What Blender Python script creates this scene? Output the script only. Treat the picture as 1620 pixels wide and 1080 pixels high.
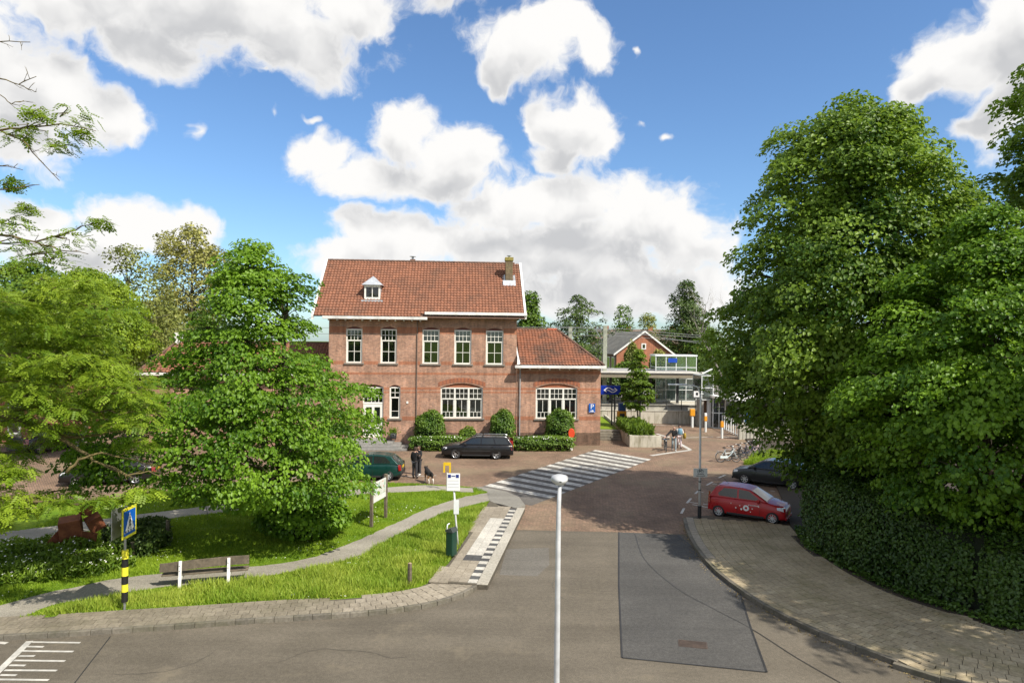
import bpy, bmesh, math, random
import numpy as np
from mathutils import Vector, Matrix
R = math.radians
random.seed(7); rng = np.random.default_rng(7)
for o in list(bpy.data.objects): bpy.data.objects.remove(o)
SC = bpy.context.scene
COL = SC.collection

# ---------------------------------------------------------------- camera
CAM_H = 7.7; FPX = 1080.0; ROLL = 0.0105
cam = bpy.data.cameras.new('camera'); cam_o = bpy.data.objects.new('camera', cam); COL.objects.link(cam_o)
cam.sensor_width = 36; cam.lens = 24.0; cam.clip_start = 0.1; cam.clip_end = 6000
cam_o.location = (0, 0, CAM_H); cam_o.rotation_mode = 'QUATERNION'
cam_o.rotation_quaternion = (Matrix.Rotation(R(90), 3, 'X') @ Matrix.Rotation(ROLL, 3, 'Z')).to_quaternion()
SC.camera = cam_o

# ---------------------------------------------------------------- light, sky, exposure
SUN_DIR = Vector((1.83, -1.54, 2.56)).normalized()            # towards the sun
SUN_EL = math.asin(SUN_DIR.z); SUN_AZ = math.atan2(SUN_DIR.x, SUN_DIR.y)
sun = bpy.data.lights.new('sun', 'SUN'); sun.energy = 3.3; sun.angle = R(0.6); sun.color = (1.0, 0.93, 0.82)
sun_o = bpy.data.objects.new('sun', sun); COL.objects.link(sun_o)
sun_o.rotation_euler = SUN_DIR.to_track_quat('Z', 'Y').to_euler(); sun_o.location = (20, -20, 40)
SC.view_settings.view_transform = 'Standard'; SC.view_settings.look = 'None'
SC.view_settings.gamma = 1.0; SC.view_settings.use_curve_mapping = False
SC.view_settings.exposure = 1.0
SC.cycles.use_denoising = True
SC.cycles.max_bounces = 6; SC.cycles.diffuse_bounces = 4; SC.cycles.glossy_bounces = 3
SC.cycles.transparent_max_bounces = 12; SC.cycles.transmission_bounces = 4
SC.cycles.caustics_reflective = False; SC.cycles.caustics_refractive = False
SC.cycles.sample_clamp_indirect = 6

def unroll(px, py):
    dx, dy = px - 810.0, py - 540.0
    return dx + ROLL * dy, dy - ROLL * dx
def G(px, py, z=0.0):
    "photo pixel of a point known to lie at height z -> place (x, y) on the ground"
    u, v = unroll(px, py); Y = FPX * (CAM_H - z) / v
    return Vector((u * Y / FPX, Y, z))
def P(px, py, Y):
    "photo pixel of a point at a known distance -> place"
    u, v = unroll(px, py); return Vector((u * Y / FPX, Y, CAM_H - v * Y / FPX))

def make_world():
    w = bpy.data.worlds.new('World'); SC.world = w; w.use_nodes = True
    nt = w.node_tree; nt.nodes.clear(); N = nt.nodes; L = nt.links
    def math_(t, op, a, b=None, c=None, clamp=False):
        n = t.nodes.new('ShaderNodeMath'); n.operation = op; n.use_clamp = clamp
        for i, x in enumerate((a, b, c)):
            if x is None: continue
            if isinstance(x, (int, float)): n.inputs[i].default_value = x
            else: t.links.new(x, n.inputs[i])
        return n.outputs[0]
    def vmath(t, op, a, b=None):
        n = t.nodes.new('ShaderNodeVectorMath'); n.operation = op
        for i, x in enumerate((a, b)):
            if x is None: continue
            if isinstance(x, (tuple, list)): n.inputs[i].default_value = x
            else: t.links.new(x, n.inputs[i])
        return n.outputs['Value'] if op in ('LENGTH', 'DOT_PRODUCT') else n.outputs['Vector']
    def smooth(t, x, lo, hi, a=0.0, b=1.0):
        n = t.nodes.new('ShaderNodeMapRange'); n.interpolation_type = 'SMOOTHSTEP'
        n.inputs['From Min'].default_value = lo; n.inputs['From Max'].default_value = hi
        n.inputs['To Min'].default_value = a; n.inputs['To Max'].default_value = b
        t.links.new(x, n.inputs['Value']); return n.outputs[0]
    # cumulus banks: centre and half-size, as azimuth / elevation
    B = [(330,0,330,95),(480,75,115,55),(230,62,120,50),(110,-10,150,60),(560,10,90,60),
         (50,130,135,95),(165,178,95,55),(30,220,110,60),(100,100,60,40),
         (40,345,95,45),(200,362,110,50),(295,362,70,42),(110,390,140,50),
         (309,208,15,22),(430,178,13,15),(492,180,18,9),(412,121,12,7),(590,72,20,18),
         (505,238,58,42),(640,210,70,58),(600,282,120,38),(725,248,85,62),(690,285,110,42),
         (905,200,80,66),(862,190,42,44),(958,212,36,38),(1015,192,20,10),(1050,217,16,8),(880,250,50,30),
         (830,75,92,58),(930,68,58,45),(788,112,50,26),(885,38,70,42),(1010,78,7,14),
         (890,320,150,56),(1000,345,140,75),(790,335,95,45),(870,400,260,75),(1080,385,90,70),(980,460,260,60),
         (620,378,95,52),(545,408,90,32),(690,385,60,36),(755,400,60,40),
         (1515,105,105,60),(1605,120,90,110),(1590,25,75,55),(1470,140,60,34),(1550,188,55,25),
         (1650,50,120,120),(-60,60,120,140),(700,-60,120,60)]
    def noise(t, vec, scale, detail, rough):
        n = t.nodes.new('ShaderNodeTexNoise'); n.inputs['Scale'].default_value = scale
        n.inputs['Detail'].default_value = detail; n.inputs['Roughness'].default_value = rough
        t.links.new(vec, n.inputs['Vector']); return n
    def blobs(pw, lst, k):
        acc = None
        for (cx, cy, rx, ry) in lst:
            u, v = unroll(cx, cy)
            az = math.atan2(u, FPX); el = math.atan2(-v, math.hypot(u, FPX))
            ca = math.cos(az); sx = 1 / (rx / FPX * ca * ca * 1.12); sy = 1 / (ry / FPX * ca * 1.12)
            n = N.new('ShaderNodeVectorMath'); n.operation = 'MULTIPLY_ADD'; L.new(pw, n.inputs[0])
            n.inputs[1].default_value = (sx, sy, 0); n.inputs[2].default_value = (-az * sx, -el * sy, 0)
            q = vmath(nt, 'LENGTH', n.outputs[0])
            if rx * ry < 900: q = math_(nt, 'MULTIPLY_ADD', q, 0.55, 0.64)
            acc = q if acc is None else math_(nt, 'SMOOTH_MIN', acc, q, k)
        return math_(nt, 'SUBTRACT', 1.0, acc)
    tc = N.new('ShaderNodeTexCoord'); sp = N.new('ShaderNodeSeparateXYZ'); L.new(tc.outputs['Generated'], sp.inputs[0])
    az = math_(nt, 'ARCTAN2', sp.outputs[0], sp.outputs[1]); el = math_(nt, 'ARCSINE', sp.outputs[2])
    cb = N.new('ShaderNodeCombineXYZ'); L.new(az, cb.inputs[0]); L.new(el, cb.inputs[1]); p = cb.outputs[0]
    wn = noise(nt, p, 9.0, 4, 0.55)
    warp = vmath(nt, 'MULTIPLY', vmath(nt, 'SUBTRACT', wn.outputs['Color'], (.5, .5, .5)), (.10, .075, 0))
    pw = vmath(nt, 'ADD', p, warp)
    # the rest of the sky, outside the view: broken cumulus, made denser for white fill light
    bn = noise(nt, p, 2.6, 3, 0.5)
    base = math_(nt, 'MULTIPLY', math_(nt, 'SUBTRACT', bn.outputs['Fac'], 0.41), 4.0)
    outm = math_(nt, 'MAXIMUM', smooth(nt, math_(nt, 'ABSOLUTE', az), 0.68, 0.9), smooth(nt, el, 0.5, 0.65))
    base = math_(nt, 'SUBTRACT', base, math_(nt, 'MULTIPLY', math_(nt, 'SUBTRACT', 1.0, outm), 4.0))
    fn = noise(nt, pw, 19.0, 8, 0.6)
    acc = math_(nt, 'MAXIMUM', blobs(pw, B, 0.12), base)
    d1 = math_(nt, 'ADD', acc, math_(nt, 'MULTIPLY', math_(nt, 'SUBTRACT', fn.outputs['Fac'], 0.54), 1.25))
    pu = vmath(nt, 'ADD', pw, (0.012, 0.050, 0))
    fn2 = noise(nt, pu, 16.0, 3, 0.5)
    acc2 = math_(nt, 'MAXIMUM', blobs(pu, [b for b in B if b[2] * b[3] > 3000], 0.2), base)
    d2 = math_(nt, 'ADD', acc2, math_(nt, 'MULTIPLY', math_(nt, 'SUBTRACT', fn2.outputs['Fac'], 0.53), 1.3))
    alpha = smooth(nt, d1, 0.0, 0.40)
    alpha = math_(nt, 'MULTIPLY', alpha, smooth(nt, el, 0.0, 0.05))
    shade = math_(nt, 'MULTIPLY', smooth(nt, d2, 0.05, 0.9), smooth(nt, d1, 0.12, 0.65))
    sky = N.new('ShaderNodeTexSky'); sky.sky_type = 'NISHITA'; sky.sun_disc = False
    sky.sun_elevation = SUN_EL; sky.sun_rotation = SUN_AZ
    sky.altitude = 0; sky.air_density = 1.0; sky.dust_density = 0.6; sky.ozone_density = 2.0
    w.cycles.sampling_method = 'MANUAL'; w.cycles.sample_map_resolution = 256
    mixc = N.new('ShaderNodeMix'); mixc.data_type = 'RGBA'
    mixc.inputs['A'].default_value = (4.35, 4.3, 4.22, 1); mixc.inputs['B'].default_value = (2.65, 2.68, 2.75, 1)
    L.new(shade, mixc.inputs['Factor'])
    mix = N.new('ShaderNodeMix'); mix.data_type = 'RGBA'
    grade = N.new('ShaderNodeMix'); grade.data_type = 'RGBA'; grade.blend_type = 'MULTIPLY'; grade.inputs['Factor'].default_value = 1.0
    grade.inputs['B'].default_value = (.50, .63, .75, 1); L.new(sky.outputs[0], grade.inputs['A'])
    L.new(alpha, mix.inputs['Factor']); L.new(grade.outputs['Result'], mix.inputs['A']); L.new(mixc.outputs['Result'], mix.inputs['B'])
    bg = N.new('ShaderNodeBackground'); bg.inputs['Strength'].default_value = 0.115
    L.new(mix.outputs['Result'], bg.inputs['Color'])
    out = N.new('ShaderNodeOutputWorld'); L.new(bg.outputs[0], out.inputs['Surface'])
make_world()
# ---------------------------------------------------------------- helpers
def tag(o, label=None, cat=None, group=None, kind=None):
    if label: o['label'] = label
    if cat: o['category'] = cat
    if group: o['group'] = group
    if kind: o['kind'] = kind
    return o
def empty(name, loc=(0, 0, 0), rz=0.0, label=None, cat=None, group=None):
    o = bpy.data.objects.new(name, None); COL.objects.link(o)
    o.location = loc; o.rotation_euler = (0, 0, rz); o.empty_display_size = 0.2
    return tag(o, label, cat, group)
def link(name, me, mat=None, parent=None, smooth=False, bevel=0.0, loc=None, rot=None):
    o = bpy.data.objects.new(name, me); COL.objects.link(o)
    if mat is not None and len(me.materials) == 0:
        me.materials.append(mat)
    if parent: o.parent = parent
    if loc is not None: o.location = loc
    if rot is not None: o.rotation_euler = rot
    if smooth:
        me.polygons.foreach_set('use_smooth', [True] * len(me.polygons))
    if bevel:
        b = o.modifiers.new('bevel', 'BEVEL'); b.width = bevel; b.segments = 2; b.limit_method = 'ANGLE'; b.angle_limit = R(40)
    return o
class MB:
    "collects shapes of ONE part"
    def __init__(s): s.v = []; s.f = []
    def add(s, vs, fs):
        k = len(s.v); s.v += [tuple(p) for p in vs]; s.f += [tuple(i + k for i in f) for f in fs]; return s
    def box(s, a, b, M=None):
        (x0, y0, z0), (x1, y1, z1) = a, b
        vs = [Vector(p) for p in ((x0,y0,z0),(x1,y0,z0),(x1,y1,z0),(x0,y1,z0),(x0,y0,z1),(x1,y0,z1),(x1,y1,z1),(x0,y1,z1))]
        if M is not None: vs = [M @ p for p in vs]
        return s.add(vs, [(0,3,2,1),(4,5,6,7),(0,1,5,4),(1,2,6,5),(2,3,7,6),(3,0,4,7)])
    def quad(s, *p): return s.add(p, [tuple(range(len(p)))])
    def tube(s, pts, rad, n=8, cap=True):
        pts = [Vector(p) for p in pts]; m = len(pts)
        rad = [rad] * m if isinstance(rad, (int, float)) else rad
        up = None; rings = []
        for i, p in enumerate(pts):
            d = (pts[min(i + 1, m - 1)] - pts[max(i - 1, 0)])
            d = d.normalized() if d.length > 1e-9 else Vector((0, 0, 1))
            if up is None: up = Vector((1, 0, 0)) if abs(d.x) < .8 else Vector((0, 1, 0))
            a = up - d * up.dot(d)
            if a.length < 1e-6: a = d.orthogonal()
            a.normalize(); up = a; b = d.cross(a)
            rings.append([p + (a * math.cos(2*math.pi*k/n) + b * math.sin(2*math.pi*k/n)) * rad[i] for k in range(n)])
        vs = [q for r in rings for q in r]; fs = []
        for i in range(m - 1):
            for k in range(n):
                fs.append((i*n+k, i*n+(k+1) % n, (i+1)*n+(k+1) % n, (i+1)*n+k))
        if cap: fs += [tuple(range(n))[::-1], tuple((m-1)*n+k for k in range(n))]
        return s.add(vs, fs)
    def lathe(s, prof, n=24, axis='z', c=(0, 0, 0)):
        vs = []
        for (r, h) in prof:
            for k in range(n):
                t = 2*math.pi*k/n; x, y = r*math.cos(t), r*math.sin(t)
                q = {'z': (x, y, h), 'y': (x, h, y), 'x': (h, x, y)}[axis]
                vs.append((q[0]+c[0], q[1]+c[1], q[2]+c[2]))
        fs = [(i*n+k, i*n+(k+1) % n, (i+1)*n+(k+1) % n, (i+1)*n+k) for i in range(len(prof)-1) for k in range(n)]
        return s.add(vs, fs)
    def prism(s, poly, z0, z1, M=None):
        "poly: list of (x,y); extruded along z"
        n = len(poly)
        vs = [Vector((x, y, z0)) for x, y in poly] + [Vector((x, y, z1)) for x, y in poly]
        if M is not None: vs = [M @ p for p in vs]
        return s.add(vs, [tuple(range(n))[::-1], tuple(range(n, 2*n))] + [(i, (i+1) % n, n+(i+1) % n, n+i) for i in range(n)])
    def mesh(s, name='m'):
        me = bpy.data.meshes.new(name); me.from_pydata(s.v, [], s.f); me.validate(); me.update()
        bm = bmesh.new(); bm.from_mesh(me); bmesh.ops.recalc_face_normals(bm, faces=bm.faces); bm.to_mesh(me); bm.free()
        return me
    def build(s, name, mat, parent=None, smooth=False, bevel=0.0, loc=None, rot=None):
        return link(name, s.mesh(name), mat, parent, smooth, bevel, loc, rot)
def np_mesh(name, V, F, tint=None, smooth=False):
    "V (n,3), F (m,k) all faces with k corners; tint: per-face value"
    me = bpy.data.meshes.new(name); n, m, k = len(V), len(F), F.shape[1]
    me.vertices.add(n); me.vertices.foreach_set('co', np.ascontiguousarray(V, dtype=np.float32).ravel())
    me.loops.add(m*k); me.loops.foreach_set('vertex_index', np.ascontiguousarray(F, dtype=np.int32).ravel())
    me.polygons.add(m); me.polygons.foreach_set('loop_start', np.arange(0, m*k, k, dtype=np.int32))
    me.polygons.foreach_set('loop_total', np.full(m, k, dtype=np.int32))
    if smooth: me.polygons.foreach_set('use_smooth', np.ones(m, dtype=bool))
    if tint is not None:
        a = me.attributes.new('tint', 'FLOAT', 'FACE'); a.data.foreach_set('value', np.ascontiguousarray(tint, dtype=np.float32))
    me.update(calc_edges=True); return me
def catmull(pts, step=0.25):
    pts = [Vector(p[:2]) for p in pts]; out = []
    P_ = [pts[0]*2-pts[1]] + pts + [pts[-1]*2-pts[-2]]
    for i in range(1, len(P_)-2):
        a, b, c, d = P_[i-1:i+3]; n = max(1, int((c-b).length/step))
        for k in range(n):
            t = k/n
            out.append(0.5*((2*b)+(c-a)*t+(2*a-5*b+4*c-d)*t*t+(3*b-a-3*c+d)*t**3))
    out.append(pts[-1]); return out
def sheet(name, pts, z, mat, thick=0.0, parent=None):
    bm = bmesh.new(); vs = [bm.verts.new((p[0], p[1], z)) for p in pts]
    f = bm.faces.new(vs); f.normal_update()
    if f.normal.z < 0: f.normal_flip()
    if thick:
        r = bmesh.ops.extrude_face_region(bm, geom=[f])
        for e in r['geom']:
            if isinstance(e, bmesh.types.BMVert): e.co.z -= 0
        for v in vs: v.co.z -= thick
        bmesh.ops.recalc_face_normals(bm, faces=bm.faces)
    bmesh.ops.triangulate(bm, faces=[x for x in bm.faces if len(x.verts) > 4])
    me = bpy.data.meshes.new(name); bm.to_mesh(me); bm.free()
    return link(name, me, mat, parent)
def in_poly(x, y, poly):
    x = np.asarray(x, float); y = np.asarray(y, float); c = np.zeros(x.shape, bool); n = len(poly)
    for i in range(n):
        x1, y1 = poly[i][0], poly[i][1]; x2, y2 = poly[i-1][0], poly[i-1][1]
        if y1 == y2: continue
        c ^= ((y1 > y) != (y2 > y)) & (x < (x2-x1)*(y-y1)/(y2-y1)+x1)
    return c
def copy_tree(o, parent=None, loc=None, rz=None, label=None):
    c = o.copy(); COL.objects.link(c); c.parent = parent
    if loc is not None: c.location = loc
    if rz is not None: c.rotation_euler = (0, 0, rz)
    if label: c['label'] = label
    for ch in list(o.children): copy_tree(ch, c)
    return c
def offset_line(pl, d):
    "polyline (2D Vectors) moved d to its left"
    out = []
    for i, p in enumerate(pl):
        t = (pl[min(i+1, len(pl)-1)] - pl[max(i-1, 0)]).normalized(); out.append(p + Vector((-t.y, t.x))*d)
    return out
def along(pl, step, start=0.0):
    "points and headings at even distances along a polyline"
    res = []; want = start; acc = 0.0
    for a, b in zip(pl[:-1], pl[1:]):
        l = (b-a).length
        while l > 0 and want <= acc + l:
            res.append((a + (b-a)*((want-acc)/l), math.atan2(b.y-a.y, b.x-a.x))); want += step
        acc += l
    return res

# ---------------------------------------------------------------- materials
MATS = {}
class Nt:
    def __init__(s, name):
        s.m = bpy.data.materials.new(name); s.m.use_nodes = True; s.t = s.m.node_tree; s.t.nodes.clear()
        s.out = s.t.nodes.new('ShaderNodeOutputMaterial'); MATS[name] = s.m
    def n(s, typ, **kw):
        x = s.t.nodes.new(typ)
        for k, v in kw.items(): setattr(x, k, v)
        return x
    def l(s, a, b): s.t.links.new(a, b)
    def val(s, sock, v):
        if isinstance(v, (int, float)): sock.default_value = v
        elif isinstance(v, (tuple, list)): sock.default_value = (*v, 1) if len(v) == 3 and sock.type == 'RGBA' else v
        else: s.l(v, sock)
    def coord(s, kind='Object', scale=(1, 1, 1), rot=(0, 0, 0)):
        tc = s.n('ShaderNodeTexCoord'); mp = s.n('ShaderNodeMapping')
        mp.inputs['Scale'].default_value = scale; mp.inputs['Rotation'].default_value = rot
        s.l(tc.outputs[kind], mp.inputs['Vector']); return mp.outputs[0]
    def noise(s, vec, scale, detail=4, rough=.55):
        x = s.n('ShaderNodeTexNoise'); x.inputs['Scale'].default_value = scale; x.inputs['Detail'].default_value = detail
        x.inputs['Roughness'].default_value = rough; s.l(vec, x.inputs['Vector']); return x.outputs['Fac']
    def ramp(s, f, lo, hi, a=0.0, b=1.0):
        x = s.n('ShaderNodeMapRange'); x.interpolation_type = 'SMOOTHSTEP'
        x.inputs['From Min'].default_value = lo; x.inputs['From Max'].default_value = hi
        x.inputs['To Min'].default_value = a; x.inputs['To Max'].default_value = b; s.l(f, x.inputs['Value']); return x.outputs[0]
    def mix(s, f, a, b, mode='MIX'):
        x = s.n('ShaderNodeMix', data_type='RGBA', blend_type=mode)
        s.val(x.inputs['Factor'], f); s.val(x.inputs['A'], a); s.val(x.inputs['B'], b); return x.outputs['Result']
    def math(s, op, a, b=0.0):
        x = s.n('ShaderNodeMath', operation=op); s.val(x.inputs[0], a); s.val(x.inputs[1], b); return x.outputs[0]
    def hsv(s, col, h=0.5, sat=1.0, v=1.0):
        x = s.n('ShaderNodeHueSaturation'); s.val(x.inputs['Color'], col); s.val(x.inputs['Hue'], h)
        s.val(x.inputs['Saturation'], sat); s.val(x.inputs['Value'], v); return x.outputs[0]
    def bump(s, h, dist=.01, strength=.5):
        x = s.n('ShaderNodeBump'); x.inputs['Distance'].default_value = dist; x.inputs['Strength'].default_value = strength
        s.l(h, x.inputs['Height']); return x.outputs[0]
    def pbr(s, col, rough=.6, metal=0.0, normal=None, spec=.5, coat=0.0, emit=None):
        b = s.n('ShaderNodeBsdfPrincipled'); s.val(b.inputs['Base Color'], col); s.val(b.inputs['Roughness'], rough)
        b.inputs['Metallic'].default_value = metal; b.inputs['Specular IOR Level'].default_value = spec
        b.inputs['Coat Weight'].default_value = coat; b.inputs['Coat Roughness'].default_value = .05
        if normal is not None: s.l(normal, b.inputs['Normal'])
        return b.outputs[0]
    def done(s, sh): s.l(sh, s.out.inputs['Surface']); return s.m
def plain(name, col, rough=.5, var=.18, scale=6.0, metal=0.0, coat=0.0, bump=0.0, spec=.5):
    if name in MATS: return MATS[name]
    t = Nt(name); c = t.coord()
    f = t.noise(c, scale, 5, .6); f2 = t.noise(c, scale*.17, 3)
    k = t.math('MULTIPLY', t.ramp(f, .3, .7, 1-var, 1+var*.6), t.ramp(f2, .3, .7, 1-var*.7, 1+var*.4))
    col = t.hsv(col, v=k)
    rr = t.ramp(f, .3, .7, max(.02, rough-.08), min(1, rough+.08))
    nb = t.bump(t.noise(c, scale*6, 3), .01, bump) if bump else None
    return t.done(t.pbr(col, rr, metal, nb, spec, coat))
def leaf_mat(name, dark, light, trans=.35, rough=.45, tcol=None):
    t = Nt(name)
    a = t.n('ShaderNodeAttribute', attribute_name='tint'); f = a.outputs['Fac']
    big = t.noise(t.coord(), .55, 2)
    f = t.math('ADD', f, t.ramp(big, .3, .7, -.22, .22))
    col = t.mix(f, dark, light)
    b = t.pbr(col, rough, spec=.35)
    tr = t.n('ShaderNodeBsdfTranslucent'); t.l(t.mix(.5, col, tcol or light), tr.inputs['Color'])
    mx = t.n('ShaderNodeMixShader'); mx.inputs[0].default_value = trans; t.l(b, mx.inputs[1]); t.l(tr.outputs[0], mx.inputs[2])
    return t.done(mx.outputs[0])
def brick_mat(name, c1, c2, mortar, plane='xz', course=.065, length=.22, var=.25, dirt=None, gap=.008):
    t = Nt(name)
    rot = {'xz': (R(-90), 0, 0), 'yz': (R(-90), 0, R(-90)), 'xy': (0, 0, 0)}[plane]
    tc = t.n('ShaderNodeTexCoord'); sp = t.n('ShaderNodeSeparateXYZ'); t.l(tc.outputs['Object'], sp.inputs[0])
    cb = t.n('ShaderNodeCombineXYZ')
    a, b = {'xz': (0, 2), 'yz': (1, 2), 'xy': (0, 1)}[plane]
    t.l(sp.outputs[a], cb.inputs[0]); t.l(sp.outputs[b], cb.inputs[1]); v = cb.outputs[0]
    br = t.n('ShaderNodeTexBrick'); t.l(v, br.inputs['Vector']); br.inputs['Scale'].default_value = 1.0
    br.inputs['Brick Width'].default_value = length; br.inputs['Row Height'].default_value = course
    br.inputs['Mortar Size'].default_value = gap; br.inputs['Mortar Smooth'].default_value = .2
    br.inputs['Bias'].default_value = 0.0
    t.val(br.inputs['Color1'], c1); t.val(br.inputs['Color2'], c2); t.val(br.inputs['Mortar'], mortar)
    o = tc.outputs['Object']
    k = t.math('MULTIPLY', t.ramp(t.noise(o, .9, 6, .65), .25, .75, 1-var, 1+var), t.ramp(t.noise(o, 7, 3), .2, .8, 1-var*.6, 1+var*.6))
    col = t.hsv(br.outputs['Color'], v=k)
    mp = t.n('ShaderNodeMapping'); mp.inputs['Scale'].default_value = (2.2, 2.2, .22); t.l(o, mp.inputs['Vector'])
    col = t.hsv(col, v=t.ramp(t.noise(mp.outputs[0], 1.6, 5, .65), .3, .72, 1.1, .76))
    if dirt: col = t.mix(t.ramp(t.noise(o, .5, 5, .7), .5, .72, 0, .55), col, dirt)
    return t.done(t.pbr(col, .85, normal=t.bump(br.outputs['Fac'], -.006, .6), spec=.2))
def rand_mat(name, c1, c2, rough=.85, var=.2, scale=12, dirt=None, dirt_amt=.5):
    "colour drawn per object, for pieces that share a mesh"
    t = Nt(name); oi = t.n('ShaderNodeObjectInfo'); c = t.coord('Object')
    geo = t.n('ShaderNodeNewGeometry'); wp = geo.outputs['Position']
    col = t.mix(oi.outputs['Random'], c1, c2)
    k = t.math('MULTIPLY', t.ramp(t.noise(wp, scale, 5, .65), .3, .7, 1-var, 1+var), t.ramp(t.noise(wp, .6, 4), .3, .7, .86, 1.1))
    col = t.hsv(col, v=k)
    if dirt: col = t.mix(t.ramp(t.noise(wp, .8, 5, .7), .45, .7, 0, dirt_amt), col, dirt)
    return t.done(t.pbr(col, rough, normal=t.bump(t.noise(wp, 60, 3), .004, .5), spec=.25))
def tint_mat(name, c1, c2, rough=.7, dirt=None, dscale=.5, lo=.5, hi=.75, amt=.8, rel='POS'):
    "colour from the per-face attribute 'tint'"
    t = Nt(name); a = t.n('ShaderNodeAttribute', attribute_name='tint'); c = t.coord()
    col = t.mix(a.outputs['Fac'], c1, c2)
    col = t.hsv(col, v=t.ramp(t.noise(c, 9, 4), .3, .7, .82, 1.12))
    if dirt: col = t.mix(t.ramp(t.noise(c, dscale, 6, .7), lo, hi, 0, amt), col, dirt)
    return t.done(t.pbr(col, rough, spec=.3, normal=t.bump(t.noise(c, 40, 3), .004, .4)))
def glass_mat(name, tint=(.75, .85, .82), refl=.12, opacity=.15, body=(.02, .03, .03)):
    t = Nt(name)
    tr = t.n('ShaderNodeBsdfTransparent'); t.val(tr.inputs['Color'], tint)
    gl = t.n('ShaderNodeBsdfGlossy'); gl.inputs['Roughness'].default_value = .02; t.val(gl.inputs['Color'], (.95, .97, 1))
    df = t.n('ShaderNodeBsdfDiffuse'); t.val(df.inputs['Color'], body)
    m1 = t.n('ShaderNodeMixShader'); m1.inputs[0].default_value = opacity; t.l(tr.outputs[0], m1.inputs[1]); t.l(df.outputs[0], m1.inputs[2])
    fr = t.n('ShaderNodeFresnel'); fr.inputs['IOR'].default_value = 1.5
    f = t.math('ADD', fr.outputs[0], refl)
    m2 = t.n('ShaderNodeMixShader'); t.l(f, m2.inputs[0]); t.l(m1.outputs[0], m2.inputs[1]); t.l(gl.outputs[0], m2.inputs[2])
    return t.done(m2.outputs[0])
white_paint = plain('white_paint', (.80, .79, .75), .45, .06)
steel = plain('galvanised_steel', (.42, .44, .45), .38, .12, metal=.7)
dark_metal = plain('dark_metal', (.03, .032, .035), .45, .1)
rubber = plain('rubber', (.018, .018, .019), .8, .1)
concrete = plain('concrete', (.44, .42, .37), .85, .22, 3, bump=.4)
old_wood = plain('weathered_wood', (.15, .12, .085), .85, .35, 8, bump=.5)
# ---------------------------------------------------------------- ground materials
def asphalt_mat(name, base, light, var=.2, sand=None):
    t = Nt(name); c = t.coord()
    k = t.noise(c, .35, 5, .6); f = t.noise(c, 45, 3, .8); m = t.noise(c, 9, 5, .75); st = t.noise(t.coord('Object', (.12, 1, 1)), .9, 4, .6)
    col = t.mix(t.ramp(k, .35, .68), base, light)
    col = t.hsv(col, v=t.math('MULTIPLY', t.math('MULTIPLY', t.ramp(f, .25, .75, .55, 1.45), t.ramp(m, .3, .7, .84, 1.14)), t.ramp(st, .3, .7, .88, 1.1)))
    spots = t.noise(c, 2.3, 4, .6); col = t.hsv(col, v=t.ramp(spots, .64, .74, 1.0, .80))
    if sand: col = t.mix(t.ramp(t.noise(c, .55, 6, .72), .54, .72, 0, .6), col, sand)
    return t.done(t.pbr(col, .85, normal=t.bump(f, .006, .6), spec=.25))
asphalt = asphalt_mat('asphalt', (.112, .097, .074), (.142, .123, .095), sand=(.195, .165, .118))
asphalt_dark = asphalt_mat('asphalt_patch', (.070, .068, .064), (.09, .087, .081))
asphalt_grey = asphalt_mat('asphalt_patch_grey', (.132, .122, .104), (.15, .139, .12))
seam = plain('bitumen_seam', (.03, .029, .028), .6, .2)
marking = plain('road_marking', (.50, .485, .44), .7, .22, 5)
gravel = asphalt_mat('gravel_path', (.25, .23, .19), (.30, .278, .232))
soil = plain('soil', (.05, .037, .024), .95, .3, 6, bump=.6)
def turf_mat():
    t = Nt('turf'); c = t.coord()
    col = t.mix(t.ramp(t.noise(c, .6, 5, .6), .3, .7), (.10, .19, .010), (.20, .28, .022))
    col = t.hsv(col, v=t.ramp(t.noise(c, 30, 3), .2, .8, .6, 1.3))
    return t.done(t.pbr(col, .9, normal=t.bump(t.noise(c, 40, 3), .03, .8), spec=.15))
turf = turf_mat()
def clinker_mat():
    "small paving bricks laid in herringbone, seen at a slant"
    t = Nt('clinker_paving'); tc = t.n('ShaderNodeTexCoord')
    mp = t.n('ShaderNodeMapping'); mp.inputs['Rotation'].default_value = (0, 0, R(52)); t.l(tc.outputs['Object'], mp.inputs['Vector'])
    br = t.n('ShaderNodeTexBrick'); t.l(mp.outputs[0], br.inputs['Vector']); br.inputs['Scale'].default_value = 1
    br.inputs['Brick Width'].default_value = .21; br.inputs['Row Height'].default_value = .105; br.inputs['Mortar Size'].default_value = .008
    t.val(br.inputs['Color1'], (.265, .172, .118)); t.val(br.inputs['Color2'], (.185, .125, .088)); t.val(br.inputs['Mortar'], (.10, .085, .06))
    o = tc.outputs['Object']
    col = t.hsv(br.outputs['Color'], v=t.math('MULTIPLY', t.ramp(t.noise(o, .45, 6, .65), .3, .7, .78, 1.2), t.ramp(t.noise(o, 12, 3, .7), .2, .8, .72, 1.25)))
    col = t.mix(t.ramp(t.noise(o, .23, 5, .65), .46, .68, 0, .55), col, (.21, .175, .11))
    return t.done(t.pbr(col, .85, normal=t.bump(br.outputs['Fac'], -.006, .7), spec=.25))
clinker = clinker_mat()
tile_beige = rand_mat('tile_beige', (.26, .225, .172), (.315, .275, .215))
tile_grey = rand_mat('tile_grey', (.185, .16, .12), (.235, .205, .155), dirt=(.13, .12, .07), dirt_amt=.3)
tile_mossy = rand_mat('tile_mossy', (.33, .27, .175), (.42, .35, .235), dirt=(.17, .155, .065), dirt_amt=.5)
tile_white = rand_mat('tile_white', (.46, .44, .39), (.52, .495, .44))
tile_black = rand_mat('tile_black', (.075, .075, .075), (.10, .10, .098))
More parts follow.
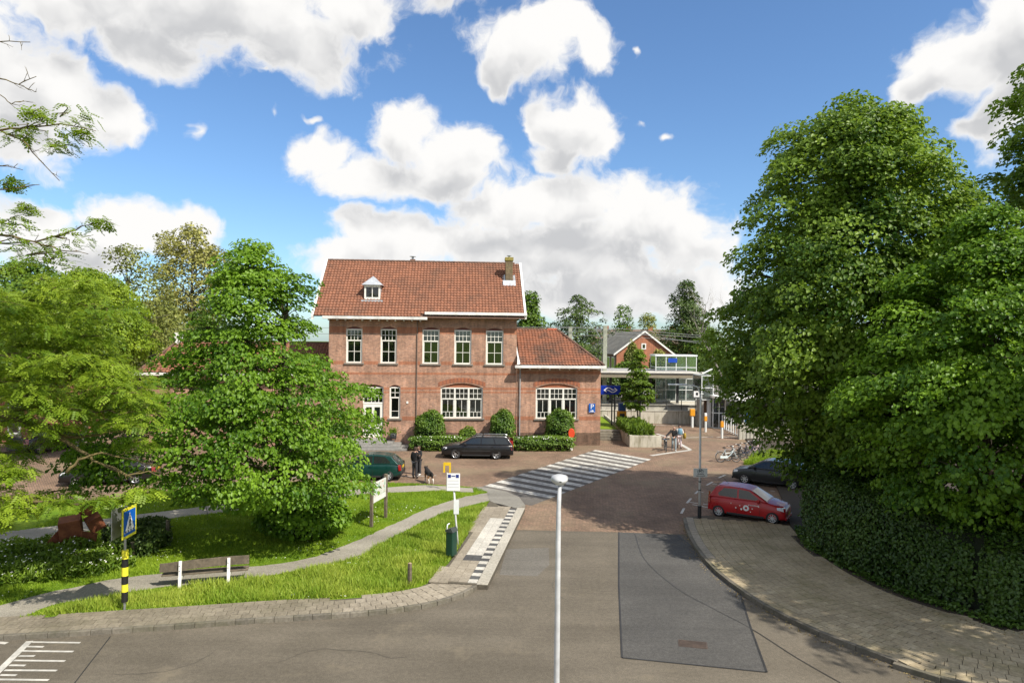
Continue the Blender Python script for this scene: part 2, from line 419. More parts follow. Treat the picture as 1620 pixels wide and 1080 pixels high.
kerb_mat = rand_mat('kerb_stone', (.13, .118, .095), (.19, .17, .135), dirt=(.08, .08, .04))
kerb_light = rand_mat('kerb_light', (.36, .335, .28), (.40, .375, .32))
joint = plain('joint_sand', (.10, .086, .062), .95, .3, 9)

# ---------------------------------------------------------------- ground, road, plaza
def disc(name, r, z, mat, cy=0):
    me = MB(); me.v = [(r*math.cos(2*math.pi*k/64), cy + r*math.sin(2*math.pi*k/64), z) for k in range(64)]; me.f = [tuple(range(64))]
    return link(name, me.mesh(), mat)
tag(disc('ground', 3000, -.06, turf), kind='structure')
tag(sheet('road', [(-70, -30), (70, -30), (70, 40), (-70, 40)], 0, asphalt), kind='structure')
tag(sheet('plaza', [(-60, 27.95), (G(832, 838).x, G(832, 838).y), (G(960, 841).x, G(960, 841).y), (G(1090, 845).x, G(1090, 845).y), (60, 27.3), (60, 67), (-60, 67)], .004, clinker), kind='structure')
def px_poly(lst, z=0.0): return [G(a, b, z) for a, b in lst]
def strip(name, a, b, w, z, mat, parent=None, n=1):
    a, b = Vector(a[:2]), Vector(b[:2]); t = (b-a).normalized(); q = Vector((-t.y, t.x))*w/2
    return sheet(name, [a-q, b-q, b+q, a+q], z, mat, parent=parent)
def band(name, pl, w, z, mat, parent=None):
    "flat ribbon along a polyline"
    l, r = offset_line(pl, w/2), offset_line(pl, -w/2); m = MB(); n = len(pl)
    m.v = [(p.x, p.y, z) for p in r] + [(p.x, p.y, z) for p in l]
    m.f = [(i, i+1, n+i+1, n+i) for i in range(n-1)]
    return m.build(name, mat, parent)
road = bpy.data.objects['road']; plaza = bpy.data.objects['plaza']
patch = px_poly([(979, 841.5), (1073, 846), (1110, 878), (1171, 939), (1188, 994), (1213, 1063), (984, 1040), (979, 925)])
sheet('asphalt_patch', patch, .008, asphalt_dark, parent=road)
for i in range(len(patch)):
    if i == 0: continue
    strip('seam', patch[i], patch[(i+1) % len(patch)], .055 if i < 5 else .045, .012, seam, parent=road)
sheet('asphalt_patch', px_poly([(801, 868), (868, 866), (869, 893), (850, 911), (790, 909)]), .004, asphalt_grey, parent=road)
arc = catmull([G(x, y) for x, y in ((1004, 844), (1020, 885), (1070, 930), (1127, 962), (1188, 994), (1260, 1040), (1330, 1080))], .3)
band('seam', arc, .025, .0125, seam, parent=road)
band('seam', catmull([G(175, 1006), G(118, 1080), G(60, 1160)], .4), .03, .004, seam, parent=road)
m = MB(); gc = G(1096, 1019); ux = (G(1118, 1012)-G(1084, 1007)).normalized(); 
dr = empty('drain_cover', (gc.x, gc.y, .009), R(-12), 'rusty slotted iron drain cover let into the dark asphalt patch', 'drain cover')
rust = plain('rusty_iron', (.075, .054, .043), .8, .3, 12)
MB().box((-.36, -.2, 0), (.36, .2, .006)).build('plate', rust, dr)
for k in range(8): MB().box((-.33, -.18+k*.048, .006), (.33, -.155+k*.048, .012)).build('bar', rust, dr)
for seed_, (x, y), hd_, L_ in ((1, (-5.5, 16.3), .2, 3.5), (2, (1.6, 20.5), 1.2, 2.0), (3, (-9, 15.6), -.1, 2.5)):
    rn = random.Random(seed_); p = Vector((x, y)); pl = [p.copy()]
    for _ in range(int(L_/.18)): hd_ += rn.gauss(0, .28); p = p + Vector((math.cos(hd_), math.sin(hd_)))*.18; pl.append(p.copy())
    band('crack', pl, .009, .0045, seam, parent=road)
# speed hump markings at the left
for (a, b, w) in (((47, 1013.6), (-30, 1088), .16), ((49, 1015), (127, 1016), .08), ((42, 1022), (69, 1022.5), .08), ((35, 1029), (116, 1030), .08), ((30, 1037), (55, 1037), .08),
               ((22, 1044), (103, 1045), .08), ((15, 1051.6), (40, 1052), .08), ((7, 1059.5), (90, 1060), .08), ((0, 1067), (26, 1067.4), .08), ((-8, 1074), (77, 1075), .08), ((-40, 1013), (11, 1017), .12)):
    strip('marking', G(*a), G(*b), w, .004 if w < .1 else .006, marking, parent=road)

# zebra crossing
A_, B_, C_, D_ = (G(757, 771.5), G(942, 711.5), G(1030, 726.5), G(862, 791.5))
zb = tag(sheet('zebra_crossing', [A_+(A_-B_)*.09, B_, C_, D_+(D_-C_)*.09], .008, rand_mat('zebra_dark', (.115, .108, .095), (.12, .11, .1), dirt=(.15, .13, .10))),
         'striped zebra crossing running over the brick paving to the station', 'crossing')
zw = plain('zebra_white', (.50, .485, .44), .75, .42, 5)
for i in range(13):
    f0, f1 = i/13, i/13 + .5/13
    lp = lambda p, q, f: p + (q-p)*f
    sheet('stripe', [lp(B_, A_, f0), lp(C_, D_, f0), lp(C_, D_, f1), lp(B_, A_, f1)], .012, zw, parent=zb)
for pl, w in ((((1030, 720.5), (1060, 716), (1092, 711.8)), .32), (((1073, 700), (1092, 711.3)), .3), (((1039, 686), (1055, 690.8)), .28), (((1083, 692.3), (1128, 690.8)), .14), (((1134, 691.5), (1171, 690)), .14), (((1030, 672.3), (1101, 673.3)), .2)):
    band('marking', catmull([G(*p) for p in pl], .5), w, .0085, marking, parent=plaza)
for a, b in (((1137, 755.5), (1147.4, 751)), ((1117.8, 767.4), (1127.4, 762)), ((1100, 780.7), (1104.6, 776.4)), ((1086.7, 795.5), (1093.3, 788)), ((1077.8, 811.9), (1082.2, 803.7))):
    strip('marking', G(*a), G(*b), .11, .0085, marking, parent=plaza)
for a, b in (((1127, 765.2), (1134, 766)), ((1120, 779.8), (1127, 780.5)), ((1108, 778), (1113, 778.6)), ((1090, 794), (1104.4, 796.3)), ((1095.5, 797.8), (1122, 803)), ((1112, 797), (1119, 798)), ((1218, 776), (1226, 777)), ((1232, 777.5), (1240, 778.5))):
    strip('marking', G(*a), G(*b), .09, .0125, marking, parent=plaza)
for a, b in (((598, 755), (690, 752)), ((560, 768), (650, 765)), ((430, 757), (520, 752)), ((300, 765), (345, 748)), ((352, 756), (395, 752))):
    strip('marking', G(*a), G(*b), .1, .0085, marking, parent=plaza)

# ---------------------------------------------------------------- left corner: lawn, paths, footway, bus platform
inner_px = [(0, 979), (100, 972), (200, 965), (400, 952), (540, 947), (640, 935), (690, 914), (716, 884), (745, 840), (775, 793)]
back_px = [(772, 778), (747, 771), (685, 766.5), (560, 762), (400, 764), (330, 769), (213, 784), (85, 796), (0, 806)]
inner = catmull([(-45, 14.2), (-25, 17.0)] + [G(*p, .1) for p in inner_px], .4)
back = catmull([G(*p, .1) for p in back_px] + [(-35, 32.5), (-45, 33)], .6)
LAWN = inner + back
lawn = tag(sheet('lawn', LAWN, .10, turf, .3), kind='structure')
low_top = [(-60, 972), (0, 958), (85, 935), (192, 914), (256, 907), (330, 902), (387, 897), (480, 885), (553, 860), (613, 833), (680, 803), (730, 787), (773, 779)]
low_bot = [(-60, 1000), (0, 983), (34, 976), (85, 956), (136, 948), (247, 930), (298, 925), (380, 918), (480, 900), (567, 880), (613, 855), (680, 820), (730, 803), (778, 791)]
up_top = [(-60, 852), (0, 842), (85, 832), (222, 813), (400, 792), (440, 787), (540, 776), (613, 771), (673, 767.5), (747, 772)]
up_bot = [(-60, 868), (0, 860), (90, 850), (222, 826), (400, 805), (480, 795), (560, 783), (640, 778), (700, 776.5), (748, 779)]
PATHS = []
def ragged(pl, amp=.05):
    return [p + Vector((random.uniform(-amp, amp), random.uniform(-amp, amp))) for p in pl]
for top, bot in ((low_top, low_bot), (up_top, up_bot)):
    a = ragged(catmull([G(*p, .1) for p in top], .25)); b = ragged(catmull([G(*p, .1) for p in bot], .25)); PATHS.append(a + b[::-1])
    tag(sheet('path', a + b[::-1], .106 if top is low_top else .110, gravel), kind='structure')
tag(sheet('path', px_poly([(742, 771), (762, 770), (800, 777), (821, 786), (831, 799), (817, 804), (790, 797), (775, 794), (770, 778)], .1), .114, asphalt_mat('stone_mortar', (.20, .19, .165), (.24, .23, .20)), .1), kind='structure')

kerbL = catmull([(-45, 12.1), (-25, 15.2)] + [G(x, y) for x, y in ((0, 1013), (160, 1003), (280, 995), (400, 986), (555, 976), (640, 967), (700, 955), (740, 940), (766, 923))], .2)
inner2 = [p for p in inner]
cut = [i for i, p in enumerate(inner) if (p - Vector(G(712, 890, .1)[:2])).length < .5][0]
pave = tag(sheet('footway', kerbL + [Vector(G(770, 918, .1)[:2])] + inner[:cut+1][::-1], .098, joint, .1), kind='structure')
FOOT = kerbL + inner[:cut+1][::-1]
stone = MB().box((-.143, -.143, -.02), (.143, .143, .0)).mesh('paver')
def pavers(parent, line, rows, poly, zt, matf, keep=300, size=.3, first=.12, jitter=.002):
    items = []
    for r in range(rows):
        ol = offset_line(line, first + size*(r+.5))
        for p, h in along(ol, size, (r % 2)*size/2): items.append((p, h, r))
    xs = np.array([i[0].x for i in items]); ys = np.array([i[0].y for i in items])
    ok = in_poly(xs, ys, poly); items = [it for it, k in zip(items, ok) if k]
    def seen(p): return p.y > 3 and abs(p.x/p.y) < .77 and p.y > 14.9
    items.sort(key=lambda it: (not seen(it[0]), it[0].length))
    me_by = {}
    rest = {}
    for q, (p, h, r) in enumerate(items):
        mt = matf(p, r); z = zt + random.uniform(-jitter, jitter)
        if q < keep:
            if mt.name not in me_by: me_by[mt.name] = stone.copy(); me_by[mt.name].materials.append(mt)
            link('paver', me_by[mt.name], None, parent, loc=(p.x, p.y, z), rot=(random.gauss(0, .006), random.gauss(0, .006), h))
        else:
            m = rest.setdefault(mt.name, (MB(), mt))[0]
            m.box((-.143, -.143, -.02), (.143, .143, 0), Matrix.Translation((p.x, p.y, z)) @ Matrix.Rotation(h, 4, 'Z'))
    for mb, mt in rest.values(): tag(mb.build('pavers', mt, parent), kind='stuff')
    return len(items)
lim = G(553, 960).x
pavers(pave, kerbL, 7, FOOT, .122, lambda p, r: tile_beige if p.x > lim else tile_grey)
def kerbs(parent, line, mat, length=.98, w=.12, h=.13):
    base = MB().box((-length/2, -.015, -.1), (length/2, w, h)).mesh('kerb_stone'); base.materials.append(mat)
    for p, a in along(line, length+.012, length/2):
        if not (p.y > 2 and abs(p.x/p.y) < .95): continue
        link('kerb_stone', base, None, parent, bevel=.012, loc=(p.x, p.y, random.uniform(-.003, .003)), rot=(0, 0, a))
kerbs(pave, kerbL, kerb_mat, .49)
# bus platform with the block marking
ZP = .17
E0 = G(771.5, 924, ZP); E1 = G(830.5, 803, ZP); ed = (E1-E0); LP = ed.length; ed.normalize(); en = Vector((-ed.y, ed.x, 0)); ang = math.atan2(ed.y, ed.x)
PLAT = [E0, E1, E1+en*1.0, Vector((*G(775, 793, .1)[:2], 0))] + [Vector((p.x, p.y, 0)) for p in inner[cut:][::-1]] + [E0+en*1.9]
plat = tag(sheet('bus_platform', PLAT, ZP-.022, joint, .2), kind='structure')
pl_xy = [(p.x, p.y) for p in PLAT]
bl = {}
def piece(mesh_key, size, mt, x, y, nm):
    if mesh_key not in bl:
        sx, sy = size; bl[mesh_key] = MB().box((-sx/2+.005, -sy/2+.005, -.03), (sx/2-.005, sy/2-.005, 0)).mesh(nm); bl[mesh_key].materials.append(mt)
    c = E0 + ed*x + en*y
    link(nm, bl[mesh_key], None, plat, loc=(c.x, c.y, ZP+random.uniform(-.0015, .0015)), rot=(0, 0, ang))
n_l = int(LP/.99)
for k in range(n_l+1):
    x = (k+.5)*LP/(n_l+1); kb = MB().box((-LP/(n_l+1)/2+.004, -.175, -.3), (LP/(n_l+1)/2-.004, .175, .0)).build('platform_edge', kerb_light, plat, bevel=.015)
    c = E0+ed*x+en*.18; kb.location = (c.x, c.y, ZP+.003); kb.rotation_euler = (0, 0, ang)
nb = int(LP/.3)
for k in range(nb): piece(('b', k % 2), (.3, .3), (tile_white, tile_black)[k % 2], .3*(k+.5)+.1, .36+.15, 'block_tile')
kd = int((G(744, 884, ZP)-E0).dot(ed)/.3)
kw = int((G(775, 818, ZP)-E0).dot(ed)/.3)
for r in range(5):
    for k in range(nb+1):
        x, y = .3*(k+.5)+.1 - (.15 if r > 1 and k % 1 == 0 else 0), .66+.15+.3*r; c = E0+ed*x+en*y
        if not in_poly([c.x], [c.y], pl_xy)[0]: continue
        mt = tile_beige
        if r < 2 and kd <= k < kd+2: mt = tile_black
        elif r < 2 and kd+2 <= k < kw: mt = tile_white
        piece(('t', mt.name), (.3, .3), mt, x, y, 'paver')
# ---------------------------------------------------------------- right footway
kerbR = catmull([G(x, y) for x, y in ((1081, 823), (1086, 842), (1101, 871), (1130, 905), (1170, 937), (1215, 966), (1290, 1003), (1400, 1046), (1500, 1082))] + [Vector((14.2, 13.4)), Vector((22, 11.2))], .2)
innerR = catmull([G(x, y, .1) for x, y in ((1252, 834), (1264, 860), (1300, 884), (1335, 903), (1420, 942), (1520, 974), (1620, 1001))] + [Vector((18.5, 18.6)), Vector((24, 17.5))], .4)
topR = [Vector(G(x, y, .1)[:2]) for x, y in ((1089, 817), (1107, 815.5), (1125, 815), (1150, 817.5), (1210, 825.5))]
RFOOT = kerbR + innerR[::-1] + topR[::-1]
paveR = tag(sheet('footway', RFOOT, .098, joint, .1), kind='structure')
pavers(paveR, kerbR, 22, RFOOT, .122, lambda p, r: tile_beige if r == 0 and p.y > 24 else tile_mossy, keep=300)
kerbs(paveR, kerbR, kerb_mat, .98)
bed = tag(sheet('planting_bed', innerR + [(30, 17), (40, 60), (20, 60), (16.5, 44), (13.2, 33)], .11, soil, .15), kind='structure')
# footway on our side of the road, just below the picture, where the front lamp stands
nearF = tag(sheet('footway', [(-45, 3.5), (11, 3.5), (11, 11.6), (-45, 11.6)], .11, tile_grey, .12), kind='structure')
kn = MB().box((-.49, -.06, -.1), (.49, .06, .125)).mesh('kerb_stone'); kn.materials.append(kerb_mat)
for k in range(56): link('kerb_stone', kn, None, nearF, loc=(-44.5+k, 11.67, 0))
# ---------------------------------------------------------------- the station house
brick = brick_mat('facade_brick', (.50, .265, .175), (.31, .175, .125), (.43, .345, .27), var=.28, dirt=(.27, .17, .12))
brick_red = brick_mat('facade_brick_red', (.43, .165, .085), (.36, .14, .08), (.35, .23, .16), var=.2)
brick_dark = brick_mat('plinth_brick', (.19, .105, .07), (.13, .078, .055), (.24, .20, .155), var=.35, dirt=(.08, .06, .04))
brick_side = brick_mat('side_brick', (.30, .15, .10), (.23, .12, .085), (.28, .22, .17), plane='yz', var=.25)
arch_red = plain('arch_panel_red', (.13, .028, .018), .55, .15)
arch_brick = plain('arch_panel_brick', (.36, .13, .065), .8, .2, 9)
frame_w = plain('window_frame_white', (.80, .785, .72), .4, .05)
gutter_w = plain('gutter_white', (.76, .75, .72), .5, .22, 2)
zinc = plain('zinc', (.50, .53, .57), .4, .14, 4, metal=.25)
stone_sill = plain('sill_stone', (.2, .185, .16), .8, .2)
tile_red = tint_mat('roof_tiles', (.295, .125, .072), (.185, .083, .052), dirt=(.085, .06, .045), dscale=.38, lo=.48, hi=.76, amt=.6)
tile_old = tint_mat('roof_tiles_weathered', (.30, .115, .062), (.175, .075, .046), dirt=(.055, .045, .036), dscale=.34, lo=.42, hi=.66, amt=.85)
ridge_mat = plain('ridge_tiles', (.15, .085, .06), .85, .35, 3)
glass = glass_mat('window_glass', (.75, .8, .76), .04, .25, (.012, .014, .012))
curtain = plain('net_curtain', (.55, .56, .55), .9, .1)
blind = plain('white_blind', (.66, .66, .63), .8, .08)
film = plain('frosted_film', (.50, .56, .60), .5, .06)
room_m = plain('room_wall', (.28, .27, .25), .9, .1)
YAW = R(4.5)
BO = Vector((0.42, 50.7, 0)); BT = Vector((math.cos(YAW), math.sin(YAW), 0)); BN = Vector((-math.sin(YAW), math.cos(YAW), 0))
def Fc(px, py, v=0.0):
    "photo pixel on the facade plane at depth v -> (u, z)"
    a, b = unroll(px, py); d = Vector((a/FPX, 1, -b/FPX)); o = Vector((0, 0, CAM_H))
    t = ((BO + BN*v) - o).dot(BN)/d.dot(BN); p = o + d*t
    return (p-BO).dot(BT), p.z
def wall_mesh(u0, u1, z0, z1, holes, v=0.0, depth=.16, axis='x'):
    "front wall with arched openings; holes: (ua, ub, za, zb, rise)"
    m = MB(); us = sorted({u0, u1, *[h[0] for h in holes], *[h[1] for h in holes]}); zs = sorted({z0, z1, *[h[2] for h in holes], *[h[3]+h[4] for h in holes]})
    for a, b in zip(us[:-1], us[1:]):
        for c, d in zip(zs[:-1], zs[1:]):
            mu, mz = (a+b)/2, (c+d)/2
            if any(h[0] < mu < h[1] and h[2] < mz < h[3]+h[4] for h in holes): continue
            m.quad((a, v, c), (b, v, c), (b, v, d), (a, v, d))
    for (a, b, c, d, r) in holes:
        n = 12; arc = [(a+(b-a)*k/n, d + r*(1-(2*k/n-1)**2)) for k in range(n+1)]
        for (x0_, y0_), (x1_, y1_) in zip(arc[:-1], arc[1:]):
            if r > 0: m.quad((x0_, v, y0_), (x1_, v, y1_), (x1_, v, d+r), (x0_, v, d+r))
            m.quad((x0_, v, y0_), (x1_, v, y1_), (x1_, v+depth, y1_), (x0_, v+depth, y0_))
        m.quad((a, v, c), (a, v+depth, c), (a, v+depth, d), (a, v, d)); m.quad((b, v, c), (b, v+depth, c), (b, v+depth, d), (b, v, d))
        m.quad((a, v, c), (b, v, c), (b, v+depth, c), (a, v+depth, c))
    return m
station = empty('station_house', BO, YAW, 'two-storey red brick station house with white windows and tiled roof', 'house')
def make_window(parent, a, b, c, d, rise, v, cols, split=.42, top_cols=4, top_rows=2, low_cols=2, low_rows=2, lights=1, panel=arch_red, sill=True, film_rows=0, blinds=False, back='dark'):
    "sash window set in an opening; parts go under a window object"
    w = empty('window', (0, 0, 0)); w.parent = parent
    yv = v + .09
    fr = MB(); T = .095
    fr.box((a, yv, c), (b, yv+.09, c+.10)); fr.box((a, yv, d-T), (b, yv+.09, d)); fr.box((a, yv, c+.1), (a+T, yv+.09, d-T)); fr.box((b-T, yv, c+.1), (b, yv+.09, d-T))
    zs = d - (d-c)*split; W = (b-a-2*T-(lights-1)*.13)/lights
    fr.box((a+T, yv-.01, zs-.045), (b-T, yv+.075, zs+.045))
    for k in range(1, lights):
        x = a+T+k*W+(k-1)*.13; fr.box((x, yv+.002, c+.1), (x+.13, yv+.085, zs-.045)); fr.box((x, yv+.002, zs+.045), (x+.13, yv+.085, d-T))
    bars = MB(); panes = []
    def grid(x0, x1, z0, z1, nc, nr, yy):
        e = .036; cw = (x1-x0)/nc; ch = (z1-z0)/nr
        for i in range(1, nc): bars.box((x0+i*cw-e/2, yy, z0), (x0+i*cw+e/2, yy+.045, z1))
        for j in range(1, nr):
            for i in range(nc): bars.box((x0+i*cw+(e/2 if i else 0), yy+.001, z0+j*ch-e/2), (x0+(i+1)*cw-(e/2 if i < nc-1 else 0), yy+.044, z0+j*ch+e/2))
        for i in range(nc):
            for j in range(nr): panes.append((x0+i*cw+.004, x0+(i+1)*cw-.004, z0+j*ch+.004, z0+(j+1)*ch-.004, yy+.02))
    for k in range(lights):
        x0 = a+T+k*(W+.13); x1 = x0+W
        grid(x0, x1, zs+.045, d-T, top_cols, top_rows, yv+.01)
        # lower sash with its own stiles
        s = .05; sb = MB; fr.box((x0, yv+.02, c+.1), (x0+s, yv+.07, zs-.045)); fr.box((x1-s, yv+.02, c+.1), (x1, yv+.07, zs-.045))
        if film_rows:
            zf = c+.1+(zs-.045-c-.1)*film_rows
            grid(x0+s, x1-s, zf, zs-.045, low_cols, low_rows, yv+.03)
            bars.box((x0+s, yv+.028, zf-.03), (x1-s, yv+.072, zf)); grid(x0+s, x1-s, c+.1, zf-.03, low_cols+(1 if low_cols > 1 and lights > 1 else 0), 1, yv+.03)
            MB().box((x0+s, yv+.075, c+.1), (x1-s, yv+.08, zf-.03)).build('window_film', film, w)
        else: grid(x0+s, x1-s, c+.1, zs-.045, low_cols, low_rows, yv+.03)
        if blinds:
            MB().box((x0, yv+.16, zs+.045+(d-zs)*.08), (x1, yv+.17, d-T)).build('blind', blind, w)
    fr.build('frame', frame_w, w, bevel=.006); bars.build('glazing_bars', frame_w, w)
    for (x0, x1, z0, z1, yy) in panes: MB().box((x0, yy, z0), (x1, yy+.004, z1)).build('pane', glass, w)
    if rise:
        n = 12; p = [(a, d)] + [(a+(b-a)*k/n, d+rise*(1-(2*k/n-1)**2)-.004) for k in range(1, n)] + [(b, d)]
        MM = Matrix(((1, 0, 0, 0), (0, 0, 1, 0), (0, 1, 0, 0), (0, 0, 0, 1)))
        MB().prism(p, yv+.01, yv+.05, MM).build('arch_panel', panel, w)
    if sill: MB().box((a-.12, v-.09, c-.11), (b+.12, v+.10, c-.004)).build('sill', stone_sill, w, bevel=.01)
    # room seen through the glass: lit side wall or curtain at one side
    if back != 'none':
        rb = MB(); D = 1.6
        rb.quad((a-.5, v+D, c-.6), (b+.5, v+D, c-.6), (b+.5, v+D, d+.3), (a-.5, v+D, d+.3))
        rb.quad((a-.5, v+.25, c-.6), (b+.5, v+.25, c-.6), (b+.5, v+D, c-.6), (a-.5, v+D, c-.6))
        rb.quad((a-.5, v+.25, d+.3), (b+.5, v+.25, d+.3), (b+.5, v+D, d+.3), (a-.5, v+D, d+.3))
        for x in (a-.5, b+.5): rb.quad((x, v+.25, c-.6), (x, v+D, c-.6), (x, v+D, d+.3), (x, v+.25, d+.3))
        rb.build('room', room_m, w)
        if back == 'curtain':
            cu = MB(); x0, x1 = a+.12, a+(b-a)*.5; n = 14
            pts = [(x0+(x1-x0)*k/n, v+.3+.03*math.sin(k*1.9)) for k in range(n+1)]
            for (p, q) in zip(pts[:-1], pts[1:]): cu.quad((p[0], p[1], c), (q[0], q[1], c), (q[0], q[1], d), (p[0], p[1], d))
            cu.build('curtain', plain('olive_curtain', (.30, .26, .16), .9, .2), w)
        if back == 'net':
            for x0, x1 in ((a+.1, a+(b-a)*.24), (b-(b-a)*.24, b-.1)):
                cu = MB(); n = 10; pts = [(x0+(x1-x0)*k/n, v+.3+.03*math.sin(k*2.1)) for k in range(n+1)]
                for (p, q) in zip(pts[:-1], pts[1:]): cu.quad((p[0], p[1], c), (q[0], q[1], c), (q[0], q[1], d), (p[0], p[1], d))
                cu.build('curtain', curtain, w)
    return w
def hole(px0, px1, ytop, ybot, yarch, v):
    a, d = Fc(px0, ytop, v); b, _ = Fc(px1, ytop, v); _, c = Fc((px0+px1)/2, ybot, v); _, d = Fc((px0+px1)/2, ytop, v); _, e = Fc((px0+px1)/2, yarch, v)
    return (a, b, c, d, max(0, e-d))
VL = -.28                                       # the left block stands a little forward
u_c = Fc(660, 540, 0)[0]; u_r = Fc(817.5, 540, 0)[0]; u_l = Fc(521, 470, VL)[0]; u_w = Fc(950, 640, -.05)[0]
z_eR = Fc(750, 500, -.1)[1]; z_eL = Fc(600, 503, VL-.1)[1]; z_wing = Fc(880, 583, -.15)[1]
hR = [hole(668.3, 695.6, 521.3, 575.3, 517.6, 0), hole(718.9, 746.1, 522, 576, 518.2, 0), hole(768.9, 796.7, 523, 576.5, 519, 0), hole(697, 764, 613, 661.5, 606, 0)]
hL = [hole(602, 628, 520.5, 574.5, 517, VL), hole(547.5, 573.5, 520, 574, 516.5, VL), hole(616.3, 633.6, 612, 661.5, 608.6, VL), hole(574, 607, 612, 692, 608, VL)]
hW = [hole(847.7, 913.6, 613.6, 662.4, 606.7, -.05)]
def wall_part(u0, u1, z1, holes, v, bands, name='wall'):
    wall_mesh(u0, u1, 0, z1, holes, v).build(name, brick, station)
    # redder courses laid into the wall, a touch proud
    for zb, zt in bands:
        segs = [(u0+.002, u1-.002)]
        for h in holes:
            if zb < h[3]+h[4] and zt > h[2]-.12:
                a, b = h[0]-.01, h[1]+.01
                if h[2]-.12 <= zt and zb < h[2]: a -= .13; b += .13
                segs = [s for x0, x1 in segs for s in ((x0, min(x1, a)), (max(x0, b), x1)) if s[1]-s[0] > .02]
        for x0, x1 in segs: MB().box((x0, v-.004, zb), (x1, v+.02, zt)).build('brick_band', brick_red, station)
    MB().box((u0+.003, v-.03, 0), (u1-.003, v+.02, .95)).build('plinth', brick_dark, station) if v > VL else None
zz = lambda py: Fc(735, py, 0)[1]
bandsU = [(zz(528.5), zz(518.5)), (zz(577.3), zz(572)), (zz(593), zz(589.5))]
bandsG = [(zz(616.5), zz(612.5)), (zz(621.5), zz(619)), (zz(664), zz(658))]
wall_part(u_c, u_r, z_eR+.25, hR, 0, bandsU+bandsG)
wall_part(u_l, u_c, z_eL+.35, hL, VL, bandsU+bandsG)
wall_part(u_r+.02, u_w, z_wing+.2, hW, -.05, bandsG+[(zz(590.5), zz(586))])
MB().quad((u_c, VL, 0), (u_c, 0, 0), (u_c, 0, z_eL+.3), (u_c, VL, z_eL+.3)).build('wall', brick_side, station)
kw = dict(cols=0)
make_window(station, *hR[0], 0, split=.34, back='curtain', **kw); make_window(station, *hR[1], 0, split=.34, blinds=True, **kw); make_window(station, *hR[2], 0, split=.34, **kw)
make_window(station, *hR[3], 0, split=.37, lights=3, top_cols=3, low_rows=1, film_rows=.3, panel=arch_brick, back='net', **kw)
make_window(station, *hL[0], VL, split=.34, back='curtain', **kw); make_window(station, *hL[1], VL, split=.34, **kw)
make_window(station, *hL[2], VL, split=.34, top_cols=2, low_cols=1, low_rows=1, film_rows=.32, **kw)
make_window(station, *hW[0], -.05, split=.36, lights=3, top_cols=3, low_rows=1, film_rows=.3, panel=arch_brick, blinds=True, back='net', **kw)
for h, v in ((hR[3], 0), (hW[0], -.05)):      # relieving arch of brick on edge over the wide windows
    m = MB(); n = 26; a, b, d, r = h[0]-.18, h[1]+.18, h[3]+.02, h[4]+.02
    for k in range(n):
        t0, t1 = k/n, (k+1)/n
        q = lambda t, e: (a+(b-a)*t, d + r*(1-(2*t-1)**2) + e)
        p0, p1, p2, p3 = q(t0, .03), q(t1, .03), q(t1, .36), q(t0, .36)
        MB().add([(p[0], v-.012, p[1]) for p in (p0, p1, p2, p3)]+[(p[0], v+.01, p[1]) for p in (p0, p1, p2, p3)], [(0, 1, 2, 3), (0, 1, 5, 4), (1, 2, 6, 5), (2, 3, 7, 6), (3, 0, 4, 7)]).build('arch_brick', arch_brick if k % 2 else plain('arch_brick_dark', (.27, .105, .06), .8, .2, 9), station)
# door with fanlight
a, b, c, d, r = hL[3]
make_window(station, a, b, d-(d-c)*.33, d, r, VL, split=.98, top_cols=5, low_cols=5, low_rows=2, sill=False, panel=arch_red, back='none', **kw)
door = MB().box((a+.02, VL+.1, .62), (b-.02, VL+.16, d-(d-c)*.33-.005)).build('door', frame_w, station, bevel=.01)
MB().box((a+.85, VL+.085, 1.6), (b-.25, VL+.1, d-(d-c)*.33-.25)).build('pane', glass, door); MB().box((a+.25, VL+.085, 1.6), (a+.65, VL+.1, d-(d-c)*.33-.25)).build('pane', glass, door)
MB().tube([(b-.14, VL+.1, 1.62), (b-.14, VL+.04, 1.62), (b-.26, VL+.04, 1.62)], .014).build('handle', steel, door)
MB().box((Fc(643, 636, VL)[0], VL-.05, Fc(643, 638, VL)[1]), (Fc(646, 636, VL)[0], VL, Fc(646, 634.5, VL)[1])).build('doorbell', white_paint, station)
# side and back walls
WD = 9.0                                         # depth of the house
MB().quad((u_r, 0, 0), (u_r, WD, 0), (u_r, WD, z_eR+.2), (u_r, 0, z_eR+.2)).build('wall', brick_side, station)
VR = 4.5
zr = Fc(700, 415.5, VR)[1]; ug0 = Fc(519, 412, VR)[0]; ug1 = Fc(821, 417.5, VR)[0]
MB().add([(u_r, .25, z_eR+.2), (u_r, WD, z_eR+.2), (u_r, VR, zr-.1)], [(0, 1, 2)]).build('gable', brick_side, station)
MB().add([(u_l, VL, 0), (u_l, WD, 0), (u_l, WD, z_eL+.35), (u_l, VR, zr-.1), (u_l, VL, z_eL+.35)], [(0, 1, 2, 3, 4)]).build('gable', brick_side, station)
MB().quad((u_l, WD, 0), (u_w, WD, 0), (u_w, WD, 5.6), (u_l, WD, z_eL)).build('wall', brick, station)
MB().quad((u_w, -.05, 0), (u_w, 6.5, 0), (u_w, 6.5, z_wing+.2), (u_w, -.05, z_wing+.2)).build('wall', brick_side, station)
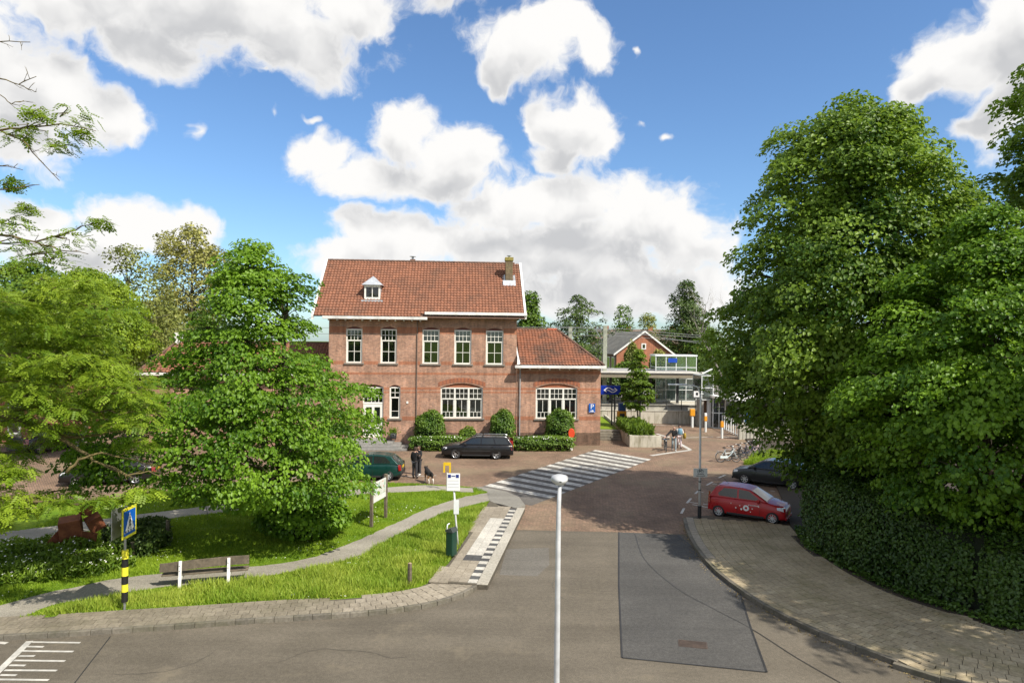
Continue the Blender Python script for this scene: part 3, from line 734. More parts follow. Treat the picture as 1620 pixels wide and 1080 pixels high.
def tile_roof(name, origin, ud, sd, width, length, mat, parent, keep=lambda u, s: True, tw=.235, tl=.31, lift=.045):
    "pan tiles: each an S-shaped pan that steps over the course below"
    ud, sd = Vector(ud).normalized(), Vector(sd).normalized(); nn = ud.cross(sd).normalized()
    if nn.z < 0: nn = -nn
    nc, nr = int(width/tw), int(round(length/tl)); tw = width/nc; tl = length/nr
    prof = [(0, .012), (.18, .045), (.36, .052), (.55, .02), (.78, .0), (1, .012)]
    V = []; F = []; T = []; k = 0
    for j in range(nr):
        for i in range(nc):
            u0, s0 = i*tw, j*tl
            if not keep(u0+tw/2, s0+tl/2): continue
            jit = random.uniform(-.006, .006); tt = random.betavariate(1.6, 2.4)
            for row, (ss, zz_) in enumerate(((s0-.01, lift-.03), (s0-.01, lift), (s0+tl, .004))):
                for (f, h) in prof:
                    p = Vector(origin) + ud*(u0+f*tw) + sd*(ss) + nn*(h+zz_+(jit if row < 2 else 0)); V.append(p)
            n = len(prof)
            for row in range(2):
                for q in range(n-1): F.append((k+row*n+q, k+row*n+q+1, k+(row+1)*n+q+1, k+(row+1)*n+q)); T.append(tt)
            k += 3*n
    me = np_mesh(name, np.array([tuple(v) for v in V]), np.array(F), np.array(T)); o = link(name, me, mat, parent); tag(o, kind='stuff'); return o
# main roof
slope = Vector((0, VR+.42, zr-(z_eR+.12))); 
pit = slope.z/slope.y
def roof_z(v): return zr - (VR-v)*pit
u_gr = ug1
base_l = roof_z(VL-.45)
rl = MB(); e = .05
rl.quad((ug0, VL-.42, roof_z(VL-.42)-e), (u_gr, VL-.42, roof_z(VL-.42)-e), (u_gr, VR, zr-e), (ug0, VR, zr-e))
rl.quad((ug0, VR, zr-e), (u_gr, VR, zr-e), (u_gr, WD+.4, roof_z(2*VR-WD-.4)-e), (ug0, WD+.4, roof_z(2*VR-WD-.4)-e))
roof_o = rl.build('roof', plain('roof_boarding', (.12, .07, .05), .9), station)
sd = Vector((0, VR-VL+.42, zr-roof_z(VL-.42))); lenL = sd.length; skip = (Vector((0, -.40, roof_z(-.40)))-Vector((0, VL-.42, roof_z(VL-.42)))).length
uc_ = u_c+.35
dz0, dz1 = Fc(575, 470, 0)[0], Fc(606, 470, 0)[0]
tile_roof('roof_tile', (ug0, VL-.42, roof_z(VL-.42)), (1, 0, 0), sd, u_gr-ug0, lenL, tile_red, roof_o, keep=lambda u, s: not (s < skip and ug0+u > uc_))
back_s = Vector((0, -(WD+.4-VR), zr-roof_z(2*VR-WD-.4)))
tile_roof('roof_tile', (ug0, WD+.4, roof_z(2*VR-WD-.4)), (1, 0, 0), back_s, u_gr-ug0, back_s.length, tile_red, roof_o)
rm = MB()
for k in range(int((u_gr-ug0)/.4)): x = ug0+k*.4; rm = MB(); rm.tube([(x, VR, zr+.02+random.uniform(-.006, .006)), (x+.41, VR, zr+.035)], .11, 8).build('ridge_tile', ridge_mat, roof_o)
# bargeboards at both verges
def verge(u, side, name='bargeboard'):
    m = MB()
    for v0, v1 in ((VL-.45 if side < 0 else -.5, VR), (WD+.4, VR)):
        za, zb = roof_z(v0 if v0 < VR else 2*VR-v0), zr
        a, b = u, u+side*.16
        m.add([(a, v0, za-.25), (b, v0, za-.25), (b, v0, za+.12), (a, v0, za+.12), (a, v1, zb-.25), (b, v1, zb-.25), (b, v1, zb+.12), (a, v1, zb+.12)],
              [(0, 1, 2, 3), (4, 5, 6, 7), (0, 1, 5, 4), (1, 2, 6, 5), (2, 3, 7, 6), (3, 0, 4, 7)])
    m.build(name, gutter_w, roof_o)
verge(u_gr+.01, 1); verge(ug0-.01, -1)
# gutters with brackets
def gutter(u0, u1, v, z, n, parent=station):
    g = MB().box((u0, v-.34, z-.2), (u1, v-.02, z)).build('gutter', gutter_w, parent, bevel=.015)
    MB().box((u0+.02, v-.02, z-.16), (u1-.02, v+.45, z-.10)).build('soffit', gutter_w, g)
    for k in range(n):
        x = u0+.35+(u1-u0-.9)*k/(n-1); MB().box((x, v-.12, z-.32), (x+.09, v+.40, z-.205)).build('bracket', gutter_w, g, bevel=.01)
gR0 = Fc(672, 497, -.5)[0]; gR1 = Fc(833.5, 498, -.5)[0]
gutter(gR0, gR1, -.38, Fc(750, 494.2, -.6)[1], 8); gutter(u_l-.35, Fc(676, 502, VL-.5)[0], VL-.40, Fc(600, 500.6, VL-.6)[1], 12)
MB().tube([(u_c+.02, VL-.06, z_eL-.1), (u_c+.02, VL-.06, .2)], .035).build('downpipe', plain('lead_pipe', (.2, .15, .12), .6), station)
# dormer
dm = empty('dormer', (0, 0, 0)); dm.parent = station
du0, dz_b = Fc(577.5, 475, 1.2); du1, _ = Fc(602.5, 475, 1.2)
dz_b = Fc(590, 475, 1.2)[1]; dz_t = Fc(590, 451.5, 1.2)[1]; vb = VR-(zr-dz_b)/pit; vt = VR-(zr-dz_t)/pit+.2
dm_f = vb-.02; T = .13
fm = MB(); fm.box((du0, dm_f, dz_b), (du1, dm_f+.1, dz_b+.2)); fm.box((du0, dm_f, dz_t-.16), (du1, dm_f+.1, dz_t)); fm.box((du0, dm_f, dz_b+.2), (du0+T, dm_f+.1, dz_t-.16)); fm.box((du1-T, dm_f, dz_b+.2), (du1, dm_f+.1, dz_t-.16))
fm.box(((du0+du1)/2-.03, dm_f+.02, dz_b+.2), ((du0+du1)/2+.03, dm_f+.08, dz_t-.16)); fm.build('frame', frame_w, dm, bevel=.01)
for x0, x1 in ((du0+T, (du0+du1)/2-.03), ((du0+du1)/2+.03, du1-T)):
    MB().box((x0, dm_f+.05, dz_b+.2), (x1, dm_f+.055, dz_t-.16)).build('pane', glass, dm)
MB().box((du0+T, dm_f+.5, dz_b+.1), (du1-T, dm_f+.52, dz_t-.1)).build('room', plain('dormer_room', (.05, .05, .045), .9), dm)
for x in (du0, du1-.05):
    MB().add([(x, dm_f+.1, dz_b), (x+.05, dm_f+.1, dz_b), (x+.05, dm_f+.1, dz_t), (x, dm_f+.1, dz_t), (x, vt+.3, dz_t), (x+.05, vt+.3, dz_t)], [(0, 1, 2, 3), (3, 2, 5, 4), (0, 3, 4), (1, 5, 2), (0, 4, 5, 1)]).build('cheek', zinc, dm)
ap = Fc(589.5, 437, 1.4)[1]; mu = (du0+du1)/2; vap = VR-(zr-ap)/pit+.5
rf = MB().add([(du0-.18, dm_f-.18, dz_t), (du1+.18, dm_f-.18, dz_t), (mu, dm_f+.55, ap), (mu, vap, ap), (du0-.18, vt+.5, dz_t), (du1+.18, vt+.5, dz_t)], [(0, 1, 2), (0, 2, 3, 4), (1, 5, 3, 2), (0, 4, 5, 1)]).build('dormer_roof', zinc, dm)
MB().box((du0-.2, dm_f-.05-.3*.5, dz_b-.30), (du1+.2, dm_f-.005, dz_b-.02), None).build('flashing', zinc, dm)
# chimney with lead flashing and the small vent on the ridge
ch = empty('chimney', (0, 0, 0)); ch.parent = station
cu0 = Fc(799.5, 430, 3)[0]; cu1 = Fc(810.5, 430, 3)[0]; ct = Fc(805, 408, 3)[1]; cb_v = 2.55; cz = roof_z(cb_v)
brick_ch = brick_mat('chimney_brick', (.17, .125, .075), (.12, .09, .06), (.16, .14, .09), var=.3, dirt=(.14, .13, .03))
MB().box((cu0, cb_v, cz-.4), (cu1, cb_v+.6, ct-.28)).build('stack', brick_ch, ch); MB().box((cu0-.05, cb_v-.05, ct-.28), (cu1+.05, cb_v+.65, ct)).build('cap', plain('mossy_cap', (.26, .22, .06), .9, .3, 5), ch, bevel=.02)
MB().tube([((cu0+cu1)/2, cb_v+.3, ct), ((cu0+cu1)/2, cb_v+.3, ct+.16)], .09, 12).build('flue', zinc, ch); MB().lathe([(.0, ct+.22), (.2, ct+.16), (.2, ct+.145), (0, ct+.14)], 14, c=((cu0+cu1)/2, cb_v+.3, 0)).build('cowl', zinc, ch)
fl = MB(); zf = roof_z(cb_v-.25)
for x0, x1 in ((cu0-.22, cu0-.02), (cu1+.02, cu1+.22)):
    fl.add([(x0, cb_v-.15, roof_z(cb_v-.15)+.06), (x1, cb_v-.15, roof_z(cb_v-.15)+.12), (x1, cb_v+.65, roof_z(cb_v+.65)+.14), (x0, cb_v+.65, roof_z(cb_v+.65)+.06)], [(0, 1, 2, 3)])
fl.add([(cu0-.22, cb_v-.35, roof_z(cb_v-.35)+.07), (cu1+.22, cb_v-.35, roof_z(cb_v-.35)+.07), (cu1+.22, cb_v-.01, roof_z(cb_v)+.2), (cu0-.22, cb_v-.01, roof_z(cb_v)+.2)], [(0, 1, 2, 3)])
fl.build('flashing', zinc, ch)
vx = Fc(653, 410, VR)[0]
MB().box((vx-.2, VR-.12, zr), (vx+.2, VR+.12, zr+.22)).build('ridge_vent', ridge_mat, roof_o); MB().tube([(vx, VR, zr+.2), (vx, VR, zr+.42)], .09, 10).build('vent_pipe', zinc, roof_o); MB().lathe([(0, zr+.52), (.26, zr+.45), (.26, zr+.43), (0, zr+.43)], 14, c=(vx, VR, 0)).build('vent_cowl', zinc, roof_o)
# wing with hipped roof
wg0, wg1 = Fc(814.5, 582, -.55)[0], Fc(958.5, 582, -.55)[0]
wz = Fc(880, 577.5, -.5)[1]; wvr = 3.4; wzr = Fc(850, 521.5, wvr)[1]; wur = Fc(881, 521, wvr)[0]
wp = (wzr-wz)/(wvr+.45)
wr = empty('wing_roof', (0, 0, 0)); wr.parent = station
uh1 = wg1-.12
MB().add([(u_r, -.45, wz-.05), (uh1, -.45, wz-.05), (wur, wvr, wzr-.05), (u_r, wvr, wzr-.05), (uh1, 2*wvr+.45, wz-.05), (u_r, 2*wvr+.45, wz-.05)], [(0, 1, 2, 3), (1, 4, 2), (3, 2, 4, 5)]).build('roof_boarding', MATS['roof_boarding'], wr)
wsl = Vector((0, wvr+.45, wzr-wz)); L_ = wsl.length
tile_roof('roof_tile', (u_r+.22, -.45, wz), (1, 0, 0), wsl, uh1-u_r-.22, L_, tile_old, wr, keep=lambda u, s: u_r+.22+u < uh1-(uh1-wur)*s/L_-.05)
hs = Vector((wur-uh1, 0, wzr-wz)); hw = 2*wvr+.9
tile_roof('roof_tile', (uh1, -.45, wz), (0, 1, 0), hs, hw, hs.length, tile_old, wr, keep=lambda u, s: hw/2*s/hs.length+.1 < u < hw-hw/2*s/hs.length-.1)
for p, q in (((u_r, wvr, wzr), (wur, wvr, wzr)), ((uh1, -.45, wz), (wur, wvr, wzr)), ((uh1, 2*wvr+.45, wz), (wur, wvr, wzr))):
    p, q = Vector(p), Vector(q); n = int((q-p).length/.38)
    for k in range(n): MB().tube([p.lerp(q, k/n)+Vector((0, 0, .02)), p.lerp(q, (k+1.04)/n)+Vector((0, 0, .04))], .10, 8).build('ridge_tile', tint_mat('ridge_red', (.40, .10, .05), (.40, .10, .05)) if (q.z-p.z < .1 and k >= n-2 and 'ridge_red' not in MATS) else (MATS['ridge_red'] if q.z-p.z < .1 and k >= n-2 else ridge_mat), wr)
fl = MB().add([(u_r+.02, -.45, wz+.03), (u_r+.24, -.47, wz+.08), (u_r+.24, -.3, wz+.15), (u_r+.03, wvr-.5, wzr-.35), (u_r+.02, wvr-.5, wzr-.3), (u_r+.02, -.45, wz+.5)], [(0, 1, 2), (0, 2, 3, 4, 5)]).build('flashing', gutter_w, wr)
gutter(wg0, wg1, -.40, wz-.03, 9, wr)
px_ = Fc(822.3, 640, -.15)[0]
MB().tube([(px_, -.16, wz-.15), (px_, -.16, .25), (px_+.03, -.2, .15)], .045).build('downpipe', plain('grey_pipe', (.34, .35, .36), .5), station)
# left wing, mostly hidden by the lime tree
lw0 = Fc(232, 590, .3)[0]; lz = Fc(300, 589, -.2)[1]; lzr = Fc(300, 541, 3.5)[1]; lur = Fc(281, 541, 3.5)[0]
lw = empty('wing_roof', (0, 0, 0)); lw.parent = station
MB().quad((lw0, .2, 0), (u_l, .2, 0), (u_l, .2, lz), (lw0, .2, lz)).build('wall', brick, station)
MB().quad((lw0, .2, 0), (lw0, 7, 0), (lw0, 7, lz), (lw0, .2, lz)).build('wall', brick_side, station)
lp = Vector((0, 3.8, lzr-lz)); L2 = lp.length
MB().add([(lw0-.4, -.3, lz-.05), (u_l, -.3, lz-.05), (u_l, 3.5, lzr-.05), (lur, 3.5, lzr-.05), (lw0-.4, 7.4, lz-.05), (u_l, 7.4, lz-.05)], [(0, 1, 2, 3), (0, 3, 4), (3, 2, 5, 4)]).build('roof_boarding', MATS['roof_boarding'], lw)
tile_roof('roof_tile', (lw0-.4, -.3, lz), (1, 0, 0), lp, u_l-lw0+.4, L2, tile_red, lw, keep=lambda u, s: u > (lur-lw0+.4)*s/L2+.1)
MB().tube([(lw0-.4, -.3, lz+.03), (lur, 3.5, lzr+.03), (u_l, 3.5, lzr+.03)], .11, 8).build('ridge_tiles', ridge_mat, lw)
gutter(lw0-.6, u_l-.4, -.1, lz-.02, 9, lw)
lc = Fc(282.5, 541, 3.5)[0]; MB().box((lc-.2, 3.2, lzr-.3), (lc+.25, 3.7, lzr+.7)).build('chimney', white_paint, lw)
# stone steps to the door
def Lg(px, py, z=0.0):
    p = G(px, py, z)-BO; return p.dot(BT), p.dot(BN)
st = empty('stone_steps', BO, YAW, 'grey stone steps leading up to the white front door', 'steps')
bluestone = plain('bluestone', (.25, .245, .23), .8, .2, 5, bump=.3)
us1 = Lg(636, 712)[0]; us0 = us1-5.4; zst = .155
for k in range(4):
    x0, x1 = us0+.35*k, us1-.55*k+.4
    y0 = VL-.05-(1.15+.36*(3-k)); MB().box((x0, y0, k*zst+(.001 if k else 0)), (x1, VL-.04, (k+1)*zst)).build('step', bluestone, st, bevel=.012)
# ---------------------------------------------------------------- platform, canopy, lifts and houses beyond
pale_concrete = plain('pale_concrete', (.50, .475, .40), .85, .22, 2.2, bump=.3)
def stained():
    t = Nt('stained_concrete'); c = t.coord('Object', (1, 1, .25))
    col = t.mix(t.ramp(t.noise(c, 2.2, 6, .7), .42, .68), (.52, .49, .41), (.27, .25, .18))
    return t.done(t.pbr(col, .85, spec=.25, normal=t.bump(t.noise(c, 30, 3), .005, .4)))
stain = stained()
sg = glass_mat('station_glass', (.86, .95, .91), .10, .08, (.45, .52, .49))
dark_glass = glass_mat('dark_glass', (.30, .36, .34), .06, .35, (.02, .025, .025))
lt_steel = plain('pale_steel', (.74, .77, .76), .4, .06)
tan_fascia = plain('canopy_fascia', (.60, .57, .50), .5, .1)
YW = 65.0
def wx(px, Y): return P(px, 540, Y).x
tag(sheet('embankment', [(-80, 66), (80, 66), (80, 110), (-80, 110)], 1.12, plain('ballast', (.16, .145, .125), .95, .3, 12), 1.3), kind='structure')
rw = empty('retaining_wall', (0, YW, 0), 0, 'low pale concrete retaining wall below the railway platform', 'wall')
x0 = wx(700, YW); x1 = wx(1112, YW); n = 11
for k in range(n):
    a, b = x0+(x1-x0)*k/n, x0+(x1-x0)*(k+1)/n; MB().box((a+.01, 0, 0), (b-.01, .3, 1.2)).build('panel', stain, rw, bevel=.02)
MB().box((x0, -.04, 1.203), (x1, .34, 1.29)).build('coping', pale_concrete, rw)
pf = tag(MB().box((wx(860, 68), 66.6, 1.12), (wx(1200, 68), 71.5, 1.62)).build('platform', pale_concrete), kind='structure')
for k in range(34):
    a = wx(860, 68)+k*(wx(1200, 68)-wx(860, 68))/34; MB().box((a+.01, 66.5, 1.622), (a+.62, 66.8, 1.68)).build('edge_slab', pale_concrete, pf)
rails = empty('railway_track', (0, 74.5, 1.12), 0, 'railway track with two steel rails behind the platform', 'railway track')
for y in (-.75, .75): MB().box((-60, y-.04, .14), (60, y+.04, .29)).build('rail', rust, rails)
slp = MB().box((-.12, -1.25, 0), (.12, 1.25, .14)).mesh('sleeper'); slp.materials.append(concrete)
for k in range(60): link('sleeper', slp, None, rails, loc=(-18+k*.65, 0, 0))
# fence on the wall
fe = empty('platform_fence', (0, YW+.5, 1.2), 0, 'dark thin post and rail fence on top of the retaining wall', 'fence')
xs = [wx(p, YW+.5) for p in (952, 975, 998, 1026, 1055, 1079, 1101, 1118)]
for i, x in enumerate(xs): MB().box((x-.03, -.03, .1), (x+.03, .03, 1.5 if i in (4, 6) else 1.05)).build('post', dark_metal, fe)
for z in (.55, 1.0): MB().box((xs[0], -.015, z), (xs[-1], .015, z+.03)).build('rail', dark_metal, fe)
# canopy
cz = 4.55; cx0, cx1 = wx(905, 66), wx(1113, 66)
cn = empty('platform_canopy', (0, 0, 0), 0, 'long flat grey platform canopy with pale edge', 'canopy')
MB().box((cx0, 66.0, cz+.12), (cx1, 76, cz+.30)).build('roof_slab', plain('canopy_roof', (.36, .35, .335), .8, .2, 2), cn)
MB().box((cx0-.02, 65.9, cz+.24), (cx1+.02, 65.99, cz+.40)).build('fascia', plain('fascia_light', (.74, .72, .66), .5, .08), cn)
MB().box((cx0, 66.02, cz-.22), (cx1-.1, 66.3, cz+.115)).build('edge_beam', plain('edge_brown', (.27, .235, .17), .7, .15), cn)
for x in (wx(1028, 70), wx(1070, 70), wx(965, 70), wx(925, 70)): MB().box((x-.11, 69.2, 1.6), (x+.11, 69.45, cz+.1)).build('column', dark_metal, cn)
MB().add([(cx1, 66, cz+.3), (cx1, 66.3, cz+.3), (cx1+.9, 66.3, cz+.75), (cx1+.9, 66, cz+.75), (cx1, 66, cz+.2), (cx1+.9, 66, cz+.65)], [(0, 1, 2, 3), (0, 3, 5, 4)]).build('end_flashing', lt_steel, cn)
def glass_box(name, x0, x1, y0, y1, z0, z1, nx, nz, label, cat, frame=lt_steel, gm=sg, t=.07, parent=None):
    g = parent or empty(name, (x0, y0, z0), 0, label, cat); W, D, H = x1-x0, y1-y0, z1-z0
    ox = (x0, y0, z0) if parent else (0, 0, 0)
    def pt(a): return tuple(a[i]+ox[i] for i in range(3))
    for i in range(nx+1):
        for yy in (0, D):
            MB().box(pt((W*i/nx-t/2, yy-t/2, 0)), pt((W*i/nx+t/2, yy+t/2, H))).build('mullion', frame, g)
    for k in range(nz+1):
        z = H*k/nz
        for yy in (0, D): MB().box(pt((t/2, yy-t*.4, z-t/2)), pt((W-t/2, yy+t*.4, z+t/2))).build('transom', frame, g)
        for xx in (0, W): MB().box(pt((xx-t*.4, t/2, z-t/2)), pt((xx+t*.4, D-t/2, z+t/2))).build('transom', frame, g)
    for i in range(nx):
        for k in range(nz):
            for yy in (0, D): MB().box(pt((W*i/nx+t/2, yy-.008, H*k/nz+t/2)), pt((W*(i+1)/nx-t/2, yy+.008, H*(k+1)/nz-t/2))).build('pane', gm, g)
    for k in range(nz):
        for xx in (0, W): MB().box(pt((xx-.008, t/2, H*k/nz+t/2)), pt((xx+.008, D-t/2, H*(k+1)/nz-t/2))).build('pane', gm, g)
    return g
YL = 70.5
lt = glass_box('lift_shaft', wx(1038, YL), wx(1102, YL), YL, YL+2.6, 1.75, 6.35, 4, 4, 'tall glass lift shaft with pale frame rising through the platform canopy', 'lift shaft')
Wl = wx(1102, YL)-wx(1038, YL)
MB().box((-.1, -.1, 4.6), (Wl+.1, 2.7, 4.75)).build('roof', lt_steel, lt); MB().box((-.1, -.15, -.35), (Wl+.1, 2.75, -.04)).build('base', pale_concrete, lt)
MB().box((1.0, .9, .0), (2.7, 2.2, 2.1)).build('lift_cabin', plain('cabin_grey', (.62, .64, .62), .4), lt)
MB().box((Wl*.3, -.09, 3.95), (Wl*.52, -.05, 4.4)).build('sign_panel', plain('sign_blue', (.01, .06, .42), .4, .05), lt)
MB().box((1.2, .6, 3.3), (3.4, 1.8, 3.75)).build('winch', plain('machinery', (.66, .66, .63), .4, .35, 5), lt)
# glass stair house on the right
YS = 62.5
sh_ = glass_box('stair_house', wx(1111, YS), wx(1129, YS), YS, YS+3, 2.55, 4.75, 1, 2, 'glass stair house with grey concrete column beside the lime tree', 'stair house')
Ws = wx(1129, YS)-wx(1111, YS)
MB().box((-.12, .05, -2.55), (.22, 1.4, -.06)).build('column', plain('column_grey', (.34, .32, .28), .8, .2), sh_)
MB().box((.55, .1, -2.55), (.9, 1.6, -.06)).build('column', lt_steel, sh_)
MB().box((.225, .4, -2.55), (.545, .45, -.06)).build('panel', plain('corten_brown', (.16, .09, .05), .8), sh_)
glass_box('', wx(1127, YS), wx(1146, YS), YS-.4, YS+3, 0.05, 2.75, 2, 2, '', '', gm=dark_glass, parent=None if False else empty('glass_door_front', (0, 0, 0), 0, 'dark glass entrance front beside the white railing', 'entrance'))
bx = wx(1127, YS-.6)
MB().add([(bx, YS-.7, 2.8), (bx, YS+3, 2.8), (bx+3.4, YS+1, 2.35), (bx+3.4, YS-3.2, 2.35), (bx, YS-.7, 3.0), (bx, YS+3, 3.0), (bx+3.4, YS+1, 2.55), (bx+3.4, YS-3.2, 2.55)],
         [(0, 1, 2, 3), (4, 5, 6, 7), (0, 1, 5, 4), (1, 2, 6, 5), (2, 3, 7, 6), (3, 0, 4, 7)]).build('awning_roof', white_paint, bpy.data.objects['glass_door_front'])
shp = empty('station_kiosk', (wx(1168, 64), 64, 0), 0, 'low white flat-roofed pavilion half hidden behind the big lime tree', 'pavilion')
MB().box((0, 0, 0), (7, 4, 2.6)).build('wall', plain('kiosk_dark', (.06, .065, .065), .4), shp)
MB().box((-.4, -.5, 2.603), (7.4, 4.3, 2.95)).build('roof', white_paint, shp)
for k in range(4): MB().box((.4+k*1.6, -.03, .5), (1.6+k*1.6, -.004, 2.3)).build('window', dark_glass, shp)
# railing and grooved wall of the underpass
ry0, ry1 = G(1143, 685), G(1172, 690); rl_ = empty('railing', (0, 0, 0), 0, 'pale grey upright bar railing sloping down beside the underpass', 'railing')
a, b = Vector((wx(1144, 62), 62, 0)), Vector((wx(1173, 56), 56, 0))
for k in range(9):
    p = a.lerp(b, k/8); MB().box((p.x-.04, p.y-.04, 0), (p.x+.04, p.y+.04, 1.25)).build('bar', lt_steel, rl_)
for z in (.12, 1.25): MB().tube([a+Vector((0, 0, z)), b+Vector((0, 0, z))], .035, 6).build('rail', lt_steel, rl_)
gx0 = wx(1171, 55); gw = empty('grooved_wall', (gx0, 55, 0), 0, 'low grooved cream concrete wall at the head of the underpass', 'wall')
MB().box((0, .03, 0), (7, .35, 1.2)).build('core', pale_concrete, gw); MB().box((-.08, -.06, 1.203), (7.1, .4, 1.3)).build('coping', pale_concrete, gw)
MB().box((0, -.05, 0), (.25, .028, 1.2)).build('rib', pale_concrete, gw)
for k in range(22): MB().box((.3+k*.3, -.02, 0), (.52+k*.3, .028, 1.2)).build('rib', pale_concrete, gw)
# concrete planter and steps beside the wing
pl0, pl1 = G(996, 707.2), G(1040, 707.6)
pt_ = empty('concrete_planter', (pl0.x, pl0.y, 0), 0, 'long board-marked concrete planter in front of the platform wall', 'planter')
pw_ = pl1.x-pl0.x
MB().box((0, 0, 0), (pw_, .22, .86)).build('front_wall', stain, pt_, bevel=.015)
MB().box((0, .222, 0), (.22, 14.3, .88)).build('side_wall', stain, pt_, bevel=.015)
MB().box((pw_-.22, .222, 0), (pw_, 9, .84)).build('side_wall', stain, pt_, bevel=.015)
MB().box((.222, .222, 0), (pw_-.222, 9, .76)).build('earth', soil, pt_)
MB().box((pw_+.004, .2, 0), (pw_+.34, .5, .8)).build('end_block', pale_concrete, pt_)
sx0 = (BO+BT*u_w).x+.12; sx1 = pl0.x-.05
ss = empty('garden_steps', (sx0, 53.6, 0), 0, 'short dark concrete steps between the station wing and the planter', 'steps')
for k in range(4): MB().box((0, k*.36, 0 if k == 0 else k*.16+.001), (sx1-sx0, 2.0, (k+1)*.16)).build('step', plain('dark_concrete', (.20, .18, .14), .85, .25, 5), ss, bevel=.01)
tag(sheet('grass_bank', [(sx0, 55.6), (sx1, 55.6), (sx1, 65), (sx0, 65)], .66, turf, .6), kind='structure')
# sign with the railway arrows
blue_s = plain('sign_blue_enamel', (.004, .03, .36), .35, .04); white_s = plain('sign_white', (.82, .82, .82), .45, .03)
YN = 58.0; n0 = P(950.2, 616.5, YN); n1 = P(981.3, 616.5, YN); nw = n1.x-n0.x
ns = empty('railway_sign', ((n0.x+n1.x)/2, YN, 0), R(2), 'blue railway station sign with white double arrow on two dark posts', 'sign')
zc = n0.z; hh = .375
MB().box((-nw/2, -.06, zc-hh), (nw/2, .06, zc+hh)).build('board', blue_s, ns, bevel=.01)
for x in (.15, .38): MB().box((x-.05, .07, 0), (x+.05, .17, zc-hh+.3)).build('post', dark_metal, ns)
def arrow(sgn):
    # one half of the mark: a bar that runs to an arrow head, and its slanting tail
    s = .235; pts = [(-.95, .0), (-.42, .52), (-.10, .52), (.38, .06), (.78, .06), (1.02, .28), (1.02, .28)]
    out = [(-1.35, -.02), (-.62, .72), (-.02, .72), (.46, .26), (.80, .26), (.80, .26)]
    return out
def mark(poly): return MB().prism([(x, y) for x, y in poly], -.075, -.064, Matrix(((1, 0, 0, 0), (0, 0, 1, 0), (0, 1, 0, zc), (0, 0, 0, 1))))
k_ = .40
half = [(-1.28, 0), (-.66, .60), (-.12, .60), (.40, .12), (.72, .12), (.72, -.06), (.33, -.06), (-.19, .42), (-.58, .42), (-1.0, 0), (-.70, -.30), (-.70, -.60)]
mark([(x*k_*1.18, y*k_*.88) for x, y in half]).build('arrow', white_s, ns)
mark([(-x*k_*1.18, -y*k_*.88) for x, y in half]).build('arrow', white_s, ns)
# ticket machine, clock, check-in posts
orange = plain('machine_yellow', (.75, .33, .02), .4, .06); blue_m = plain('machine_blue', (.03, .08, .28), .35, .1)
YT = 57.5; t0 = P(976.5, 668, YT); t1 = P(990.5, 668, YT)
tm = empty('ticket_machine', ((t0.x+t1.x)/2, YT, .6), R(5), 'yellow ticket machine with a blue screen hood behind the planter', 'ticket machine'); tw_ = t1.x-t0.x
MB().box((-tw_/2, -.2, 0), (tw_/2, .3, 1.35)).build('cabinet', orange, tm, bevel=.06); MB().box((-tw_/2+.1, -.16, 1.353), (tw_/2-.05, .26, 2.0)).build('screen_hood', blue_m, tm, bevel=.03)
MB().box((-.2, -.215, .8), (.2, -.202, 1.15)).build('screen', dark_metal, tm)
ck = P(1023.6, 621.5, 57); cp_x = P(1012.8, 621, 57).x
cl = empty('station_clock', (cp_x, 57, 0), 0, 'round white station clock on a dark post beside the young tree', 'clock')
MB().box((-.05, -.05, 0), (.05, .05, ck.z+.1)).build('post', dark_metal, cl); MB().box((.05, -.03, ck.z-.04), (ck.x-cp_x-.3, .03, ck.z+.04)).build('arm', dark_metal, cl)
fx = ck.x-cp_x
MB().lathe([(0, -.10), (.34, -.10), (.36, -.08), (.36, .08), (0, .09)], 28, 'y', (fx, 0, ck.z)).build('case', lt_steel, cl); MB().lathe([(0, -.112), (.31, -.112), (.315, -.101)], 28, 'y', (fx, 0, ck.z)).build('dial', white_s, cl)
for k in range(12):
    t = k*math.pi/6; M_ = Matrix.Translation((fx, -.115, ck.z)) @ Matrix.Rotation(t, 4, 'Y'); MB().box((-.012, 0, .24), (.012, .002, .3), M_).build('hour_mark', dark_metal, cl)
for t, l, w_ in ((R(152), .19, .022), (R(130), .26, .016)):
    M_ = Matrix.Translation((fx, -.118, ck.z)) @ Matrix.Rotation(t, 4, 'Y'); MB().box((-w_, -.002, -.04), (w_, .0, l), M_).build('hand', dark_metal, cl)
for (px, py, h, label, big) in ((1095, 676, 1.55, 'yellow check-in box on a grey post against the platform wall', True), (1116, 683, 1.45, 'slim check-in post with white and orange head beside the stair house', False), (1142, 693, 1.4, 'orange-topped grey check-in post beside the white railing', False)):
    g0 = G(px, py); o = empty('check_in_post', g0, 0, label, 'check-in post', 'check-in posts at the station entrance')
    MB().tube([(0, 0, 0), (0, 0, h-.5)], .12 if big else .10, 10).build('post', lt_steel, o)
    if big: MB().box((-.22, -.16, h-.5), (.22, .16, h+.15)).build('head', orange, o, bevel=.05); MB().box((.222, -.1, h-.3), (.4, .1, h)).build('reader', dark_metal, o)
    else:
        MB().box((-.12, -.12, h-.5), (.12, .12, h-.08)).build('head', orange, o, bevel=.03); MB().box((-.1, -.1, h-.078), (.1, .1, h+(.2 if px == 1116 else .0))).build('cap', white_s if px == 1116 else orange, o, bevel=.03)
MB_ = empty('bench', (G(1046, 704).x, G(1046, 704).y, 0), R(80), 'small black metal bench beside the concrete planter', 'bench')
for y in (-.4, .4): MB().tube([(-.2, y, 0), (-.2, y, .45), (.22, y, .45), (.22, y, 0)], .025, 6).build('leg', dark_metal, MB_)
for k in range(4): MB().box((-.22+k*.115, -.6, .47), (-.12+k*.115, .6, .50)).build('slat', dark_metal, MB_)
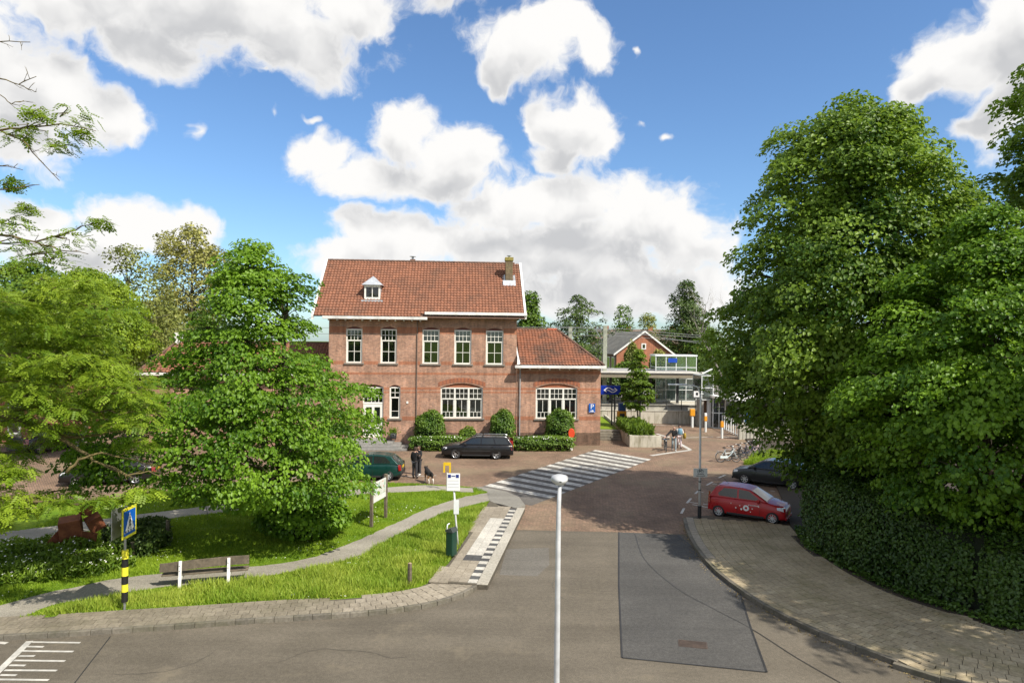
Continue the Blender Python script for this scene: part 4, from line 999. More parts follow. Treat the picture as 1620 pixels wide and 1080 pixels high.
# bin-like blue poster column and small sign by the underpass
po = empty('poster_case', (wx(1185, 57), 57, 0), 0, 'blue poster case behind the grooved wall', 'poster case')
MB().box((-.35, 0, 0), (.35, .12, 2.2)).build('case', lt_steel, po); MB().box((-.3, -.02, .9), (.3, -.003, 2.1)).build('poster', plain('poster_blue', (.03, .12, .35), .4, .3, 2), po)
sgn = empty('direction_sign', (wx(1103, 62.2), 62.2, 0), 0, 'small white sign board beside the stair house column', 'sign')
zq = P(1103, 623, 62.2).z
MB().tube([(.25, 0, zq), (.75, .35, zq)], .03, 8).build('bracket', lt_steel, sgn); MB().box((-.28, -.07, zq-.27), (.3, -.045, zq+.27)).build('board', white_s, sgn); MB().box((-.1, -.075, zq-.12), (.12, -.0705, zq+.14)).build('pictogram', dark_metal, sgn)
# overhead line masts and wires
mast_m = plain('mast_concrete', (.36, .38, .30), .85, .2, 4)
def mast(px, Y, ytop, label, arm=True):
    b = Vector((wx(px, Y), Y, 1.1)); h = P(px, ytop, Y).z-1.1; o = empty('catenary_mast', b, 0, label, 'mast', 'overhead line masts')
    MB().box((-.2, -.16, 0), (.2, .16, h)).build('mast', mast_m, o, bevel=.02)
    if arm:
        MB().box((-1.1, -.05, h-.45), (.6, .05, h-.33)).build('bracket', steel, o); MB().tube([(-.9, 0, h-.5), (-.15, 0, h-1.7)], .04, 6).build('strut', steel, o)
        for x in (-.95, -.6): MB().lathe([(.05, h-.33), (.09, h-.28), (.05, h-.22), (.08, h-.17), (.03, h-.1)], 8, c=(x, 0, 0)).build('insulator', rust, o)
    return b, h
mast(957, 68.5, 515, 'tall grey concrete overhead line mast beside the station wing')
mast(902, 73, 517, 'grey steel mast half hidden behind the wing roof', False)
mast(283, 80, 528, 'pale mast behind the left wing seen between the trees', False)
wire_m = plain('wire', (.30, .31, .30), .5, .05, metal=.4)
for i, (pts, Y) in enumerate(((((180, 522), (420, 519), (700, 517), (956, 517.5), (1110, 531)), 70), (((180, 531), (500, 528), (956, 524), (1130, 535)), 71), (((200, 545), (560, 540), (956, 530), (1120, 541)), 76), (((840, 517), (957, 520), (1120, 545)), 72.5))):
    tag(MB().tube([P(x, y, Y) for x, y in pts], .022, 5).build('overhead_wire', wire_m), 'thin overhead railway wire, number %s from the top beyond the wing roof' % ('one two three four'.split()[i]), 'wire', 'overhead railway wires')
# houses beyond the railway
far_brick = brick_mat('far_house_brick', (.46, .17, .085), (.36, .14, .075), (.3, .2, .15), var=.2)
far_side = brick_mat('far_house_side', (.20, .12, .085), (.16, .10, .075), (.2, .16, .13), plane='yz', var=.2)
slate = plain('grey_roof_tiles', (.17, .16, .135), .85, .35, 1.5)
YH = 100.0; gl, gr_, ga = P(975.5, 557.5, YH), P(1064.5, 558.5, YH), P(1020.5, 524.5, YH)
W = gr_.x-gl.x; H = gl.z-.0; A = ga.z; mx_ = ga.x-gl.x
hs_ = empty('gable_house', (gl.x, YH, 0), R(5), 'red brick house with white-edged gable facing the station', 'house')
MB().add([(0, 0, 0), (W, 0, 0), (W, 0, H), (mx_, 0, A), (0, 0, H)], [(0, 1, 2, 3, 4)]).build('gable_wall', far_brick, hs_)
MB().quad((0, 0, 0), (0, 22, 0), (0, 22, H), (0, 0, H)).build('wall', far_side, hs_); MB().quad((W, 0, 0), (W, 22, 0), (W, 22, H), (W, 0, H)).build('wall', far_side, hs_)
MB().add([(-.5, -.3, H-.25), (mx_, -.3, A+.12), (W+.5, -.3, H-.25), (-.5, 22, H-.25), (mx_, 22, A+.12), (W+.5, 22, H-.25)], [(0, 1, 4, 3), (1, 2, 5, 4)]).build('roof', slate, hs_)
for p, q in (((-.5, H-.25), (mx_, A+.12)), ((W+.5, H-.25), (mx_, A+.12))):
    MB().add([(p[0], -.36, p[1]-.22), (q[0], -.36, q[1]-.22), (q[0], -.36, q[1]+.06), (p[0], -.36, p[1]+.06), (p[0], -.2, p[1]-.22), (q[0], -.2, q[1]-.22), (q[0], -.2, q[1]+.06), (p[0], -.2, p[1]+.06)], [(0, 1, 2, 3), (4, 5, 6, 7), (2, 3, 7, 6), (0, 1, 5, 4)]).build('bargeboard', white_paint, hs_)
wz0 = P(1019, 552.5, YH).z; wz1 = P(1019, 543, YH).z; wxa = P(1015.5, 548, YH).x-gl.x; wxb = P(1023, 548, YH).x-gl.x
wn = MB().box((wxa, -.06, wz0), (wxb, -.003, wz1)).build('window', white_paint, hs_); MB().box((wxa+.16, -.075, wz0+.16), (wxb-.16, -.062, wz1-.16)).build('pane', dark_glass, wn)
for k in range(7):
    y = 1.2+k*2.9; wn = MB().box((-.06, y, H-2.4), (-.003, y+1.7, H-.7)).build('window', white_paint, hs_)
    for q in range(2): MB().box((-.075, y+.12+q*.78, H-2.28), (-.062, y+.78+q*.78, H-.82)).build('pane', dark_glass, wn)
for k, (px, Y, w_, z0, col) in enumerate(((990, 150, 26, 0, 'low far terrace with grey roof and chimneys behind the gable house'),)):
    o = empty('far_terrace', (wx(940, Y), Y, 0), 0, col, 'houses'); zt = P(1000, 520, Y).z
    MB().box((0, 0, 0), (w_, 8, zt-3.2)).build('wall', far_brick, o)
    MB().add([(-.4, -.4, zt-3.2), (w_+.4, -.4, zt-3.2), (w_+.4, 4, zt), (-.4, 4, zt), (w_+.4, 8.4, zt-3.2), (-.4, 8.4, zt-3.2)], [(0, 1, 2, 3), (3, 2, 4, 5)]).build('roof', plain('far_roof', (.17, .12, .09), .85, .3, 1), o)
    for q in range(5): MB().box((2.5+q*5, 3.6, zt-.3), (3.7+q*5, 4.4, zt+.7)).build('chimney', far_brick, o)
# house at the left edge
LH = empty('corner_house', (-48, 49.3, 0), R(-2), 'red brick house at the left edge with tall white windows', 'house')
lb = brick_mat('corner_brick', (.42, .15, .09), (.34, .12, .08), (.34, .26, .2), var=.2)
MB().box((0, 0, 0), (13.9, 8, 6.2)).build('wall', lb, LH); MB().add([(-.4, -.4, 6.2), (14.3, -.4, 6.2), (14.3, 4, 9.6), (-.4, 4, 9.6), (14.3, 8.4, 6.2), (-.4, 8.4, 6.2)], [(0, 1, 2, 3), (3, 2, 4, 5)]).build('roof', slate, LH)
for x in (6.9, 9.2, 12.0):
    wn = MB().box((x, -.06, .7), (x+.95, -.003, 3.0)).build('window', white_paint, LH)
    MB().box((x+.12, -.075, 1.9), (x+.83, -.062, 2.88)).build('pane', dark_glass, wn); MB().box((x+.12, -.075, .84), (x+.83, -.062, 1.8)).build('pane', dark_glass, wn); MB().box((x-.08, -.12, .55), (x+1.03, -.004, .695)).build('sill', stone_sill, wn)
# ---------------------------------------------------------------- vegetation
lime_leaf = leaf_mat('lime_leaf', (.045, .112, .012), (.26, .385, .046), .42, .45, (.30, .43, .038))
lime_leaf_b = leaf_mat('lime_leaf_near', (.042, .120, .009), (.225, .385, .028), .42, .45, (.27, .44, .032))
robinia_leaf = leaf_mat('robinia_leaf', (.085, .175, .011), (.32, .43, .032), .42, .5, (.38, .50, .038))
olive_leaf = leaf_mat('olive_leaf', (.11, .145, .028), (.29, .31, .07), .3, .5)
poplar_leaf = leaf_mat('poplar_leaf', (.20, .21, .05), (.42, .40, .11), .3, .5)
dark_leaf = leaf_mat('dark_leaf', (.035, .075, .014), (.12, .18, .035), .22, .45)
ivy_leaf = leaf_mat('ivy_leaf', (.030, .072, .011), (.105, .185, .028), .2, .35)
bush_leaf = leaf_mat('box_leaf', (.04, .10, .010), (.16, .26, .028), .25, .45)
young_leaf = leaf_mat('young_leaf', (.07, .14, .012), (.22, .33, .03), .38, .45)
grass_leaf = leaf_mat('grass_blade', (.13, .24, .010), (.33, .45, .032), .35, .6)
dry_grass = leaf_mat('tall_grass_blade', (.17, .30, .018), (.46, .52, .08), .35, .6)
petal = plain('white_petal', (.78, .78, .72), .7, .1)
bark = plain('bark', (.085, .066, .048), .95, .35, 9, bump=.8)
bark_lichen = plain('lichen_bark', (.15, .115, .045), .95, .45, 5, bump=.7)
bark_grey = plain('grey_bark', (.12, .105, .085), .95, .3, 9, bump=.6)
def unit(a): return a/np.maximum(np.linalg.norm(a, axis=1, keepdims=True), 1e-9)
def leaf_mesh(name, C, Nv, size, tint, asp=.8, fold=.14, droop=.6, W=None, diamond=False):
    n = len(C); Nv = unit(Nv); w = rng.normal(size=(n, 3))*.8 if W is None else W + rng.normal(size=(n, 3))*.35
    w = w + np.array([0, 0, -droop]); t = unit(w - Nv*np.sum(Nv*w, 1, keepdims=True)); b = np.cross(Nv, t)
    s = size[:, None]
    if diamond: pts = ((-.5, 0), (0, .5), (.5, 0), (0, -.5)); F0 = np.array([[0, 1, 2, 3]])
    else: pts = ((-.5, 0), (-.22, .44), (.18, .40), (.55, 0), (.18, -.40), (-.22, -.44)); F0 = np.array([[0, 1, 2, 3], [0, 3, 4, 5]])
    k = len(pts); V = np.empty((n, k, 3))
    for i, (a, c) in enumerate(pts): V[:, i] = C + t*(a*s) + b*(c*asp*s) + Nv*(abs(c)*fold*2*s - a*a*.35*s)
    F = (F0[None] + (np.arange(n)*k)[:, None, None]).reshape(-1, 4)
    return np_mesh(name, V.reshape(-1, 3), F, np.repeat(tint, len(F0)))
def clump_leaves(cc, out, rad, per, flat=.5, shell=.55, up=.55, spread=1.0):
    "cc (m,3) clump centres, out (m,3) outward unit vectors, rad (m,)"
    m = len(cc); cnt = np.maximum(12, per*(rad/rad.mean())**2).astype(int); idx = np.repeat(np.arange(m), cnt); n = len(idx)
    d = unit(rng.normal(size=(n, 3))); d[:, 2] = np.where(rng.random(n) < .72, np.abs(d[:, 2]), d[:, 2])
    r = (shell + (1-shell)*rng.random(n))**.7
    o = out[idx]; o2 = o.copy(); o2[:, 2] = 0; o2 = unit(o2 + 1e-6); tan = np.stack([-o2[:, 1], o2[:, 0], np.zeros(n)], 1)
    loc = o2*(d[:, :1]*1.15*spread) + tan*(d[:, 1:2]) + np.array([0, 0, 1.0])*(d[:, 2:]*flat)
    sag = -(d[:, 0]**2)*.22*(d[:, 0] > 0)                                      # sprays droop at their ends
    pos = cc[idx] + loc*(rad[idx]*r)[:, None]; pos[:, 2] += sag*rad[idx]
    nv = o2*d[:, :1]*.5 + tan*d[:, 1:2]*.4 + np.array([0, 0, up]) + o*.3 + rng.normal(size=(n, 3))*.42
    return pos, nv, idx, o
def env_r(prof, z):
    zs = [p[0] for p in prof]; rs = [p[1] for p in prof]; return np.interp(z, zs, rs)
def tree(name, base, prof, nclump, per, leaf, label, leafmat=lime_leaf, barkmat=bark, seed=1, rad=(.7, 1.25), trunk_r=.3, group=None, lean=(0, 0), flat=.5, limbs=26, asp=.85, cat='tree', inner=.3, lump=.16, trunk_top=.8, diamond=False, twigs=True, side=None, bough=0, shift=(0, 0)):
    global rng
    keep = rng; rng = np.random.default_rng(seed); base = Vector(base)
    o = empty(name, base, 0, label, cat, group); z0, z1 = prof[0][0], prof[-1][0]
    zz_ = np.linspace(z0, z1, 200); w = env_r(prof, zz_)+.4; w /= w.sum()
    z = rng.choice(zz_, nclump, p=w) + rng.normal(size=nclump)*.15; th = rng.random(nclump)*2*math.pi
    if side is not None:                                                       # more clumps on the side that can be seen
        k = rng.random(nclump) < side; th[k] = -math.pi/2 + rng.normal(size=k.sum())*1.0
    ph = rng.random(6)*6.28
    mod = 1 + lump*(np.sin(3*th+ph[0]+z*.5)*.5 + np.sin(5*th+ph[1]-z*.9)*.35 + np.sin(2*th+z*1.3+ph[2])*.4)
    fr = np.where(rng.random(nclump) < inner, rng.uniform(.35, .8, nclump), rng.uniform(.84, 1.0, nclump))
    # boughs: the crown swells round each and draws back between them
    if bough:
        bz = rng.choice(zz_, bough, p=w); bt = rng.random(bough)*2*math.pi; br_ = env_r(prof, bz); BP = np.stack([br_*np.cos(bt), br_*np.sin(bt), bz], 1)
        er = env_r(prof, z); CP = np.stack([er*np.cos(th), er*np.sin(th), z], 1); dd = np.linalg.norm(CP[:, None]-BP[None], axis=2); nb_i = dd.argmin(1); f1 = dd.min(1)
        sc_r = np.median(f1)*1.9; mod = mod*(1.07-.34*np.clip(f1/sc_r, 0, 1)**2); bt_t = rng.normal(size=bough)*.16
    R_ = env_r(prof, z)*mod; rc = rad[0] + (rad[1]-rad[0])*rng.beta(1.3, 2.0, nclump); rr = np.maximum(0, R_*fr - rc*.55)
    f = (z-z0)/(z1-z0); cx, cy = shift[0]+lean[0]*f, shift[1]+lean[1]*f
    cc = np.stack([cx+rr*np.cos(th), cy+rr*np.sin(th), z], 1)
    hz = (z-(z0+(z1-z0)*.35))/(z1-z0)
    out = unit(np.stack([np.cos(th), np.sin(th), np.clip(hz*1.6, -.4, 1.2)], 1))
    pos, nv, idx, oo = clump_leaves(cc, out, rc, per, flat)
    ct = rng.random(nclump)*.40 + (bt_t[nb_i] if bough else 0); tint = np.clip(.05 + ct[idx] + rng.random(len(pos))**1.5*.55, 0, 1)
    sz = leaf*rng.uniform(.55, 1.35, len(pos))
    crown = link('crown', leaf_mesh('crown', pos, nv, sz, tint, asp, W=oo, diamond=diamond), leafmat, o); crown['kind'] = 'stuff'
    m = MB(); top = z0+(z1-z0)*trunk_top; n = 9
    tp = [Vector((lean[0]*max(0, (q*top/n-z0)/(z1-z0)) + math.sin(q*1.3+seed)*.08, lean[1]*max(0, (q*top/n-z0)/(z1-z0)) + math.cos(q*1.7+seed)*.08, q*top/n)) for q in range(n+1)]
    m.tube(tp, [trunk_r*(1.35 if q == 0 else 1)*(1-.85*q/n) for q in range(n+1)], 10)
    order = rng.permutation(nclump)
    for q, ci in enumerate(order[:limbs]):
        c = Vector(cc[ci]); s = max(.25*z0+.3, min(top*.92, c.z - .55*math.hypot(c.x, c.y))); fz = s/top*n; i0 = min(n-1, int(fz)); st = tp[i0].lerp(tp[i0+1], fz-i0)
        mid = st.lerp(c, .5) + Vector((0, 0, .12*(c-st).length)); r0 = trunk_r*(.42 if q < limbs*.4 else .22)*(1-.6*s/top)
        m.tube([st, st.lerp(mid, .5)+Vector((0, 0, .03)), mid, mid.lerp(c, .5)+Vector((0, 0, .05)), c], [r0, r0*.8, r0*.6, r0*.4, .015], 6)
        if twigs:
            for _ in range(3):
                e = c + Vector(rng.normal(size=3)*rc[ci]*.5); m.tube([mid.lerp(c, .7), e], [.018, .006], 4)
    m.build('trunk', barkmat, o, smooth=True)
    rng = keep; return o
def twiggy(o, base, h, spread, n, seed, mat, r0=.2, levels=3, name='trunk'):
    "bare branching skeleton as one mesh"
    rnd = random.Random(seed); m = MB(); tips = []
    def grow(p, d, l, r, lv):
        q = p; pts = [p]
        for k in range(3):
            d = (d + Vector((rnd.gauss(0, .12), rnd.gauss(0, .12), rnd.gauss(.03, .08)))).normalized(); q = q + d*l/3; pts.append(q)
        m.tube(pts, [r, r*.85, r*.7, r*.55], 5 if lv < 2 else 3)
        if lv == levels: tips.append(q); return
        for k in range(rnd.choice((2, 3, 3))):
            s = pts[rnd.choice((1, 2, 3))]; dd = (d + Vector((rnd.gauss(0, spread), rnd.gauss(0, spread), rnd.gauss(.1, spread*.4)))).normalized(); grow(s, dd, l*rnd.uniform(.55, .8), r*.5, lv+1)
    for k in range(n): grow(Vector((0, 0, 0)) if k == 0 else Vector((0, 0, h*.15*rnd.random())), Vector((rnd.gauss(0, spread*.5), rnd.gauss(0, spread*.5), 1)).normalized(), h*.42, r0, 0)
    m.build(name, mat, o); return tips
# the two big limes on the right
tree('lime_tree', (14.2, 29, 0), [(1.9, 2.54), (2.75, 3.08), (3.52, 3.85), (4.89, 5.24), (6.25, 6.08), (7.53, 5.78), (8.81, 5.46), (10.26, 5.31), (11.62, 4.93), (12.54, 4.7), (13.82, 4.23), (15.18, 3.62), (16.55, 2.7), (17.4, 1.23), (17.66, 0.23)], 900, 150, .155,
     'tallest dense lime tree rising behind the red car', lime_leaf, seed=3, rad=(.35, 1.35), trunk_r=.45, group='big lime trees on the right', limbs=60, side=.3, bough=70, flat=.75)
tree('lime_tree', (15.6, 22.3, 0), [(1.7, 2.6), (2.6, 4.0), (4.4, 5.0), (6, 4.8), (7.5, 4.3), (9, 3.5), (10.5, 2.4), (11.6, 1.3), (12, .3)], 620, 130, .13,
     'nearest lime tree with bright leaves overhanging the right footway', lime_leaf_b, seed=5, rad=(.3, 1.1), trunk_r=.28, group='big lime trees on the right', limbs=50, side=.35, bough=45, flat=.6)
tree('lime_tree', (22.5, 27, 0), [(2, 4.5), (6, 5.4), (10, 5.4), (13, 4.9), (15, 4.4), (17, 3.6), (19.5, 1.8), (20.3, .4)], 400, 170, .17,
     'lime tree cut off by the right edge of the picture', lime_leaf, seed=9, rad=(.4, 1.3), trunk_r=.4, group='big lime trees on the right', limbs=40, side=.3, bough=40, flat=.75)
tree('lime_tree', (20.2, 12.2, 0), [(5.5, 2.5), (8, 4.2), (11, 4.4), (14, 3.2), (16.5, .6)], 240, 130, .2,
     'lime tree outside the view whose shade lies on the road at the right', lime_leaf, seed=12, rad=(.8, 1.3), trunk_r=.35, group='big lime trees on the right', limbs=24)
# lime on the lawn
tree('lime_tree', (-8.75, 26.7, .1), [(1.4, 1.4), (1.8, 3.7), (2.6, 5.0), (3.9, 5.25), (5.3, 4.6), (6.4, 3.5), (7.6, 2.85), (8.6, 1.95), (9.8, 1.75), (10.6, 1.2), (11.1, .4)], 560, 105, .125,
     'round bright green lime tree on the lawn in front of the station', lime_leaf_b, seed=21, rad=(.28, 1.1), trunk_r=.26, lean=(-.15, 0), shift=(-1.2, -.2), limbs=70, lump=.32, flat=.42, side=.3, bough=30)
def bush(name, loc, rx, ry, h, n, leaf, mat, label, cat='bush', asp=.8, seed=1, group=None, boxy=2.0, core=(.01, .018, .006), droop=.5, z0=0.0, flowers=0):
    "leafy shell round a solid dark core"
    global rng
    keep = rng; rng = np.random.default_rng(seed)
    o = empty(name, loc, 0, label, cat, group)
    d = unit(rng.normal(size=(n, 3))); d[:, 2] = np.abs(d[:, 2])*rng.choice([1, 1, 1, -1], n)
    e = boxy; k = (np.abs(d)**e).sum(1)**(-1/e); sp = d*k[:, None]
    lum = 1 + .07*np.sin(sp[:, 0]*5+seed)*np.cos(sp[:, 1]*4) + .06*np.sin(sp[:, 2]*7+sp[:, 0]*3) + rng.normal(size=n)*.045
    r = lum*rng.uniform(.86, 1.02, n)
    pos = sp*r[:, None]*np.array([rx, ry, h/2]) + np.array([0, 0, h/2+z0]); pos[:, 2] = np.maximum(pos[:, 2], .03)
    nv = d*np.array([1/rx, 1/ry, 2/h])*.8 + np.array([0, 0, .35]) + rng.normal(size=(n, 3))*.4
    tint = np.clip(.1 + .35*rng.random(n) + .25*(lum-.95)/.1 + .15*d[:, 2], 0, 1)
    c = link('foliage', leaf_mesh('foliage', pos, nv, leaf*rng.uniform(.7, 1.3, n), tint, asp, droop=droop, W=d), mat, o); c['kind'] = 'stuff'
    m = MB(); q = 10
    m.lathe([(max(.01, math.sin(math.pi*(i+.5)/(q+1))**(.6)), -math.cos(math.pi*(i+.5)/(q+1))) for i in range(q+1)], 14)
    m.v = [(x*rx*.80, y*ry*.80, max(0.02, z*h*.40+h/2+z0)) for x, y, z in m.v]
    m.build('twigs', plain('dark_core', core, .95, .3), o, smooth=True)  # solid core, added to stop the view through the leaves
    if flowers:
        fd = unit(np.stack([rng.normal(size=flowers), -np.abs(rng.normal(size=flowers)), np.abs(rng.normal(size=flowers))+.8], 1)); kk = (np.abs(fd)**e).sum(1)**(-1/e)
        fp = fd*kk[:, None]*1.03*np.array([rx, ry, h/2]) + np.array([0, 0, h/2+z0])
        f = link('blossom', leaf_mesh('blossom', fp, fd+rng.normal(size=(flowers, 3))*.2, rng.uniform(.04, .09, flowers), rng.random(flowers), 1.0), petal, o); f['kind'] = 'stuff'
    rng = keep; return o
bb = G(468, 858, .1)
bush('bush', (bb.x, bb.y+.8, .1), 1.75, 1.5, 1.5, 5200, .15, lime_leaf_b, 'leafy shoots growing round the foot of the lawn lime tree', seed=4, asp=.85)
# dark hedge along the right footway
def hedge_right():
    global rng
    keep = rng; rng = np.random.default_rng(31)
    o = empty('hedge', (13, 25, .1), 0, 'tall dark ivy-like hedge curving along the right footway', 'hedge')
    line = offset_line(innerR[:], .15); L_ = along(line, .05); n = 52000; D = 2.6
    lp = np.array([(p.x, p.y) for p, h in L_]); lh = np.array([h for p, h in L_]); i = rng.integers(0, len(lp), n)
    nx, ny = -np.sin(lh[i]), np.cos(lh[i])
    u = rng.random(n); sec = np.where(u < .62, 0, np.where(u < .92, 1, 2))          # face, top, foot
    hgt = 2.5 + .25*np.sin(i*.02) + .15*np.sin(i*.053)
    bul = .18*np.sin(i*.031+2) + .14*np.sin(i*.011)
    zf = rng.random(n)**.9
    off = np.where(sec == 0, .45 + bul - .30*np.sin(zf*math.pi) + .35*zf**3 + rng.normal(size=n)*.10, np.where(sec == 1, .4 + rng.random(n)*D, rng.random(n)*.5 - .05))
    z = np.where(sec == 0, zf*hgt, np.where(sec == 1, hgt + rng.normal(size=n)*.14, rng.random(n)*.16))
    pos = np.stack([lp[i, 0]+nx*off-13, lp[i, 1]+ny*off-25, z], 1)
    nv = np.stack([-nx*(sec == 0)*1.0, -ny*(sec == 0)*1.0, np.where(sec == 0, .45, 1.0)], 1) + rng.normal(size=(n, 3))*.45
    tint = np.clip(rng.random(n)*.6 + .3*(sec == 2), 0, 1)
    c = link('foliage', leaf_mesh('foliage', pos, nv, rng.uniform(.07, .13, n), tint, .8, droop=.5), ivy_leaf, o); c['kind'] = 'stuff'
    # solid dark core, added so the hedge cannot be seen through
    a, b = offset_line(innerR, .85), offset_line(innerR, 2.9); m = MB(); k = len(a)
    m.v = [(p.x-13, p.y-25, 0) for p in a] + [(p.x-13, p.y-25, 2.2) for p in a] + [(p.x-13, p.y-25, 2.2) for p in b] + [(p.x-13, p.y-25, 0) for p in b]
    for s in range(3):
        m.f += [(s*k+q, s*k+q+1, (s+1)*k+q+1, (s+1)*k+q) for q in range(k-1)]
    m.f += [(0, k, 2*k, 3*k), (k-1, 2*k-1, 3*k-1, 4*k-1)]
    m.build('twigs', MATS['dark_core'], o); rng = keep
hedge_right()
# near robinia at the left: limbs come in from outside the picture
LEAFLETS = []
for k in range(4):
    for s in (-1, 1): LEAFLETS.append((-.36+k*.22, s))
def pinnate(name, C, Nv, T, size, tint):
    "compound leaves: 13 small leaflets along a rib"
    n = len(C); Nv = unit(Nv); T = unit(T - Nv*np.sum(Nv*T, 1, keepdims=True)); B_v = np.cross(Nv, T); s = size[:, None]
    V = np.empty((n, 9, 4, 3))
    for q, (a, sd) in enumerate(LEAFLETS + [(.52, 0)]):
        sag = -(a+.5)**2*.22
        c0 = C + T*(a*s) + Nv*(sag*s)
        d = unit(T*.55 + B_v*sd*1.0 - Nv*.15) if sd else T; e = np.cross(Nv, d); L = s*.36; w = s*.11
        V[:, q, 0] = c0; V[:, q, 1] = c0 + d*L*.5 + e*w; V[:, q, 2] = c0 + d*L; V[:, q, 3] = c0 + d*L*.5 - e*w
    F = np.arange(n*36).reshape(-1, 4); return np_mesh(name, V.reshape(-1, 3), F, np.repeat(tint, 9))
def robinia():
    global rng
    keep = rng; rng = np.random.default_rng(77); rnd = random.Random(5)
    KR = 1.3; base = Vector((-16.2*KR, 15.2*KR, 0)); o = empty('robinia_tree', base, 0, 'feathery yellow-green robinia tree reaching in from the left edge', 'tree')
    m = MB(); m.tube([(0, 0, 0), (.1, 0, 2), (-.1, .1, 5), (.15, 0, 9), (.3, -.2, 14)], [.42, .34, .28, .2, .1], 12)
    def limb(pts, r0, r1=.008, jig=None):
        jig = .045 if r0 > .045 else .018
        p = [P(x, y, Y*KR)-base for x, y, Y in pts]; r0 *= 1.2; q = [p[0]]
        for a, b in zip(p[:-1], p[1:]):
            for k in (1, 2, 3): q.append(a.lerp(b, k/3) + Vector((rnd.gauss(0, jig), rnd.gauss(0, jig), rnd.gauss(0, jig))) * (1 if k < 3 else .3))
        n = len(q); m.tube(q, [r0+(r1-r0)*(i/(n-1))**.8 for i in range(n)], 6)
        for i in range(2, n-1):                                             # side twigs, forked
            if rnd.random() < .75:
                d = (q[i+1]-q[i]).normalized(); e = (d + Vector((rnd.gauss(0, .5), rnd.gauss(0, .5), rnd.gauss(.15, .5)))).normalized(); l = rnd.uniform(.15, .45); a_ = q[i]+e*l*.5+Vector((0, 0, rnd.gauss(0, .03))); b_ = a_+(e+Vector((rnd.gauss(0, .3), 0, rnd.gauss(0, .3)))).normalized()*l*.5
                m.tube([q[i], a_, b_], [.009, .006, .003], 4); m.tube([a_, a_+(e+Vector((rnd.gauss(0, .6), 0, rnd.gauss(.2, .5)))).normalized()*l*.4], [.005, .0025], 4)
        return q
    tr = lambda z: [(P(-330, 540, 15.2)-P(-330, 540, 15.2))]
    limbs = [[(-345, 610, 15.2), (-120, 640, 15), (0, 656, 14.8), (75, 682, 14.8), (125, 712, 14.7), (165, 735, 14.5), (210, 755, 14.4)],
             [(0, 656, 14.8), (60, 640, 15.2), (130, 646, 15.5), (190, 655, 15.8), (225, 648, 16)],
             [(75, 682, 14.8), (120, 690, 15), (170, 682, 15.2), (205, 680, 15.4), (235, 690, 15.6)],
             [(105, 748, 14.3), (125, 726, 14.4), (160, 716, 14.5), (190, 723, 14.6), (250, 737, 14.8)],
             [(165, 735, 14.5), (200, 752, 14.5), (235, 745, 14.6), (255, 756, 14.6)],
             [(-345, 720, 15.2), (-100, 770, 14.2), (20, 790, 14), (130, 798, 13.9), (200, 788, 13.9), (255, 760, 14)],
             [(-345, 500, 15.2), (-150, 520, 15.8), (0, 560, 16.2), (80, 560, 16.5), (150, 590, 16.8)],
             [(-345, 420, 15.2), (-120, 470, 16), (10, 480, 16.5), (100, 470, 17)],
             [(-340, 330, 15.2), (-140, 360, 13.8), (0, 372, 13.2), (55, 383, 13.1), (95, 396, 13.1), (140, 402, 13.1)],
             [(55, 383, 13.1), (100, 370, 13.1), (130, 358, 13.1), (165, 352, 13.1)],
             [(-330, 150, 15.2), (-130, 190, 13.6), (0, 206, 13.2), (45, 200, 13.1), (95, 196, 13.1), (152, 208, 13.1)],
             [(0, 206, 13.2), (35, 222, 13.1), (60, 250, 13.1), (95, 286, 13)], [(-120, 250, 13.6), (0, 263, 13.2), (36, 269, 13.1)],
             [(-120, 285, 13.6), (0, 300, 13.1), (30, 298, 13.1), (62, 292, 13.1)], [(-100, 60, 13.5), (0, 66, 13.1), (48, 67, 13.1)],
             [(-100, 110, 13.5), (0, 124, 13.1), (30, 134, 13.1), (58, 122, 13.1)], [(30, 134, 13.1), (45, 142, 13.1), (58, 146, 13.1)], [(0, 150, 13.1), (18, 165, 13.1), (38, 160, 13.1)]]
    rads = [.12, .05, .05, .045, .035, .08, .07, .07, .045, .02, .04, .02, .022, .02, .015, .02, .01, .01]
    for l, r in zip(limbs, rads): limb(l, r)
    pads = [(70, 200, 62, 17, 13.1), (115, 182, 40, 18, 13.1), (30, 210, 40, 14, 13.2), (130, 212, 30, 12, 13.1), (95, 230, 32, 12, 13.1), (55, 178, 26, 12, 13.1),
            (20, 382, 52, 20, 13.3), (70, 400, 55, 20, 13.2), (20, 350, 36, 16, 13.3), (110, 372, 46, 16, 13.1), (155, 352, 26, 12, 13.1), (95, 412, 50, 14, 13.2), (25, 425, 50, 18, 13.4), (15, 290, 22, 10, 13.2), (40, 330, 20, 10, 13.2)]
    reg = [(-40, 445), (100, 430), (170, 465), (205, 530), (235, 590), (225, 640), (235, 680), (215, 700), (110, 700), (60, 735), (85, 775), (190, 785), (215, 770), (225, 788), (170, 792), (50, 785), (-40, 800)]
    while len(pads) < 112:
        x, y = rnd.uniform(-40, 240), rnd.uniform(430, 815)
        if in_poly([x], [y], reg)[0]:
            if 15 < x < 225 and 655 < y < 775 and rnd.random() < .62: continue
            if y > 740 and rnd.random() < .5: continue
            pads.append((x, y, rnd.uniform(34, 62), rnd.uniform(9, 17), rnd.uniform(14, 17.5) + (1.5 if y < 560 else 0)))
    pads += [(20, 806, 40, 10, 13.8), (-20, 826, 40, 12, 13.8), (-10, 770, 45, 13, 14), (40, 788, 45, 11, 14), (100, 792, 40, 9, 13.9), (165, 790, 34, 8, 13.9), (225, 778, 34, 8, 14), (-20, 730, 45, 14, 14.2), (15, 745, 40, 12, 14.1), (215, 700, 36, 9, 15.4)]
    C, Nn, T, S, TT = [], [], [], [], []
